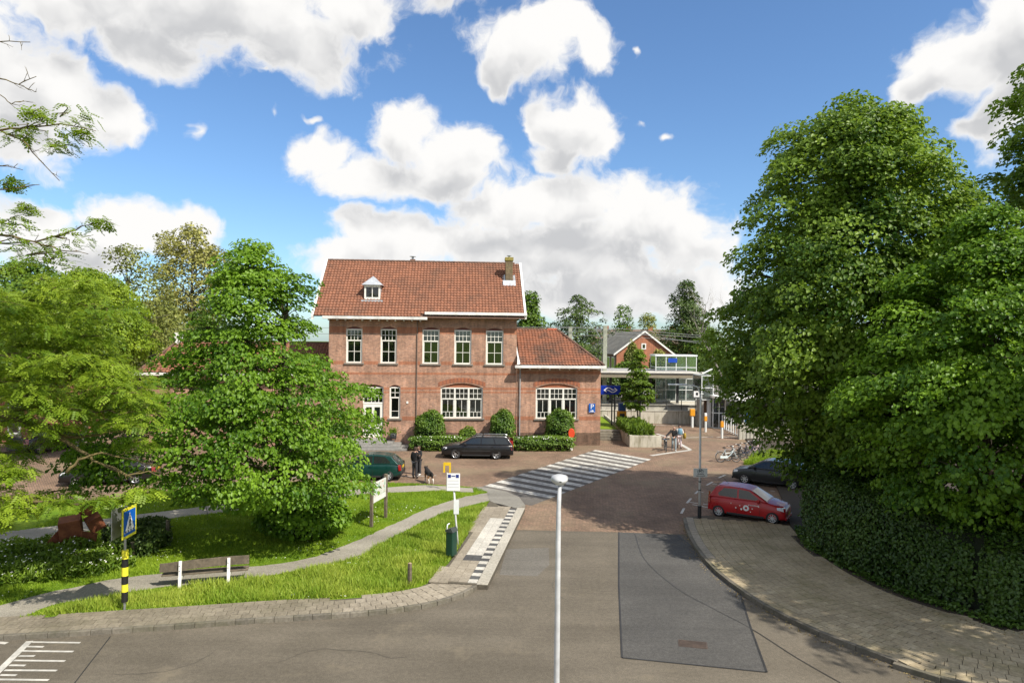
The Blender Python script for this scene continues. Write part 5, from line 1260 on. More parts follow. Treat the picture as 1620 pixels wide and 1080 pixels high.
    for (x, y, rx, ry, Y) in pads:
        Y *= KR
        if y < 440: n = 46
        else: n = 130
        c = P(x, y, Y)-base; ax = rx*Y/FPX; az = ry*Y/FPX; d = rng.normal(size=(n, 3)); d = unit(d)*rng.random((n, 1))**.4
        pos = np.array(c) + d*np.array([ax, ax*.9, az]); tilt = -.25*d[:, :2]
        pos[:, 2] -= .22*ax*(d[:, 0]**2+d[:, 1]**2)
        # twig to the pad
        for _ in range(4):
            e = Vector(pos[rng.integers(0, n)]); m.tube([c + Vector((-ax*.5, 0, -.05)), (c+e)/2 + Vector((0, 0, .04)), e], [.016, .010, .004], 4)
        C.append(pos); Nn.append(np.stack([d[:, 0]*.4, d[:, 1]*.4, np.ones(n)], 1) + rng.normal(size=(n, 3))*.35)
        T.append(np.stack([d[:, 0]+.35, d[:, 1], -.25*np.ones(n)], 1) + rng.normal(size=(n, 3))*.5); S.append(rng.uniform(.15, .29, n)); TT.append(np.clip(rng.random(n)*.6 + rnd.random()*.4, 0, 1)*(.55 if y < 440 else 1))
    c = link('crown', pinnate('crown', np.concatenate(C), np.concatenate(Nn), np.concatenate(T), np.concatenate(S), np.concatenate(TT)), robinia_leaf, o); c['kind'] = 'stuff'
    m.build('trunk', bark_lichen, o, smooth=True); rng = keep
robinia()
# trees further off
def far_tree(px, ytop, ybase, wpx, Y, nclump, per, leaf, label, mat, seed, group='trees beyond the station', shape=((.12, .55), (.3, .95), (.5, 1.0), (.7, .85), (.88, .5), (1.0, .1)), barkmat=bark_grey, rad=(.09, .16), flat=.7, inner=.35, limbs=24, zb=0.0, tr=.2, name='broadleaf_tree', **kw):
    top = P(px, ytop, Y).z-zb; r = wpx/2*Y/FPX; H = top
    return tree(name, (P(px, 540, Y).x, Y, zb), [(f*H, q*r) for f, q in shape], nclump, per, leaf, label, mat, barkmat, seed, (H*rad[0], H*rad[1]), tr, group, flat=flat, limbs=limbs, inner=inner, diamond=True, lump=.25, **kw)
far_tree(303, 358, 0, 135, 85, 210, 70, .30, 'tall airy yellowish poplar behind the left wing of the station', poplar_leaf, 41, shape=((.3, .5), (.45, .85), (.6, 1.0), (.78, .95), (.92, .6), (1, .15)), rad=(.04, .08), inner=.3, limbs=70, tr=.4, flat=.9)
far_tree(200, 384, 0, 170, 62, 170, 60, .24, 'thin olive-green tree left of the tall poplar', olive_leaf, 42, rad=(.05, .09), inner=.3, limbs=60, tr=.3, flat=.9)
far_tree(135, 432, 0, 200, 42, 300, 150, .16, 'bright yellow-green feathery tree behind the robinia', robinia_leaf, 43, rad=(.06, .11), limbs=40, flat=.55, shape=((.5, .6), (.6, .95), (.72, 1.0), (.85, .8), (.95, .45), (1.0, .1)))
far_tree(40, 420, 0, 260, 50, 220, 110, .26, 'broad green tree at the left edge behind the robinia', bush_leaf, 44, rad=(.07, .12), shape=((.34, .6), (.45, .95), (.6, 1.0), (.75, .85), (.9, .5), (1.0, .1)))
far_tree(255, 480, 0, 150, 72, 170, 90, .28, 'mid-green tree below the tall poplar', olive_leaf, 45, rad=(.09, .15))
far_tree(345, 470, 0, 120, 78, 150, 80, .28, 'green tree between the poplar and the lawn lime', bush_leaf, 46, rad=(.08, .14))
far_tree(215, 500, 0, 90, 66, 110, 100, .24, 'dark green bushy tree beside the left wing roof', dark_leaf, 47, rad=(.1, .17))
far_tree(838, 466, 0, 60, 78, 150, 90, .26, 'green tree peeping out behind the right gable of the station', bush_leaf, 49, rad=(.07, .11), zb=1.1)
t_ = far_tree(912, 468, 0, 118, 82, 190, 44, .22, 'sparse twiggy tree above the wing roof', dark_leaf, 50, rad=(.04, .08), inner=.5, limbs=100, tr=.22, zb=1.1, shape=((.3, .5), (.5, 1.0), (.7, .95), (.85, .6), (1.0, .15)), barkmat=bark)
far_tree(986, 489, 0, 30, 125, 50, 70, .34, 'small far tree left of the brick gable', bush_leaf, 51)
far_tree(1024, 502, 0, 48, 135, 60, 70, .36, 'rounded far tree crown above the brick gable', olive_leaf, 52)
far_tree(1085, 449, 0, 92, 116, 230, 95, .30, 'tall dark tree right of the brick gable', dark_leaf, 53, shape=((.1, .7), (.3, .95), (.5, 1.0), (.65, .7), (.8, .62), (.93, .3), (1.0, .08)), rad=(.06, .1))
far_tree(1122, 520, 0, 90, 112, 130, 90, .30, 'mid-green tree between the gable house and the tall lime', bush_leaf, 54)
bt = empty('bare_tree', (P(1150, 540, 100).x, 100, 0), 0, 'leafless pale branches showing beside the tall lime', 'tree', 'trees beyond the station')
twiggy(bt, None, P(1150, 428, 100).z, .42, 2, 8, plain('pale_twig', (.24, .21, .19), .9), .16, 4)
for k, (px, w_, h, Y, mt) in enumerate(((962, 34, 3.6, 79, dark_leaf), (992, 40, 4.4, 80, bush_leaf), (1030, 40, 3.4, 80, dark_leaf), (1066, 46, 3.0, 81, bush_leaf), (1105, 40, 4.6, 80, dark_leaf), (1000, 24, 6.4, 92, olive_leaf), (1042, 28, 5.6, 92, poplar_leaf), (925, 40, 3.5, 80, dark_leaf))):
    r = w_/2*Y/FPX*1.15; bush('shrub', (P(px, 540, Y).x, Y, 1.1), r, r*.8, h, 2600, .24, mt, ['dark shrub behind the platform nearest the station wing', 'bright shrub behind the platform left of the clock', 'dark shrub behind the platform right of the clock', 'low green shrub seen through the glass lift shaft', 'tall dark shrub right of the lift shaft', 'green climber on the left side of the brick gable', 'yellowish climber on the right side of the brick gable', 'dark shrub behind the wing roof'][k], seed=60+k, group='shrubs along the railway')
# planting at the station front
def gpt(px, py, z=0): p = G(px, py, z); return (p.x, p.y, 0)
for (px, wpx, hpx, lab, sd) in ((683, 46, 42, 'clipped round bush left of the wide ground floor window', 1), (796.5, 38, 40, 'clipped round bush beside the drainpipe', 2), (887, 44, 44, 'clipped round bush under the wing window', 3)):
    Y = 49.6; r = wpx/2*Y/FPX; p = P(px, 540, Y); zt = P(px, 650, Y).z
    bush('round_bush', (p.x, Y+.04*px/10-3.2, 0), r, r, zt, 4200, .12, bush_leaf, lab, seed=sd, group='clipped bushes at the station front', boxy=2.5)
def low_hedge(px0, px1, lab, sd):
    Y = 48.3; a, b = P(px0, 540, Y), P(px1, 540, Y); mid = (a+b)/2
    o = bush('low_hedge', (mid.x, Y+mid.x*.06, 0), (b.x-a.x)/2, .62, 1.0, 5200, .11, bush_leaf, lab, 'hedge', seed=sd, group='low hedges at the station front', boxy=7, flowers=80)
    o.rotation_euler = (0, 0, R(3)); return o
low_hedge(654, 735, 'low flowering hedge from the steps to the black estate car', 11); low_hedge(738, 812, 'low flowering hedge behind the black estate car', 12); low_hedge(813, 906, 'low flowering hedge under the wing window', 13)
bush('yellow_shrub', (P(742, 540, 49.6).x, 49.4, 0), .7, .5, 1.5, 900, .13, young_leaf, 'small yellow-green shrub behind the black estate car', seed=14)
# planter filling and young tree
pf_ = empty('planter_grass', (pl0.x+pw_/2, 53.5, .76), 0, 'tufts of long green grass filling the concrete planter', 'plant')
n = 5200; rx_ = pw_/2-.25
pos = np.stack([rng.uniform(-rx_-.25, rx_+.1, n), rng.uniform(-2.9, 3.5, n), rng.uniform(.05, .62, n)*(1+.25*np.sin(np.linspace(0, 40, n)))], 1); tl = rng.normal(size=(n, 3))*.5+np.array([0, 0, 1.0])
link('blades', leaf_mesh('blades', pos, rng.normal(size=(n, 3))+np.array([0, -.4, .3]), rng.uniform(.35, .6, n), rng.random(n), .12, .02, 0, W=tl*2), young_leaf, pf_)['kind'] = 'stuff'
yt = P(1010, 640, 56.5)
tree('young_tree', (yt.x, 56.5, .7), [(1.6, .8), (2.2, 1.35), (3.0, 1.25), (3.8, .95), (4.6, .85), (5.4, .7), (6.1, .35), (6.4, .1)], 90, 70, .17, 'slender young tree with fresh green leaves in the planter', young_leaf, bark_grey, 71, (.3, .5), .07, limbs=30, asp=.7, inner=.4)
# lawn blades
def blades(name, poly, n, hmin, hmax, mat, hole=(), zb=.1, w=.016, label=None, box=None, parent=None, dens=None):
    xs = [p[0] for p in poly]; ys = [p[1] for p in poly]; x = rng.uniform(max(min(xs), -19), min(max(xs), 20), n*3); y = rng.uniform(min(ys), max(ys), n*3)
    ok = in_poly(x, y, poly)
    for h in hole: ok &= ~in_poly(x, y, h)
    if dens is not None: ok &= rng.random(len(x)) < dens(x, y)
    x, y = x[ok][:n], y[ok][:n]; k = len(x); h = rng.uniform(hmin, hmax, k)*(1+.5*np.sin(x*2.1+np.cos(y*1.7)*2)*np.cos(y*2.3))
    a = rng.random(k)*6.28; dx, dy = np.cos(a)*w*(.6+h*3), np.sin(a)*w*(.6+h*3); lx, ly = rng.normal(size=k)*h*.4, rng.normal(size=k)*h*.4
    V = np.empty((k, 3, 3)); V[:, 0] = np.stack([x-dx, y-dy, np.full(k, zb)], 1); V[:, 1] = np.stack([x+dx, y+dy, np.full(k, zb)], 1); V[:, 2] = np.stack([x+lx, y+ly, zb+h], 1)
    big = .5+.5*np.sin(x*.9+1.3*np.sin(y*.7))*np.cos(y*1.1); tint = np.clip(rng.random(k)*.55+big*.35, 0, 1)
    o = link(name, np_mesh(name, V.reshape(-1, 3), np.arange(k*3).reshape(-1, 3), tint), mat, parent); tag(o, label, 'grass' if label else None, kind='stuff'); return o
blades('lawn_grass', LAWN, 170000, .04, .10, grass_leaf, PATHS, label='short bright green grass covering the lawn')
strip_low = [Vector(G(x, y, .1)[:2]) for x, y in ((60, 975), (140, 950), (300, 926), (480, 903), (567, 883), (640, 845), (740, 806), (772, 796), (745, 838), (714, 886), (688, 913), (640, 934), (540, 946), (400, 951), (200, 964))]
blades('tall_grass', strip_low, 60000, .10, .24, dry_grass, PATHS, w=.014, label='taller rough grass between the gravel path and the footway', dens=lambda x, y: np.clip(.35+.65*np.sin(x*1.1+y*.8)**2, 0, 1))
verge_r = [Vector(G(x, y)[:2]) for x, y in ((1176, 735), (1195, 716), (1225, 714), (1260, 720), (1250, 740))]
tag(sheet('grass_verge', verge_r, .05, turf, .05), kind='structure'); blades('verge_grass', verge_r, 9000, .08, .25, grass_leaf, zb=.05, label='grass verge between the parked bicycles and the grey car')
# small things lying about: daisies in the lawn, litter along the kerb and the hedge foot
def scatter(name, pts, z, size, mat, label, cat):
    n = len(pts); C = np.stack([pts[:, 0], pts[:, 1], np.full(n, z)+rng.random(n)*.01], 1)
    o = link(name, leaf_mesh(name, C, np.array([0, 0, 1.0])+rng.normal(size=(n, 3))*.25, rng.uniform(size[0], size[1], n), rng.random(n), .8, droop=0), mat); return tag(o, label, cat, kind='stuff')
dx, dy = rng.uniform(-17, -1, 2600), rng.uniform(19, 34, 2600); ok = in_poly(dx, dy, LAWN) & ~in_poly(dx, dy, PATHS[0]) & ~in_poly(dx, dy, PATHS[1]) & (np.sin(dx*.8)+np.sin(dy*1.1) > .5)
scatter('daisies', np.stack([dx[ok], dy[ok]], 1)[:260], .17, (.03, .05), petal, 'tiny white daisies dotted over the lawn', 'flowers')
kp = np.array([(p.x, p.y) for p, h in along(kerbR, .02)]); kk = kp[rng.integers(0, len(kp), 900)] + np.stack([-np.abs(rng.normal(size=900))*.16-.02, -np.abs(rng.normal(size=900))*.10-.02], 1)
scatter('leaf_litter', kk, .006, (.02, .06), leaf_mat('dry_leaf', (.16, .11, .05), (.36, .28, .12), .1, .8), 'dry leaves and seeds lying in the gutter of the right footway', 'litter')
hp = np.array([(p.x, p.y) for p, h in along(innerR, .02)]); kk = hp[rng.integers(0, len(hp), 700)] - np.abs(rng.normal(size=(700, 2)))*.28
scatter('leaf_litter', kk, .127, (.02, .05), MATS['dry_leaf'], 'dry leaves lying along the foot of the dark hedge', 'litter')
# wild planting round the sculpture
def herb(px, py, r, h, n, leaf, mat, lab, sd, fl=0, asp=.5):
    p = G(px, py, .1); return bush('flower_clump', (p.x, p.y, .1), r, r*.8, h, n, leaf, mat, lab, 'plant', asp, sd, 'wild plants round the sculpture', 2.2, (.02, .03, .008), .3, flowers=fl)
def wild(name, poly_px, n, hmax, mat, leaf, asp, label, fl=0):
    "loose knee-high growth, no single plant to be made out"
    poly = [Vector(G(x, y, .1)[:2]) for x, y in poly_px]; xs = [p.x for p in poly]; ys = [p.y for p in poly]
    x = rng.uniform(min(xs), max(xs), n*4); y = rng.uniform(min(ys), max(ys), n*4); ok = in_poly(x, y, poly); x, y = x[ok][:n], y[ok][:n]; k = len(x)
    hm = hmax*(.45+.55*(.5+.5*np.sin(x*2.7+np.sin(y*3.1)*1.5)*np.cos(y*2.2+x))); z = .1+hm*rng.random(k)**.7
    W_ = np.stack([rng.normal(size=k)*.6, rng.normal(size=k)*.6, np.full(k, 1.1)], 1)
    o = empty(name, (0, 0, 0), 0, label, 'plants'); o['kind'] = 'stuff'
    link('foliage', leaf_mesh('foliage', np.stack([x, y, z], 1), rng.normal(size=(k, 3))+np.array([0, -.3, .7]), leaf*rng.uniform(.6, 1.6, k), np.clip(rng.random(k)*.7+(z-.1)*.4, 0, 1), asp, .1, 0, W=W_), mat, o)['kind'] = 'stuff'
    if fl:
        j = rng.integers(0, k, fl); link('blossom', leaf_mesh('blossom', np.stack([x[j], y[j], .1+hm[j]*1.05], 1), np.array([0, -.3, 1.0])+rng.normal(size=(fl, 3))*.3, rng.uniform(.045, .08, fl), rng.random(fl), 1.0), petal, o)['kind'] = 'stuff'
wild('wild_flowers', [(-60, 872), (60, 862), (150, 868), (205, 878), (215, 898), (150, 912), (60, 925), (-60, 935)], 9000, .55, young_leaf, .15, .35, 'loose wild plants with white daisies in front of the sculpture', 170)
wild('dark_plants', [(160, 852), (215, 838), (265, 842), (272, 862), (235, 882), (190, 888)], 6000, .7, dark_leaf, .15, .5, 'dark leafy plants between the sculpture and the lime tree')
# ---------------------------------------------------------------- vehicles
def paint(name, col, flake=0.0): return plain(name, col, .34, .06, 2, metal=flake, coat=.28)
car_glass = plain('car_glass', (.018, .022, .022), .06, .1, 2, coat=.6)
tyre_m = rubber; alloy = plain('alloy', (.48, .49, .50), .32, .08, metal=.75); hubcap = plain('hubcap', (.60, .61, .62), .35, .06, metal=.4)
lamp_clear = plain('lamp_clear', (.70, .72, .74), .12, .1, 9, coat=1.0); lamp_red = plain('lamp_red', (.24, .010, .009), .15, .1, 9, coat=1.0); lamp_amber = plain('lamp_amber', (.7, .25, .02), .2, .1)
plate_y = plain('plate_yellow', (.75, .50, .03), .4, .05); trim = plain('black_trim', (.022, .022, .023), .55, .1); arch_in = plain('wheel_well', (.008, .008, .008), .9, .1)
def evaluated(o):
    dg = bpy.context.evaluated_depsgraph_get(); dg.update(); return bpy.data.meshes.new_from_object(o.evaluated_get(dg))
def text_mesh(s, size, ext=.002):
    c = bpy.data.curves.new('lettering', 'FONT'); c.body = s; c.size = size; c.extrude = ext; c.align_x = 'CENTER'; c.align_y = 'CENTER'
    o = bpy.data.objects.new('lettering', c); COL.objects.link(o); me = evaluated(o); bpy.data.objects.remove(o); return me
_wheel = {}
def wheel(parent, x, y, r, side, style='alloy', spokes=5, w=.19):
    key = (r, style, spokes, w)
    if key not in _wheel:
        t = MB().lathe([(r*.66, -w/2), (r*.93, -w/2), (r, -w*.36), (r, w*.36), (r*.93, w/2), (r*.66, w/2), (r*.62, w*.3), (r*.62, -w*.3), (r*.66, -w/2)], 28, 'y').mesh('tyre'); t.materials.append(tyre_m)
        m = MB().lathe([(r*.67, -w*.46), (r*.645, -w*.50), (r*.60, -w*.44), (r*.58, -w*.2), (r*.58, w*.3)], 28, 'y')
        m.lathe([(0, -w*.46), (r*.13, -w*.45), (r*.16, -w*.38), (r*.16, -w*.1)], 14, 'y')
        for k in range(spokes):
            M_ = Matrix.Rotation(2*math.pi*k/spokes, 4, 'Y'); ww = r*(.10 if spokes < 8 else .065)
            m.add([M_ @ Vector(p) for p in ((-ww, -w*.42, r*.1), (ww, -w*.42, r*.1), (ww*.75, -w*.46, r*.62), (-ww*.75, -w*.46, r*.62), (-ww, -w*.2, r*.1), (ww, -w*.2, r*.1), (ww*.75, -w*.2, r*.62), (-ww*.75, -w*.2, r*.62))], [(0, 1, 2, 3), (4, 5, 6, 7), (0, 3, 7, 4), (1, 2, 6, 5)])
        rm_ = m.mesh('rim'); rm_.materials.append(alloy if style == 'alloy' else hubcap)
        b = MB().lathe([(0, -w*.12), (r*.58, -w*.12)], 20, 'y').mesh('brake'); b.materials.append(arch_in); _wheel[key] = (t, rm_, b)
    t, rm_, b = _wheel[key]; o = bpy.data.objects.new('wheel', None); COL.objects.link(o); o.parent = parent; o.location = (x, y, r); o.rotation_euler = (0, random.uniform(0, 1), 0 if side < 0 else math.pi); o.empty_display_size = .1
    link('tyre', t, None, o, smooth=True); link('rim', rm_, None, o); link('brake_disc', b, None, o)
def car(name, label, cat, loc, head, sp, col, group='parked cars'):
    o = empty(name, (loc[0], loc[1], .005), head, label, cat, group)
    W = sp['W']/2; wb = sp['wb']/2; r = sp['r']
    rings = []
    for (x, zb, zt, wf) in sp['st']:
        w = W*wf; h = zt-zb
        half = [(0, zb), (w*.80, zb), (w*.955, zb+.07), (w*.985, zb+h*.28), (w, zb+h*.50), (w*.985, zb+h*.74), (w*.945, zt-.075), (w*.86, zt-.012), (w*.5, zt+.015), (0, zt+.022)]
        rings.append([(x, y, z) for y, z in half] + [(x, -y, z) for y, z in half[-2:0:-1]])
    m = MB(); n = len(rings[0]); m.v = [p for q in rings for p in q]
    for i in range(len(rings)-1): m.f += [(i*n+k, i*n+(k+1) % n, (i+1)*n+(k+1) % n, (i+1)*n+k) for k in range(n)]
    m.f += [tuple(range(n)), tuple((len(rings)-1)*n+k for k in range(n))]
    body = m.build('body', col, o, smooth=True)
    cut = MB()
    for sx in (wb, -wb):
        for sy in (-1, 1): cut.lathe([(0, W*.55), (r+.055, W*.55), (r+.055, W*1.2), (0, W*1.2)], 24, 'y'); k = 24*4; cut.v[-k:] = [(x+sx, y*sy, z+r) for x, y, z in cut.v[-k:]]
    co = cut.build('cutter', None)
    bo = body.modifiers.new('arches', 'BOOLEAN'); bo.operation = 'DIFFERENCE'; bo.object = co; bo.solver = 'EXACT'
    me = evaluated(body); body.modifiers.clear(); old = body.data; body.data = me; me.materials.clear(); me.materials.append(col); bpy.data.objects.remove(co)
    try: me.set_sharp_from_angle(angle=R(35))
    except Exception: pass
    for sx in (wb, -wb):
        for sy in (-1, 1):
            MB().lathe([(0, 0), (r+.05, 0), (r+.05, .32*-sy), ], 20, 'y', (sx, sy*W*.56, r)).build('wheel_well', arch_in, body)
    # cabin
    prof = sp['cab']; zb, zr = sp['belt'], max(p[1] for p in prof); wB, wR = W*.93, W*sp.get('roofw', .70)
    wid = lambda z: wB+(wR-wB)*(z-zb)/(zr-zb)
    m = MB(); k = len(prof); m.v = [(x, wid(z), z) for x, z in prof] + [(x, -wid(z), z) for x, z in prof]
    m.f = [(i, i+1, k+i+1, k+i) for i in range(k-1)] + [tuple(range(k)), tuple(range(k, 2*k))] + [(0, k, 2*k-1, k-1)]
    cab = m.build('cabin', sp.get('cabmat', col), o, smooth=True, bevel=.045); cab.modifiers['bevel'].segments = 3; cab.modifiers['bevel'].angle_limit = R(25)
    try: cab.data.set_sharp_from_angle(angle=R(30))
    except Exception: pass
    def side_poly(nm, poly, mat, eps=.006, both=True):
        for s in ((-1, 1) if both else (-1,)):
            q = len(poly); vs = [(x, s*(wid(z)+eps), z) for x, z in poly] + [(x, s*(wid(z)-.02), z) for x, z in poly]
            MB().add(vs, [tuple(range(q))] + [(i, (i+1) % q, q+(i+1) % q, q+i) for i in range(q)]).build(nm, mat, o)
    for p in sp['win']: side_poly('side_window', p, car_glass)
    def cross(nm, p, q, mat, f0=.10, f1=.90, inset=.09, eps=.012):
        (x0, z0), (x1, z1) = p, q; d = Vector((x1-x0, 0, z1-z0)).normalized(); nn = Vector((d.z, 0, -d.x))
        if nn.z < 0: nn = -nn
        c = [(x0+(x1-x0)*f, z0+(z1-z0)*f) for f in (f0, f1)]
        vs = []
        for (x, z) in c:
            w = wid(z)-inset
            for y in (-w, -w*.5, 0, w*.5, w): vs.append(Vector((x, y, z)) + nn*(eps + .015*(1-(y/w)**2)))
        MB().add(vs, [(i, i+1, 6+i, 5+i) for i in range(4)]).build(nm, mat, o, smooth=True)
    cross('windscreen', prof[0], prof[1], car_glass, .10, .93); cross('rear_window', prof[-1], prof[-2], car_glass, .18, .88)
    st = sp['st']; f, rr_ = st[0], st[-1]
    for s in (-1, 1):
        y = s*W
        hx, hz, hw, hh = sp['hl']; MB().add([(hx+.03, y*.52, hz-hh), (hx-.04, y*.90, hz-hh*.8), (hx-.30, y*.985, hz-hh*.1), (hx-.32, y*.95, hz+hh), (hx-.10, y*.86, hz+hh*1.05), (hx-.03, y*.5, hz+hh*.9)], [(0, 1, 2, 3, 4, 5)]).build('headlight', lamp_clear, o)
        tx, tz0, tz1, td = sp['tl']; MB().add([(tx-.012, y*.68, tz0), (tx-.012, y*.86, tz0), (tx+td, y*1.004, tz0), (tx+td+sp.get('tlx', .05), y*(1.004 if tz1 < zb+.05 else wid(tz1)/W+.006), tz1), (tx+sp.get('tlx', .03), y*(.84 if tz1 < zb+.05 else wid(tz1)/W-.04), tz1), (tx+.0, y*.68, tz1-.06)], [(0, 1, 4, 5), (1, 2, 3, 4)]).build('tail_light', lamp_red, o)
        MB().box((sp['mx']-.09, y*.96, zb-.02), (sp['mx']+.05, y*1.12, zb+.11)).build('wing_mirror', col if sp.get('mircol') else trim, o, bevel=.03)
        for dx in sp['dh']: MB().box((dx-.09, y*.985-.012*s, zb-.15), (dx+.06, y*1.0+.018*s, zb-.125)).build('door_handle', col, o, bevel=.006)
        for dx in sp['seams']:
            MB().add([(dx, y*1.0021, .34), (dx+.012, y*1.0021, .34), (dx+.012, y*1.003, .62), (dx, y*1.003, .62)], [(0, 1, 2, 3)]).build('door_seam', trim, o)
        MB().box((-wb+r+.09, y*.955, .21), (wb-r-.09, y*.995, .30)).build('sill_trim', sp.get('sill', trim), o, bevel=.01)
        if 'strip' in sp: MB().box((-wb+r+.08, y*.99, sp['strip']), (wb-r-.08, y*1.012, sp['strip']+.05)).build('side_strip', trim, o, bevel=.008)
        for sx in (wb, -wb): wheel(o, sx, s*(W-.105), r, s, sp.get('rim', 'alloy'), sp.get('spokes', 5))
    MB().box((f[0]-.02, -W*.5, sp['gr'][0]), (f[0]+.012, W*.5, sp['gr'][1])).build('grille', trim, o, bevel=.01)
    MB().box((f[0]+.013, -.26, .40), (f[0]+.022, .26, .51)).build('number_plate', plate_y, o); MB().box((rr_[0]-.022, -.26, sp.get('rpz', .62)), (rr_[0]-.004, .26, sp.get('rpz', .62)+.11)).build('number_plate', plate_y, o)
    MB().box((f[0]-.06, -W*.78, .22), (f[0]+.02, W*.78, .34)).build('bumper', sp.get('bump', trim), o, bevel=.02)
    MB().box((rr_[0]-.02, -W*.86, .28), (rr_[0]+.06, W*.86, .50)).build('bumper', sp.get('bump', trim), o, bevel=.03)
    return o
mini = dict(W=1.64, wb=2.42, r=.285, belt=.94, roofw=.74, rim='hub', spokes=9, rpz=.66, mircol=True,
    st=[(1.78, .30, .60, .72), (1.74, .22, .70, .84), (1.60, .19, .80, .94), (1.21, .18, .90, .985), (.75, .17, .965, 1), (0, .17, .95, 1), (-.8, .17, .965, 1), (-1.35, .2, .97, .985), (-1.62, .24, .95, .94), (-1.73, .28, .86, .86)],
    cab=[(1.02, .93), (.22, 1.40), (-.15, 1.46), (-.75, 1.475), (-1.35, 1.43), (-1.70, .92)], win=[[(.70, .99), (.14, 1.355), (-.30, 1.39), (-.30, .99)], [(-.38, .99), (-.38, 1.39), (-1.0, 1.375), (-1.26, 1.12), (-1.22, 1.02)]],
    hl=(1.72, .70, .2, .09), tl=(-1.73, .62, 1.15, .10), tlx=.02, mx=.62, dh=(-.1,), seams=(.66, -.36), gr=(.30, .42), bump=None)
estate = dict(W=1.76, wb=2.66, r=.315, belt=.95, roofw=.76, rpz=.7,
    st=[(2.26, .34, .64, .82), (2.22, .24, .74, .90), (2.0, .2, .83, .96), (1.33, .18, .91, .99), (.95, .18, .955, 1), (0, .18, .955, 1), (-1.2, .18, .965, 1), (-2.0, .2, .975, .99), (-2.36, .26, .97, .95), (-2.42, .30, .90, .92)],
    cab=[(1.10, .93), (.28, 1.37), (-.2, 1.42), (-1.2, 1.435), (-2.08, 1.39), (-2.38, .94)], win=[[(.80, .99), (.22, 1.325), (-.30, 1.36), (-.30, .99)], [(-.38, .99), (-.38, 1.36), (-1.10, 1.365), (-1.22, .99)], [(-1.30, .99), (-1.19, 1.365), (-1.92, 1.33), (-2.14, .99)]],
    hl=(2.20, .68, .2, .085), tl=(-2.42, .62, 1.24, .10), tlx=.12, mx=.72, dh=(-.2, -1.05), seams=(.75, -.34, -1.18), gr=(.46, .68), strip=.52)
hatch = dict(W=1.68, wb=2.50, r=.30, belt=.92, roofw=.70, rim='hub', spokes=7, rpz=.66, mircol=False,
    st=[(1.98, .32, .58, .76), (1.93, .24, .68, .86), (1.70, .2, .77, .95), (1.25, .19, .86, .985), (.80, .18, .935, 1), (0, .18, .93, 1), (-1.1, .18, .94, 1), (-1.55, .2, .95, .98), (-1.86, .26, .92, .92), (-1.95, .32, .80, .84)],
    cab=[(1.15, .90), (.32, 1.34), (-.05, 1.395), (-.8, 1.405), (-1.38, 1.33), (-1.84, .90)], win=[[(.85, .97), (.25, 1.30), (-.38, 1.335), (-.38, .97)], [(-.46, .97), (-.46, 1.335), (-1.05, 1.30), (-1.36, 1.06), (-1.34, .97)]],
    hl=(1.92, .66, .2, .085), tl=(-1.95, .58, .90, .10), mx=.75, dh=(-.25,), seams=(.78, -.42), gr=(.40, .54))
sedan = dict(hatch); sedan.update(W=1.74, wb=2.70, r=.315, rim='alloy', spokes=5,
    st=[(2.22, .34, .60, .80), (2.17, .24, .70, .88), (1.9, .2, .80, .96), (1.35, .18, .88, .99), (.9, .18, .935, 1), (0, .18, .94, 1), (-1.1, .18, .95, 1), (-1.7, .2, .98, .98), (-2.2, .26, .97, .93), (-2.3, .32, .88, .88)],
    cab=[(1.2, .90), (.35, 1.33), (-.1, 1.385), (-.7, 1.38), (-1.2, 1.31), (-1.85, .93)], win=[[(.9, .97), (.28, 1.29), (-.3, 1.325), (-.3, .97)], [(-.38, .97), (-.38, 1.325), (-.95, 1.29), (-1.35, 1.0), (-1.3, .97)]], tl=(-2.3, .62, .92, .14), hl=(2.16, .67, .2, .08))
pick = dict(sedan); pick.update(W=1.82, r=.36, belt=1.05, st=[(x, zb+.12, zt+.14, w) for x, zb, zt, w in sedan['st']], cab=[(1.2, 1.02), (.5, 1.55), (0, 1.62), (-.45, 1.6), (-.62, 1.04)], win=[[(.95, 1.1), (.45, 1.5), (-.05, 1.54), (-.05, 1.1)], [(-.13, 1.1), (-.13, 1.54), (-.42, 1.53), (-.48, 1.1)]], tl=(-2.3, .75, 1.08, .10))
red_p = paint('red_paint', (.42, .012, .016)); black_p = paint('black_paint', (.006, .006, .007)); green_p = paint('teal_paint', (.003, .04, .034), .2); grey_p = paint('anthracite_paint', (.035, .04, .043), .3)
mini['bump'] = red_p; hatch['bump'] = trim
rc = car('small_hatchback', 'small red hatchback with white dots on its doors', 'car', (10.62, 30.38), R(-32.3), mini, red_p)
W = -.822; rc.scale = (.94, .94, .94)
def disc_decal(x, z, r, mat=white_s, hole=0.0, nm='dot'):
    y = W-.007; n = 22; m = MB()
    if hole: m.v = [(x+math.cos(t*2*math.pi/n)*q, y, z+math.sin(t*2*math.pi/n)*q) for q in (r, hole) for t in range(n)]; m.f = [(i, (i+1) % n, n+(i+1) % n, n+i) for i in range(n)]
    else: m.v = [(x+math.cos(t*2*math.pi/n)*r, y, z+math.sin(t*2*math.pi/n)*r) for t in range(n)]; m.f = [tuple(range(n))]
    m.build(nm, mat, rc)
disc_decal(.06, .60, .135, hole=.058, nm='ring_logo')
for x, z, r in ((-.62, .74, .025), (-.40, .56, .032), (-.15, .53, .045), (-.22, .68, .024), (.26, .45, .022), (.34, .60, .028), (.62, .74, .03)): disc_decal(x, z, r)
tx = link('lettering', text_mesh('greenwheels', .10), white_s, rc, loc=(.40, W-.008, .765), rot=(R(90), 0, 0))
MB().tube([(-.95, 0, 1.47), (-1.35, 0, 1.86)], .006, 5).build('aerial', trim, rc)
MB().box((-1.3, -.45, 1.448), (-.2, .45, 1.462)).build('roof_panel', red_p, rc)
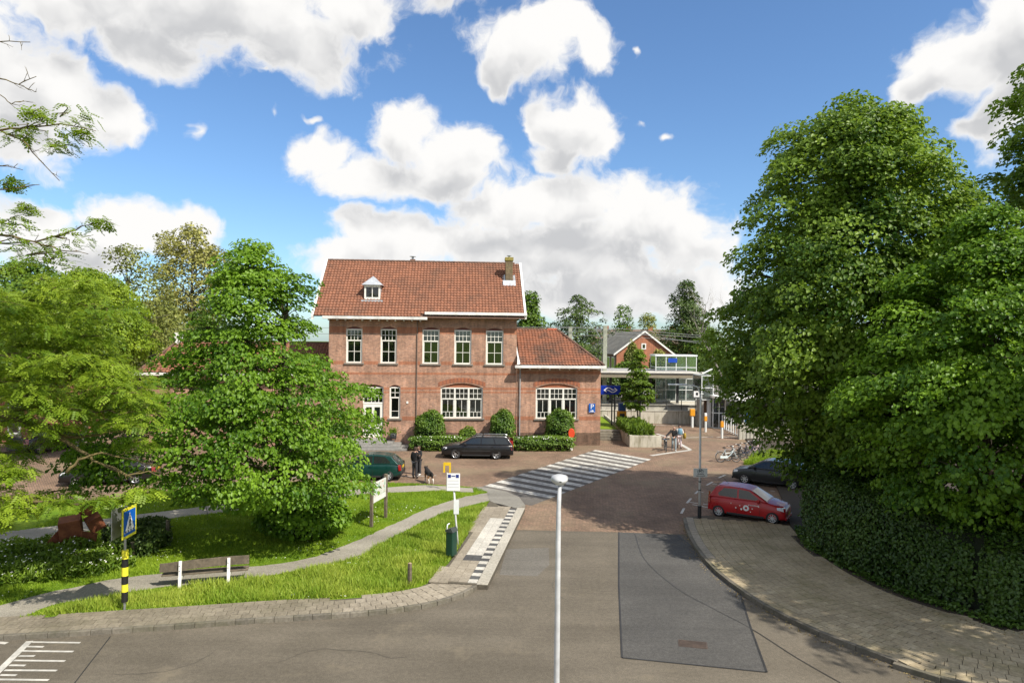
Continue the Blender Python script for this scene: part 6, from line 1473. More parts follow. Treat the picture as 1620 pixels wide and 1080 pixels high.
ec = car('estate_car', 'black estate car parked along the hedge', 'car', (-2.27, 45.35), R(179), estate, black_p)
for s in (-1, 1): MB().tube([(.1, s*.60, 1.40), (.0, s*.60, 1.465), (-1.9, s*.60, 1.46), (-2.0, s*.60, 1.40)], .018, 6).build('roof_rail', steel, ec)
MB().box((-.45, -.62, 1.47), (-.36, .62, 1.50)).build('roof_bar', trim, ec); MB().box((.02, -.62, 1.47), (.11, .62, 1.50)).build('roof_bar', trim, ec)
car('teal_hatchback', 'dark teal hatchback half hidden by the lawn lime tree', 'car', (-7.95, 38.05), R(180), hatch, green_p)
car('grey_hatchback', 'anthracite car parked nose out behind the red hatchback', 'car', (14.35, 37.5), R(145), hatch, grey_p)
car('black_saloon', 'shiny black saloon seen through the robinia branches', 'car', (-21.2, 36.2), R(196), sedan, black_p)
car('pickup', 'black pickup with red tail light beside the corner house', 'car', (-31.3, 46.2), R(75), pick, black_p)
# ---------------------------------------------------------------- bicycles
def ring(m, c, r, t, n=28, k=6):
    for i in range(n):
        a, b = 2*math.pi*i/n, 2*math.pi*(i+1)/n
        m.tube([(c[0]+math.cos(a)*r, c[1], c[2]+math.sin(a)*r), (c[0]+math.cos(b)*r, c[1], c[2]+math.sin(b)*r)], t, k, cap=False)
def bicycle(label, loc, head, col, lean=0.0, crate=None, group='parked bicycles', steer=0.0):
    o = empty('bicycle', (loc[0], loc[1], .005), head, label, 'bicycle', group); o.rotation_euler = (lean, 0, head)
    r = .34; fx, rx = .56, -.52
    for x in (rx, fx):
        w = bpy.data.objects.new('wheel', None); COL.objects.link(w); w.parent = o; w.location = (x, 0, r); w.empty_display_size = .1
        t = MB(); ring(t, (0, 0, 0), r-.02, .02); t.build('tyre', rubber, w)
        s = MB(); ring(s, (0, 0, 0), r-.045, .008, 20, 4)
        for k in range(14): a = 2*math.pi*k/14; s.tube([(0, .02*(-1)**k, 0), (math.cos(a)*(r-.045), 0, math.sin(a)*(r-.045))], .0025, 3, cap=False)
        s.tube([(0, -.05, 0), (0, .05, 0)], .02, 8); s.build('rim', steel, w)
        f = MB(); n = 12
        for i in range(n):
            a, b = R(20)+R(150)*i/n, R(20)+R(150)*(i+1)/n; q = r+.025
            f.quad((math.cos(a)*q, -.03, math.sin(a)*q), (math.cos(b)*q, -.03, math.sin(b)*q), (math.cos(b)*q, .03, math.sin(b)*q), (math.cos(a)*q, .03, math.sin(a)*q))
        f.build('mudguard', col, w)
    m = MB(); bb_, hd, st_ = (-.08, 0, .30), (.40, 0, .82), (-.22, 0, .82)
    m.tube([bb_, (-.19, 0, .70), st_], .018, 8); m.tube([bb_, (.16, 0, .46), (.36, 0, .70)], .022, 8); m.tube([(-.16, 0, .58), (.15, 0, .60), (.39, 0, .78)], .018, 8)
    m.tube([(.33, 0, .66), hd, (.36, 0, .92)], .022, 8)
    for s in (-.05, .05): m.tube([bb_, (rx, s, r)], .011, 6); m.tube([(rx, s, r), (-.20, 0, .74)], .010, 6); m.tube([(.41, 0, .70), (fx-.02, s, .45), (fx, s, r)], .012, 6)
    m.build('frame', col, o)
    MB().lathe([(0, .0), (.10, .01), (.12, .05), (.06, .09), (0, .09)], 12, c=(-.24, 0, .90)).build('saddle', rubber, o, smooth=True); MB().tube([st_, (-.235, 0, .91)], .013, 6).build('seat_post', steel, o)
    MB().tube([(.36, 0, .92), (.37, 0, 1.02), (.35, .12, 1.05), (.28, .27, 1.05), (.12, .30, 1.03)], .012, 6).tube([(.37, 0, 1.02), (.35, -.12, 1.05), (.28, -.27, 1.05), (.12, -.30, 1.03)], .012, 6).build('handlebar', steel, o)
    for s in (-1, 1): MB().tube([(.16, s*.293, 1.036), (.06, s*.31, 1.02)], .019, 8).build('grip', rubber, o)
    MB().box((-.16, -.055, .25), (-.10+.55*-.0, -.035, .35)).box((-.56, -.06, .26), (-.02, -.035, .40)).build('chain_guard', col, o, bevel=.015)
    ck_ = MB().tube([(-.08, -.06, .30), (-.02, -.06, .16), (-.02, -.14, .16)], .010, 5).tube([(-.08, .06, .30), (-.14, .06, .44), (-.14, .14, .44)], .010, 5); ck_.build('cranks', steel, o)
    MB().box((-.78, -.06, .735), (-.30, .06, .75)).tube([(-.72, .05, .735), (rx, .05, r)], .007, 4).tube([(-.72, -.05, .735), (rx, -.05, r)], .007, 4).build('carrier', steel, o)
    MB().lathe([(0, -.03), (.035, -.02), (.04, .03), (0, .04)], 10, 'x', (.46, 0, .80)).build('lamp', lamp_clear, o)
    if crate: MB().box((.36, -.2, .86), (.72, .2, .885)).box((.36, -.2, .885), (.375, .2, 1.08)).box((.705, -.2, .885), (.72, .2, 1.08)).box((.375, -.2, .885), (.705, -.185, 1.08)).box((.375, .185, .885), (.705, .2, 1.08)).build('crate', crate, o)
    else: MB().tube([(-.45, .08, .30), (-.50, .16, .01)], .010, 5).build('kickstand', steel, o)
    return o
bw = paint('bike_white', (.62, .72, .74)); bk = paint('bike_black', (.012, .012, .013)); bl_ = paint('bike_blue', (.02, .03, .08)); bp = paint('bike_pink', (.55, .40, .44))
b0 = G(1152, 731); step = Vector((.55, .55, 0))
for k, (c, lab, cr) in enumerate(((bw, 'pale white-blue bicycle standing first in the row', None), (bk, 'black bicycle parked next to the white one', None), (bk, 'dark bicycle in the middle of the parked row', None), (bl_, 'dark blue bicycle with a black front crate', trim), (bp, 'pinkish white bicycle at the far end of the row', None))):
    p = b0 + step*k*1.25; bicycle(lab, (p.x, p.y), R(8 + (k*37) % 17), c, R(random.uniform(-6, -2)), cr)
# ---------------------------------------------------------------- street furniture
# lamp post in front
pc = P(884, 760, 11.0); lx = pc.x
lp = empty('street_lamp', (lx, 11.0, 0), 0, 'slim white street lamp in the foreground in front of the zebra crossing', 'street lamp')
lamp_w = plain('lamp_white', (.54, .55, .56), .42, .2, 3); zt = P(886, 770, 11).z
m = MB().tube([(0, 0, 0), (0, 0, 1.0), (0, 0, 3.2), (0, 0, zt-.9), (.005, .02, zt-.35), (.02, .06, zt)], [.052, .048, .045, .041, .037, .03], 16); m.build('pole', lamp_w, lp, smooth=True)
MB().box((-.03, -.056, 1.0), (.03, -.044, 1.4)).build('pole_door', lamp_w, lp)
MB().tube([(.02, .06, zt-.01), (.022, .07, zt+.035)], .028, 12).build('collar', dark_metal, lp)
hd = MB(); n = 20; prof = [(0, .085), (.07, .082), (.112, .066), (.134, .034), (.132, .005), (.105, -.035), (.06, -.062), (0, -.066)]
hd.lathe(prof, n); hd.v = [(x*(1.0+.10*(y > 0)), y*1.25+.07, z + (.05*y)) for x, y, z in hd.v]
h_ = hd.build('lamp_head', lamp_w, lp, smooth=True); h_.location = (.025, .05, zt+.085)
MB().box((-.016, -.103, .0), (.016, -.092, .014)).build('latch', dark_metal, h_)
gl_ = MB().lathe([(0, -.075), (.09, -.072), (.095, -.06)], 18); gl_.v = [(x*.8, y+.07, z) for x, y, z in gl_.v]; gl_.build('lens', lamp_clear, h_)
# tall lamp with bicycle sign at the right corner
q = G(1106.5, 818.5, .12)
rlm = empty('street_lamp', (q.x, q.y, .12), 0, 'grey lamp post with curved arm carrying the bicycle sign', 'street lamp')
top = P(1106, 622, q.y).z-.12; ax = P(1085, 611, q.y).x-q.x; hx = P(1057, 609, q.y).x-q.x; az = P(1085, 611, q.y).z-.12
pole_g = plain('pole_grey', (.62, .63, .63), .45, .1)
MB().tube([(0, 0, .5), (0, 0, 2.5), (0, 0, top-.25), (-.03, 0, top), (-.14, 0, az-.02), (-.32, 0, az+.03), (ax, 0, az+.06)], [.058, .05, .044, .038, .034, .03, .026], 12).build('pole', pole_g, rlm, smooth=True)
MB().tube([(0, 0, 0), (0, 0, .52)], .085, 12).build('pole_sleeve', rubber, rlm)
MB().box((hx, -.11, az+.03), (ax+.05, .11, az+.11)).build('lamp_head', pole_g, rlm, bevel=.03)
for z in (1.55, 1.18): MB().tube([(0, 0, z), (0, 0, z+.05)], .062, 12).build('clamp', dark_metal, rlm)
s0 = P(1095, 753.5, q.y); s1 = P(1116, 740, q.y)
bs = empty('bicycle_sign', (q.x, q.y-.08, (s0.z)), R(3), 'small white sign with a bicycle symbol fixed to the lamp post', 'sign')
sw, sh = (s1.x-s0.x), (s1.z-s0.z)
MB().box((-sw/2-.02, -.01, -.0), (sw/2+.02, .01, sh)).build('board', plain('board_white', (.66, .66, .62), .5, .06), bs)
for x in (-.085, .085):
    rg = MB(); ring(rg, (x, -.014, sh*.66), .055, .008, 14, 4); rg.build('wheel_symbol', dark_metal, bs)
fr_ = MB()
for a, b in (((-.085, .0), (-.04, .085)), ((-.04, .085), (.05, .085)), ((.05, .085), (.0, .0)), ((.0, .0), (-.085, .0)), ((.0, .0), (-.04, .085)), ((.085, .0), (.05, .1)), ((.05, .1), (.02, .11)), ((-.06, .1), (-.02, .1))): fr_.tube([(a[0], -.014, sh*.66+a[1]), (b[0], -.014, sh*.66+b[1])], .007, 4)
fr_.build('bicycle_symbol', dark_metal, bs)
for zrow, x0_, x1_ in ((sh*.36, -.13, .13), (sh*.15, -.19, .19)):
    x = x0_
    while x < x1_:
        w_ = random.uniform(.016, .026); MB().box((x, -.014, zrow-.018), (x+w_, -.0105, zrow+random.choice((.012, .02)))).build('letter', dark_metal, bs); x += w_+.008
# bench on the lawn: concrete posts and heavy planks
pa, pb = G(284, 931, .1), G(361, 925, .1); bd = (pb-pa); bang = math.atan2(bd.y, bd.x)
bn = empty('park_bench', ((pa.x+pb.x)/2, (pa.y+pb.y)/2, .1), bang, 'weathered plank bench on two white concrete posts beside the path', 'bench'); hl = bd.length/2
for s in (-1, 1): 
    M_ = Matrix.Translation((s*hl, 0, 0)) @ Matrix.Rotation(R(-7), 4, 'X'); MB().box((-.042, -.042, -.05), (.042, .042, .82), M_).build('post', white_paint, bn, bevel=.008); MB().box((s*hl-.045, .0, .25), (s*hl+.045, .42, .34)).build('arm', white_paint, bn)
    for z in (.55, .70): MB().lathe([(0, -.012), (.014, -.008), (.016, 0)], 8, 'y', (s*hl, -.055-.0*z, z)).build('bolt', dark_metal, bn)
def plank(z0, z1, y, nm, warp=.03):
    n = 12; m = MB(); Lb = hl*1.85
    for k in range(n+1):
        x = -Lb+2*Lb*k/n; dz = warp*math.sin((k/n-.2)*2.4); dz2 = random.uniform(-.008, .008)
        m.v += [(x, y, z0+dz), (x, y+.05, z0+dz), (x, y+.05, z1+dz+dz2), (x, y, z1+dz+dz2)]
    for k in range(n): m.f += [(k*4+i, k*4+(i+1) % 4, (k+1)*4+(i+1) % 4, (k+1)*4+i) for i in range(4)]
    m.f += [(0, 1, 2, 3), tuple(n*4+i for i in range(4))]; m.build(nm, old_wood, bn)
plank(.52, .78, .125, 'back_plank', .06)
for k in range(3): 
    n = 10; m = MB(); m.box((-hl*1.8, .18+k*.14, .345), (hl*1.8, .30+k*.14, .39)); m.build('seat_plank', old_wood, bn, bevel=.006)
# striped pole with crossing signs
sp0 = G(197, 964, .1); yl = plain('signal_yellow', (.80, .74, .04), .45, .06); blk = plain('signal_black', (.012, .012, .012), .5, .08)
spn = empty('crossing_sign', (sp0.x, sp0.y, .1), 0, 'black and yellow banded pole with blue pedestrian crossing signs', 'traffic sign')
Yp = sp0.y; zq = lambda py: P(195, py, Yp).z-.1
MB().tube([(0, 0, 0), (0, 0, zq(800))], .035, 10).build('pole', steel, spn)
ed_ = [951, 935, 923, 910, 896, 883, 869]
for k in range(6):
    z0, z1 = zq(ed_[k]), zq(ed_[k+1]); MB().tube([(0, 0, z0), (0, 0, z1-.003)], .085, 16).build('band', blk if k % 2 == 0 else yl, spn)
def sign_plate(rz, yo):
    g = bpy.data.objects.new('sign_plate', None); COL.objects.link(g); g.parent = spn; g.location = (0, 0, zq(825)); g.rotation_euler = (0, 0, rz); g.empty_display_size = .1
    s = .42
    MB().box((-s*.9, yo-.012, -s), (s*.9, yo+.012, s)).build('board', yl, g); MB().box((-.32, yo-.018, -.34), (.32, yo-.0125, .34)).build('panel', plain('crossing_blue', (.005, .11, .50), .4, .04), g)
    mm = lambda poly, d: MB().prism(poly, yo-d-.004, yo-d, Matrix(((1, 0, 0, 0), (0, 0, 1, 0), (0, 1, 0, 0), (0, 0, 0, 1))))
    mm([(-.27, -.26), (.27, -.26), (0, .27)], .0185).build('triangle', white_s, g)
    mm([(-.02, .08), (.03, .10), (.05, .05), (.03, -.04), (.09, -.16), (.05, -.17), (0, -.06), (-.06, -.17), (-.10, -.16), (-.03, -.03), (-.04, .02)], .023).build('walker', blk, g); mm([(.01+.026*math.cos(t), .135+.026*math.sin(t)) for t in np.linspace(0, 6.28, 10)[:-1]], .023).build('walker_head', blk, g)
    for x in (-.25, -.12, .03, .16): mm([(x, -.255), (x+.06, -.255), (x+.045, -.20), (x+.01, -.20)], .023).build('stripe', blk, g)
    MB().box((-.40, yo+.013, -.03), (.40, yo+.035, .03)).build('rail', steel, g)
sign_plate(R(93), -.10)
bk2 = bpy.data.objects.new('sign_plate', None); COL.objects.link(bk2); bk2.parent = spn; bk2.location = (-.05, .05, zq(825)); bk2.rotation_euler = (0, 0, R(-87)); bk2.empty_display_size = .1
MB().box((-.42, -.15, -.42), (.42, -.126, .42)).build('board', steel, bk2)
MB().box((-.22, -.06, .44), (.22, .02, .50)).build('flash_lamp', lt_steel, bk2, bevel=.02)
# bus stop flag, bin, posts and information board
u0 = G(725, 868, .1); bst = empty('bus_stop_sign', (u0.x, u0.y, .1), 0, 'white bus stop flag with blue header on a leaning grey pole', 'sign'); Yb = u0.y
tp_ = P(717, 775, Yb)-Vector((u0.x, u0.y, .1)); fl0 = P(707, 775.5, Yb)-u0; fl1 = P(728, 748, Yb)-u0
MB().tube([(0, 0, 0), tp_*.5, (fl0+fl1)/2], .035, 10).build('pole', pole_g, bst, smooth=True)
fw, fh = fl1.x-fl0.x, fl1.z-fl0.z; cx_ = (fl0.x+fl1.x)/2
MB().box((fl0.x, -.075, fl0.z), (fl1.x, -.045, fl1.z)).build('flag', white_s, bst, bevel=.012)
nb_ = plain('navy', (.012, .03, .20), .4, .05)
for x in (fl0.x+.04, fl1.x-.15): MB().box((x, -.08, fl1.z-.16), (x+.11, -.0755, fl1.z-.04)).build('symbol', nb_, bst)
MB().box((cx_-.07, -.08, fl1.z-.115), (cx_+.07, -.0755, fl1.z-.08)).build('bus_symbol', nb_, bst)
for k in range(3): MB().box((fl0.x+.04, -.079, fl1.z-.27-k*.12), (fl1.x-.04, -.0755, fl1.z-.255-k*.12)).build('line', plain('faint_grey', (.45, .47, .5), .5, .1), bst)
MB().box((-.03+tp_.x*.62-.02, -.05, tp_.z*.60), (.14+tp_.x*.62, -.03, tp_.z*.84)).build('timetable_case', lt_steel, bst)
y0_ = G(707, 775, .1); ys_ = empty('yellow_sign', (y0_.x, y0_.y, 0), 0, 'yellow inverted-U sign frame behind the bus stop flag', 'sign'); Y_ = y0_.y; ya = P(702, 747, Y_).z; yb = P(706, 731, Y_).z
MB().tube([(0, 0, 0), (0, 0, ya)], .03, 8).build('pole', pole_g, ys_); w_ = 12*Y_/FPX/2
yel = plain('bright_yellow', (.78, .50, .02), .45, .06)
MB().prism([(-w_, ya), (-w_, yb-.03), (-w_+.03, yb), (w_-.03, yb), (w_, yb-.03), (w_, ya), (w_-.09, ya), (w_-.09, yb-.16), (-w_+.09, yb-.16), (-w_+.09, ya)], -.02, .02, Matrix(((1, 0, 0, 0), (0, 0, 1, 0), (0, 1, 0, 0), (0, 0, 0, 1)))).build('frame', yel, ys_)
g0 = G(714, 883, .1); lbn = empty('litter_bin', (g0.x, g0.y, .1), R(62), 'dark green litter bin with a pale metal hoop beside the bus platform', 'litter bin')
grn = plain('bin_green', (.008, .045, .026), .45, .1)
MB().prism([(-.16, -.14), (.16, -.14), (.16, .14), (-.16, .14)], .12, .95).build('body', grn, lbn, bevel=.03); MB().add([(-.175, -.155, .953), (.175, -.155, .953), (.175, .155, .953), (-.175, .155, .953), (-.175, -.08, 1.10), (.175, -.08, 1.10), (.175, .155, 1.02), (-.175, .155, 1.02)], [(0, 1, 2, 3), (4, 5, 6, 7), (0, 1, 5, 4), (1, 2, 6, 5), (2, 3, 7, 6), (3, 0, 4, 7)]).build('lid', plain('bin_lid', (.05, .06, .055), .5), lbn)
MB().tube([(-.03, .17, 0), (-.03, .17, 1.10), (-.0, .17, 1.16), (.1, .16, 1.18)], .022, 8).build('hoop', lt_steel, lbn)
i0, i1 = G(587.5, 833.5, .1), G(610, 819, .1); ib = empty('information_board', ((i0.x+i1.x)/2, (i0.y+i1.y)/2, .1), math.atan2(i1.y-i0.y, i1.x-i0.x), 'wooden two-post information board with a pale map panel on the lawn', 'information board'); il = (i1-i0).length/2
zt_ = P(585, 760, i0.y).z-.1
for s in (-1, 1): MB().box((s*il-.06, -.06, 0), (s*il+.06, .06, zt_)).build('post', old_wood, ib, bevel=.01)
def map_mat():
    t = Nt('map_print'); c = t.coord(); f = t.noise(c, 2.4, 4, .6); col = t.mix(t.ramp(f, .52, .6), (.62, .62, .58), (.25, .42, .30)); g = t.noise(c, 6, 4); col = t.mix(t.ramp(g, .60, .64), col, (.55, .20, .12)); return t.done(t.pbr(col, .35, spec=.5))
MB().box((-il+.065, -.03, zt_*.50), (il-.065, .0, zt_*.93)).build('panel', plain('panel_white', (.68, .68, .65), .4, .06), ib)
MB().box((-il+.12, -.036, zt_*.62), (il-.15, -.0305, zt_*.91)).build('map', map_mat(), ib)
def stake(px, py, h, lab):
    g = G(px, py, .1); o = empty('wooden_stake', (g.x, g.y, .1), R(random.uniform(0, 80)), lab, 'stake', 'short wooden stakes in the grass'); MB().box((-.05, -.05, 0), (.05, .05, h-.02)).build('shaft', old_wood, o, bevel=.012)
    MB().add([(-.05, -.05, h-.02), (.05, -.05, h-.02), (.05, .05, h-.02), (-.05, .05, h-.02), (0, 0, h+.01)], [(0, 1, 4), (1, 2, 4), (2, 3, 4), (3, 0, 4)]).build('top', plain('cut_wood', (.36, .27, .17), .9), o)
stake(648, 926, .72, 'short wooden stake in the rough grass before the bus platform'); stake(265, 858, .85, 'wooden stake between the dark plants and the lime tree'); stake(209, 884, .6, 'wooden stake right of the striped pole'); stake(119, 893, .35, 'low stake among the daisies before the sculpture'); stake(22, 915, .3, 'low stake at the left edge of the wild plants')
# corten cube sculpture
cor = Nt('corten_steel'); cc_ = cor.coord(); cor.done(cor.pbr(cor.mix(cor.ramp(cor.noise(cc_, 3, 6, .65), .35, .68), (.16, .055, .028), (.27, .10, .046)), .85, spec=.25, normal=cor.bump(cor.noise(cc_, 30, 3), .004, .5))); corten = MATS['corten_steel']
sc0 = G(112, 868, .1); scu = empty('cube_sculpture', (sc0.x, sc0.y, .1), 0, 'rust brown sculpture of tumbled steel cubes on the lawn', 'sculpture')
def cube(px, py, s, rot, dy=0.0):
    p = P(px, py, sc0.y+dy)-Vector((sc0.x, sc0.y, .1)); M_ = Matrix.Translation(p) @ (Matrix.Rotation(rot[2], 4, 'Z') @ Matrix.Rotation(rot[1], 4, 'Y') @ Matrix.Rotation(rot[0], 4, 'X')); MB().box((-s/2,)*3, (s/2,)*3, M_).build('cube', corten, scu, bevel=.012)
cube(112, 834, .68, (R(8), R(-6), R(28))); cube(94, 858, .62, (R(20), R(38), R(20)), .05); cube(134, 856, .55, (R(-25), R(20), R(50)), .1); cube(137, 803, .40, (R(15), R(12), R(30)), .6); cube(150, 826, .50, (R(10), R(-25), R(40)), .5); cube(125, 872, .5, (R(30), R(35), R(10)), -.1)
# small things at the station front
p0 = BO + BT*Fc(936.5, 646, -.1)[0] + BN*(-.12); zz0, zz1 = Fc(936.5, 652.3, -.1)[1], Fc(936.5, 638, -.1)[1]; hw_ = 5.2*50.8/FPX
pk = empty('parking_sign', (p0.x, p0.y, 0), YAW, 'blue parking sign with arrow on the corner of the wing', 'sign')
MB().box((-hw_, -.02, zz0), (hw_, .0, zz1)).build('board', plain('parking_blue', (.01, .10, .42), .4, .04), pk, bevel=.006)
link('letter_p', text_mesh('P', .52), white_s, pk, loc=(0, -.024, zz0+(zz1-zz0)*.64), rot=(R(90), 0, 0))
MB().add([(-.12, -.026, zz0+.10), (.02, -.026, zz0+.10), (.02, -.026, zz0+.05), (.14, -.026, zz0+.13), (.02, -.026, zz0+.21), (.02, -.026, zz0+.16), (-.12, -.026, zz0+.16)], [(0, 1, 2, 3, 4, 5, 6)]).build('arrow', white_s, pk)
MB().prism([(-hw_+.03, zz0+.03), (hw_-.03, zz0+.03), (hw_-.03, zz0+.05), (-hw_+.03, zz0+.05)], -.023, -.0205, Matrix(((1, 0, 0, 0), (0, 0, 1, 0), (0, 1, 0, 0), (0, 0, 0, 1)))).build('border', white_s, pk)
r0 = P(904, 690, 48.6); rd = empty('red_marker', (r0.x, 48.6, 0), 0, 'bright red-orange round marker on a white post at the hedge end', 'marker')
MB().box((-.09, -.05, 0), (.09, .05, .95)).build('post', white_s, rd, bevel=.01); om = plain('marker_orange', (.72, .07, .02), .45, .08); md = MB().lathe([(0, -.05), (.26, -.05), (.28, -.03), (.28, .03), (0, .04)], 20, 'y', (0, -.01, 1.22)); md.v = [(x*.82, y, 1.22+(z-1.22)*1.25) for x, y, z in md.v]; md.build('disc', om, rd)
fp = BO + BT*(Fc(622, 690, VL-.6)[0]) + BN*(VL-.55); po_ = empty('plant_pot', (fp.x, fp.y, .622), 0, 'dark grey flower pot beside the front door', 'plant pot')
MB().lathe([(0, 0), (.22, 0), (.27, .42), (.25, .42), (.24, .36), (0, .36)], 20).build('pot', plain('pot_grey', (.06, .065, .07), .6), po_, smooth=True)
n = 260; pp = rng.normal(size=(n, 3))*np.array([.16, .16, .12])+np.array([0, 0, .52]); link('plant', leaf_mesh('plant', pp, rng.normal(size=(n, 3))+np.array([0, 0, .8]), rng.uniform(.08, .14, n), rng.random(n), .7), young_leaf, po_)['kind'] = 'stuff'
# ---------------------------------------------------------------- people and dog
skin_m = plain('skin', (.50, .30, .22), .55, .06)
def skinned(name, J, E, mat, parent, sub=2):
    "J: name -> (pos, radius or (rx, ry)); E: edges by name; one continuous skinned mesh rooted at the first joint"
    keys = list(J); me = bpy.data.meshes.new(name); me.from_pydata([J[k][0] for k in keys], [(keys.index(a), keys.index(b)) for a, b in E], [])
    o = bpy.data.objects.new(name, me); COL.objects.link(o)
    sk = o.modifiers.new('skin', 'SKIN'); sk.use_smooth_shade = True
    for i, k in enumerate(keys):
        r = J[k][1]; v = me.skin_vertices[0].data[i]; v.radius = (r, r) if isinstance(r, (int, float)) else r; v.use_root = (i == 0)
    s = o.modifiers.new('sub', 'SUBSURF'); s.levels = sub; s.render_levels = sub
    m2 = evaluated(o); bpy.data.objects.remove(o)
    return link(name, m2, mat, parent, smooth=True)
def person(label, loc, head, H, pose, cols, hair=(.03, .02, .015), bald=False, group='people on the plaza', bag=None):
    "local axes: +x faces forward, +y left"
    o = empty('person', (loc[0], loc[1], .006), head, label, 'person', group); k = H/1.78
    V_ = lambda *p: Vector(p)*k
    J = {'pelvis': (V_(0, 0, .96), (.115*k, .082*k)), 'waist': (V_(0, 0, 1.10), (.10*k, .076*k)), 'chest': (V_(.01, 0, 1.32), (.115*k, .08*k)), 'neck0': (V_(0, 0, 1.47), .065*k), 'neck': (V_(.015, 0, 1.53), .052*k)}
    E = [('pelvis', 'waist'), ('waist', 'chest'), ('chest', 'neck0'), ('neck0', 'neck')]
    hd_ = pose.get('head', (.05, 0, 1.66)); J['head0'] = (V_(hd_[0]*.6, hd_[1]*.6, 1.585), .066*k); J['head'] = (V_(*hd_), .098*k); J['crown'] = (V_(hd_[0]-.01, hd_[1], hd_[2]+.065), .080*k); E += [('neck', 'head0'), ('head0', 'head'), ('head', 'crown')]
    for s, sd in ((1, 'l'), (-1, 'r')):
        sh, el, wr = pose['arm_'+sd]; J['sh'+sd] = (V_(0, s*.175, 1.42), .05*k); J['el'+sd] = (V_(*el), .036*k); J['wr'+sd] = (V_(*wr), .030*k); E += [('chest', 'sh'+sd), ('sh'+sd, 'el'+sd), ('el'+sd, 'wr'+sd)]
        d = (Vector(wr)-Vector(el)).normalized(); J['palm'+sd] = (V_(*(Vector(wr)+d*.07)), (.038*k, .022*k)); E += [('wr'+sd, 'palm'+sd)]
        side_ = d.cross(Vector((1, 0, 0.2))); side_ = side_.normalized() if side_.length > .05 else Vector((0, 1, 0))
        pb_ = Vector(wr)+d*.07
        for fi, (off, ln) in enumerate(((-.030, .062), (-.010, .074), (.010, .070), (.028, .055))):
            a_ = pb_ + side_*off + d*.03; b_ = a_ + d*ln*.6 + Vector((.012, 0, -.004)); c_ = b_ + d*ln*.35 + Vector((.018, 0, -.006))
            J['f%d%s' % (fi, sd)] = (V_(*a_), .010*k); J['g%d%s' % (fi, sd)] = (V_(*b_), .009*k); J['h%d%s' % (fi, sd)] = (V_(*c_), .008*k); E += [('palm'+sd, 'f%d%s' % (fi, sd)), ('f%d%s' % (fi, sd), 'g%d%s' % (fi, sd)), ('g%d%s' % (fi, sd), 'h%d%s' % (fi, sd))]
        t_0 = Vector(wr)+d*.04+side_*-.035; J['t0'+sd] = (V_(*(t_0+Vector((.015, 0, 0)))), .012*k); J['t1'+sd] = (V_(*(t_0+d*.045+Vector((.035, 0, 0)))), .009*k); E += [('palm'+sd, 't0'+sd), ('t0'+sd, 't1'+sd)]
        hp, kn, an, to = (0, s*.095, .90), *pose['leg_'+sd]; J['hp'+sd] = (V_(*hp), .072*k); J['kn'+sd] = (V_(*kn), .05*k); J['an'+sd] = (V_(*an), .042*k); J['to'+sd] = (V_(*to), .040*k); E += [('pelvis', 'hp'+sd), ('hp'+sd, 'kn'+sd), ('kn'+sd, 'an'+sd), ('an'+sd, 'to'+sd)]
    skinned('body', J, E, skin_m, o)
    def sub_(names, edges, grow, nm, mat, over=None):
        JJ = {n_: (J[n_][0] if not over or n_ not in over else over[n_], (J[n_][1]+grow*k if isinstance(J[n_][1], (int, float)) else tuple(x+grow*k for x in J[n_][1]))) for n_ in names}
        return skinned(nm, JJ, edges, mat, o)
    top_n = ['chest', 'waist', 'pelvis', 'neck0', 'shl', 'ell', 'wrl', 'shr', 'elr', 'wrr']; cuff = {}
    for sd in 'lr': cuff['wr'+sd] = J['el'+sd][0].lerp(J['wr'+sd][0], .93)
    low = J['pelvis'][0]+Vector((0, 0, -.10*k)) if cols.get('long') else J['pelvis'][0]
    cuff['pelvis'] = low; cuff['neck0'] = J['neck0'][0]+Vector((0, 0, -.01))
    sub_(top_n, [('chest', 'waist'), ('waist', 'pelvis'), ('chest', 'neck0'), ('chest', 'shl'), ('shl', 'ell'), ('ell', 'wrl'), ('chest', 'shr'), ('shr', 'elr'), ('elr', 'wrr')], .038, 'jacket' if cols.get('long') else 'jumper', cols['top'], cuff)
    leg_n = ['pelvis', 'hpl', 'knl', 'anl', 'hpr', 'knr', 'anr']; co_ = {}
    for sd in 'lr': co_['an'+sd] = J['an'+sd][0]+Vector((0, 0, .0))
    sub_(leg_n, [('pelvis', 'hpl'), ('hpl', 'knl'), ('knl', 'anl'), ('pelvis', 'hpr'), ('hpr', 'knr'), ('knr', 'anr')], .026, 'trousers', cols['leg'], co_)
    for sd in 'lr':
        a, t = J['an'+sd][0], J['to'+sd][0]; skinned('shoe', {'h': (a+Vector((0, 0, -.02))+(a-t)*.25, .050*k), 'a': (a+Vector((0, 0, -.01)), .056*k), 't': (t, .046*k), 'e': (t+(t-a)*.35, .036*k)}, [('h', 'a'), ('a', 't'), ('t', 'e')], cols['shoe'], o, 1)
    hc = J['head'][0]; hair_m = plain('hair_%d' % int(hair[0]*1000), hair, .8, .2, 30, bump=.5)
    fw = Vector((1, 0, 0)); 
    f = pose.get('face', (1, 0, 0)); fw = Vector(f).normalized(); lf = Vector((0, 0, 1)).cross(fw)
    MB().add([hc+fw*.092*k+Vector((0, 0, .015))*k, hc+fw*.125*k+Vector((0, 0, -.025))*k, hc+fw*.09*k+lf*.018*k+Vector((0, 0, -.03))*k, hc+fw*.09*k-lf*.018*k+Vector((0, 0, -.03))*k], [(0, 1, 2), (0, 3, 1), (1, 3, 2), (0, 2, 3)]).build('nose', skin_m, o, smooth=True)
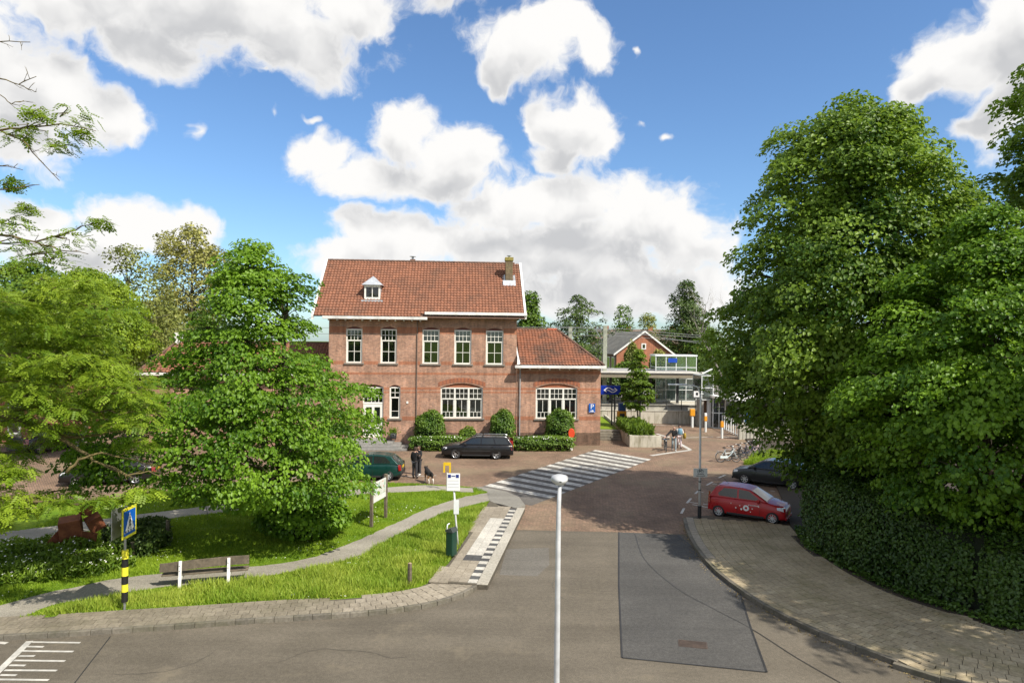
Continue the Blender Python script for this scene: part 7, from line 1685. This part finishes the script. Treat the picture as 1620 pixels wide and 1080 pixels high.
    for s in (-1, 1):
        MB().lathe([(0, .012), (.012, 0), (0, -.012)], 8, 'z', tuple(hc+fw*.088*k+lf*s*.035*k+Vector((0, 0, .02))*k)).build('eye', dark_metal, o); MB().lathe([(0, .032*k), (.014*k, .012*k), (.014*k, -.015*k), (0, -.032*k)], 8, 'z', tuple(hc+lf*s*.098*k)).build('ear', skin_m, o, smooth=True)
    MB().box((-.004, -.026*k, -.004), (.004, .026*k, .004), Matrix.Translation(hc+fw*.093*k+Vector((0, 0, -.055*k))) @ Matrix.Rotation(math.atan2(fw.y, fw.x), 4, 'Z')).build('mouth', plain('lips', (.35, .13, .11), .5), o)
    if not bald:
        m = MB(); m.lathe([(0, .135), (.055, .125), (.095, .085), (.112, .03), (.108, -.03), (.085, -.085)], 16); m.v = [tuple(hc + Vector((x, y, z))*k - fw*(.018*k + (.02*k if z < .03 else 0)) - (fw*max(0, Vector((x, y, 0)).dot(fw))*k*(.55 if z < .06 else .1))) for x, y, z in m.v]; m.build('hair', hair_m, o, smooth=True)
    return o
stand = dict(leg_l=((.015, .10, .50), (.0, .11, .09), (.12, .13, .045)), leg_r=((.015, -.10, .50), (-.01, -.11, .09), (.11, -.13, .045)))
black_cl = plain('black_cloth', (.014, .014, .016), .85, .2, 8, bump=.3); grey_cl = plain('charcoal_cloth', (.045, .045, .05), .85, .2, 8, bump=.3); jeans = plain('light_jeans', (.26, .32, .35), .85, .2, 9, bump=.3); white_cl = plain('white_cloth', (.66, .62, .60), .8, .1); blue_cl = plain('blue_cloth', (.16, .32, .42), .85, .15); shoe_b = plain('black_shoe', (.012, .012, .012), .5); shoe_w = plain('white_shoe', (.6, .6, .58), .6); pink_cl = plain('pale_trousers', (.60, .50, .52), .85, .15)
q = G(656, 756.5); pose = dict(stand, head=(.06, 0, 1.645), face=(1, 0, -.3), arm_l=((), (.02, .25, 1.16), (.10, .22, .92)), arm_r=((), (.10, -.24, 1.16), (.30, -.10, 1.20)))
person('person in a black suit standing with back turned next to the dog', (q.x, q.y), R(60), 1.76, pose, dict(top=black_cl, leg=grey_cl, shoe=shoe_b, long=True), (.035, .018, .010))
q = G(663, 751.5); pose = dict(stand, head=(.05, 0, 1.65), arm_l=((), (.05, .26, 1.18), (.22, .10, 1.42)), arm_r=((), (.02, -.25, 1.16), (.10, -.22, .93)))
person('person in dark clothes and pale shoes half hidden behind the one in the suit', (q.x, q.y), R(225), 1.70, pose, dict(top=black_cl, leg=grey_cl, shoe=shoe_w, long=True), (.05, .03, .015))
# man pushing a bicycle, coming towards us, and a woman behind him
q = G(1066, 713.2); hdg = R(-97)
walk = dict(leg_l=((.10, .10, .50), (.16, .10, .09), (.28, .11, .05)), leg_r=((.03, -.10, .50), (-.16, -.10, .13), (-.05, -.11, .06)))
pose = dict(walk, head=(.10, 0, 1.63), face=(1, -.1, -.35), arm_r=((), (.16, -.42, 1.20), (.36, -.62, 1.05)), arm_l=((), (.12, .22, 1.17), (.32, .02, 1.04)))
mn = person('man in a black jumper and pale jeans wheeling a bicycle', (q.x, q.y), hdg, 1.80, pose, dict(top=black_cl, leg=jeans, shoe=shoe_w), (.3, .2, .15), True)
rt = Vector((math.sin(hdg), -math.cos(hdg), 0)); fwd = Vector((math.cos(hdg), math.sin(hdg), 0))
bpos = q + rt*.60 + fwd*.05
bicycle('black bicycle being wheeled beside the man in the black jumper', (bpos.x, bpos.y), hdg, bk, 0, None, 'bicycle in use')
q2 = G(1073, 709.5); pose = dict(walk, head=(.05, .02, 1.64), arm_l=((), (.02, .27, 1.18), (.10, .30, .96)), arm_r=((), (.02, -.25, 1.16), (.12, -.22, .93)))
wm = person('person in white and pale blue walking just behind the man', (q2.x+.12, q2.y+.2), hdg, 1.72, pose, dict(top=white_cl, leg=pink_cl, shoe=shoe_b), (.02, .014, .01))
hb = Vector((q2.x+.12, q2.y+.2, 0)) + fwd*.10 - rt*.36
bgo = empty('shoulder_bag', (hb.x, hb.y, .72), hdg, 'mustard yellow shoulder bag carried by the person in white', 'bag')
bm_ = MB().lathe([(0, 0), (.17, .03), (.21, .16), (.19, .34), (.13, .42), (0, .42)], 14); bm_.v = [(x, y*.55, z) for x, y, z in bm_.v]; bm_.build('body', plain('mustard_cloth', (.33, .22, .02), .85, .2, 8), bgo, smooth=True)
MB().tube([(-.12, 0, .40), (-.04, -.02, .72), (.08, -.02, .70), (.12, 0, .40)], .014, 6).build('strap', plain('brown_leather', (.12, .06, .02), .6), bgo)
sc_ = MB().lathe([(.16, 0), (.20, .10), (.19, .30), (.15, .42), (.10, .45)], 14); sc_.v = [(x*.75, y, z) for x, y, z in sc_.v]
sco = sc_.build('shawl', blue_cl, wm, smooth=True); sco.location = (0.02, .04, 1.02)
# dog: dark back, tan and white legs
d0 = G(678.5, 764.5); dg = empty('dog', (d0.x, d0.y, .006), R(118), 'black dog with tan and white legs standing beside the person in the suit', 'dog')
fur = plain('black_fur', (.014, .012, .011), .9, .3, 30, bump=.6); tan = plain('tan_fur', (.42, .22, .10), .9, .2, 30, bump=.5); wf = plain('white_fur', (.66, .60, .54), .9, .1, 30, bump=.5)
Jd = {'hip': ((-.26, 0, .60), (.125, .14)), 'belly': ((-.02, 0, .57), (.115, .13)), 'chest': ((.24, 0, .58), (.14, .175)), 'neck': ((.40, 0, .72), .10), 'skull': ((.52, 0, .80), .088), 'muzz': ((.64, 0, .765), .05), 'nose': ((.70, 0, .755), .035), 't0': ((-.40, 0, .64), .045), 't1': ((-.50, 0, .50), .05), 't2': ((-.55, 0, .36), .03)}
Ed = [('hip', 'belly'), ('belly', 'chest'), ('chest', 'neck'), ('neck', 'skull'), ('skull', 'muzz'), ('muzz', 'nose'), ('hip', 't0'), ('t0', 't1'), ('t1', 't2')]
for s, n_ in ((1, 'l'), (-1, 'r')):
    Jd.update({'fs'+n_: ((.27, s*.10, .48), .075), 'fe'+n_: ((.25, s*.11, .33), .05), 'fw'+n_: ((.27, s*.11, .16), .035), 'fp'+n_: ((.29, s*.11, .03), .036), 'hk'+n_: ((-.22, s*.11, .44), .085), 'hs'+n_: ((-.20, s*.12, .32), .055), 'hh'+n_: ((-.34, s*.12, .20), .036), 'hp'+n_: ((-.31, s*.12, .03), .036)})
    Ed += [('chest', 'fs'+n_), ('fs'+n_, 'fe'+n_), ('fe'+n_, 'fw'+n_), ('fw'+n_, 'fp'+n_), ('hip', 'hk'+n_), ('hk'+n_, 'hs'+n_), ('hs'+n_, 'hh'+n_), ('hh'+n_, 'hp'+n_)]
bd_ = skinned('body', Jd, Ed, fur, dg)
bd_.data.materials.append(tan); bd_.data.materials.append(wf)
for p in bd_.data.polygons:
    c = p.center
    if c.z < .46 and abs(c.y) > .05: p.material_index = 2 if c.z < .30 else 1
    elif c.x > .60: p.material_index = 1
for s in (-1, 1): MB().add([(.50, s*.05, .87), (.46, s*.09, .86), (.50, s*.115, .76), (.53, s*.09, .80)], [(0, 1, 2, 3)]).build('ear', fur, dg)
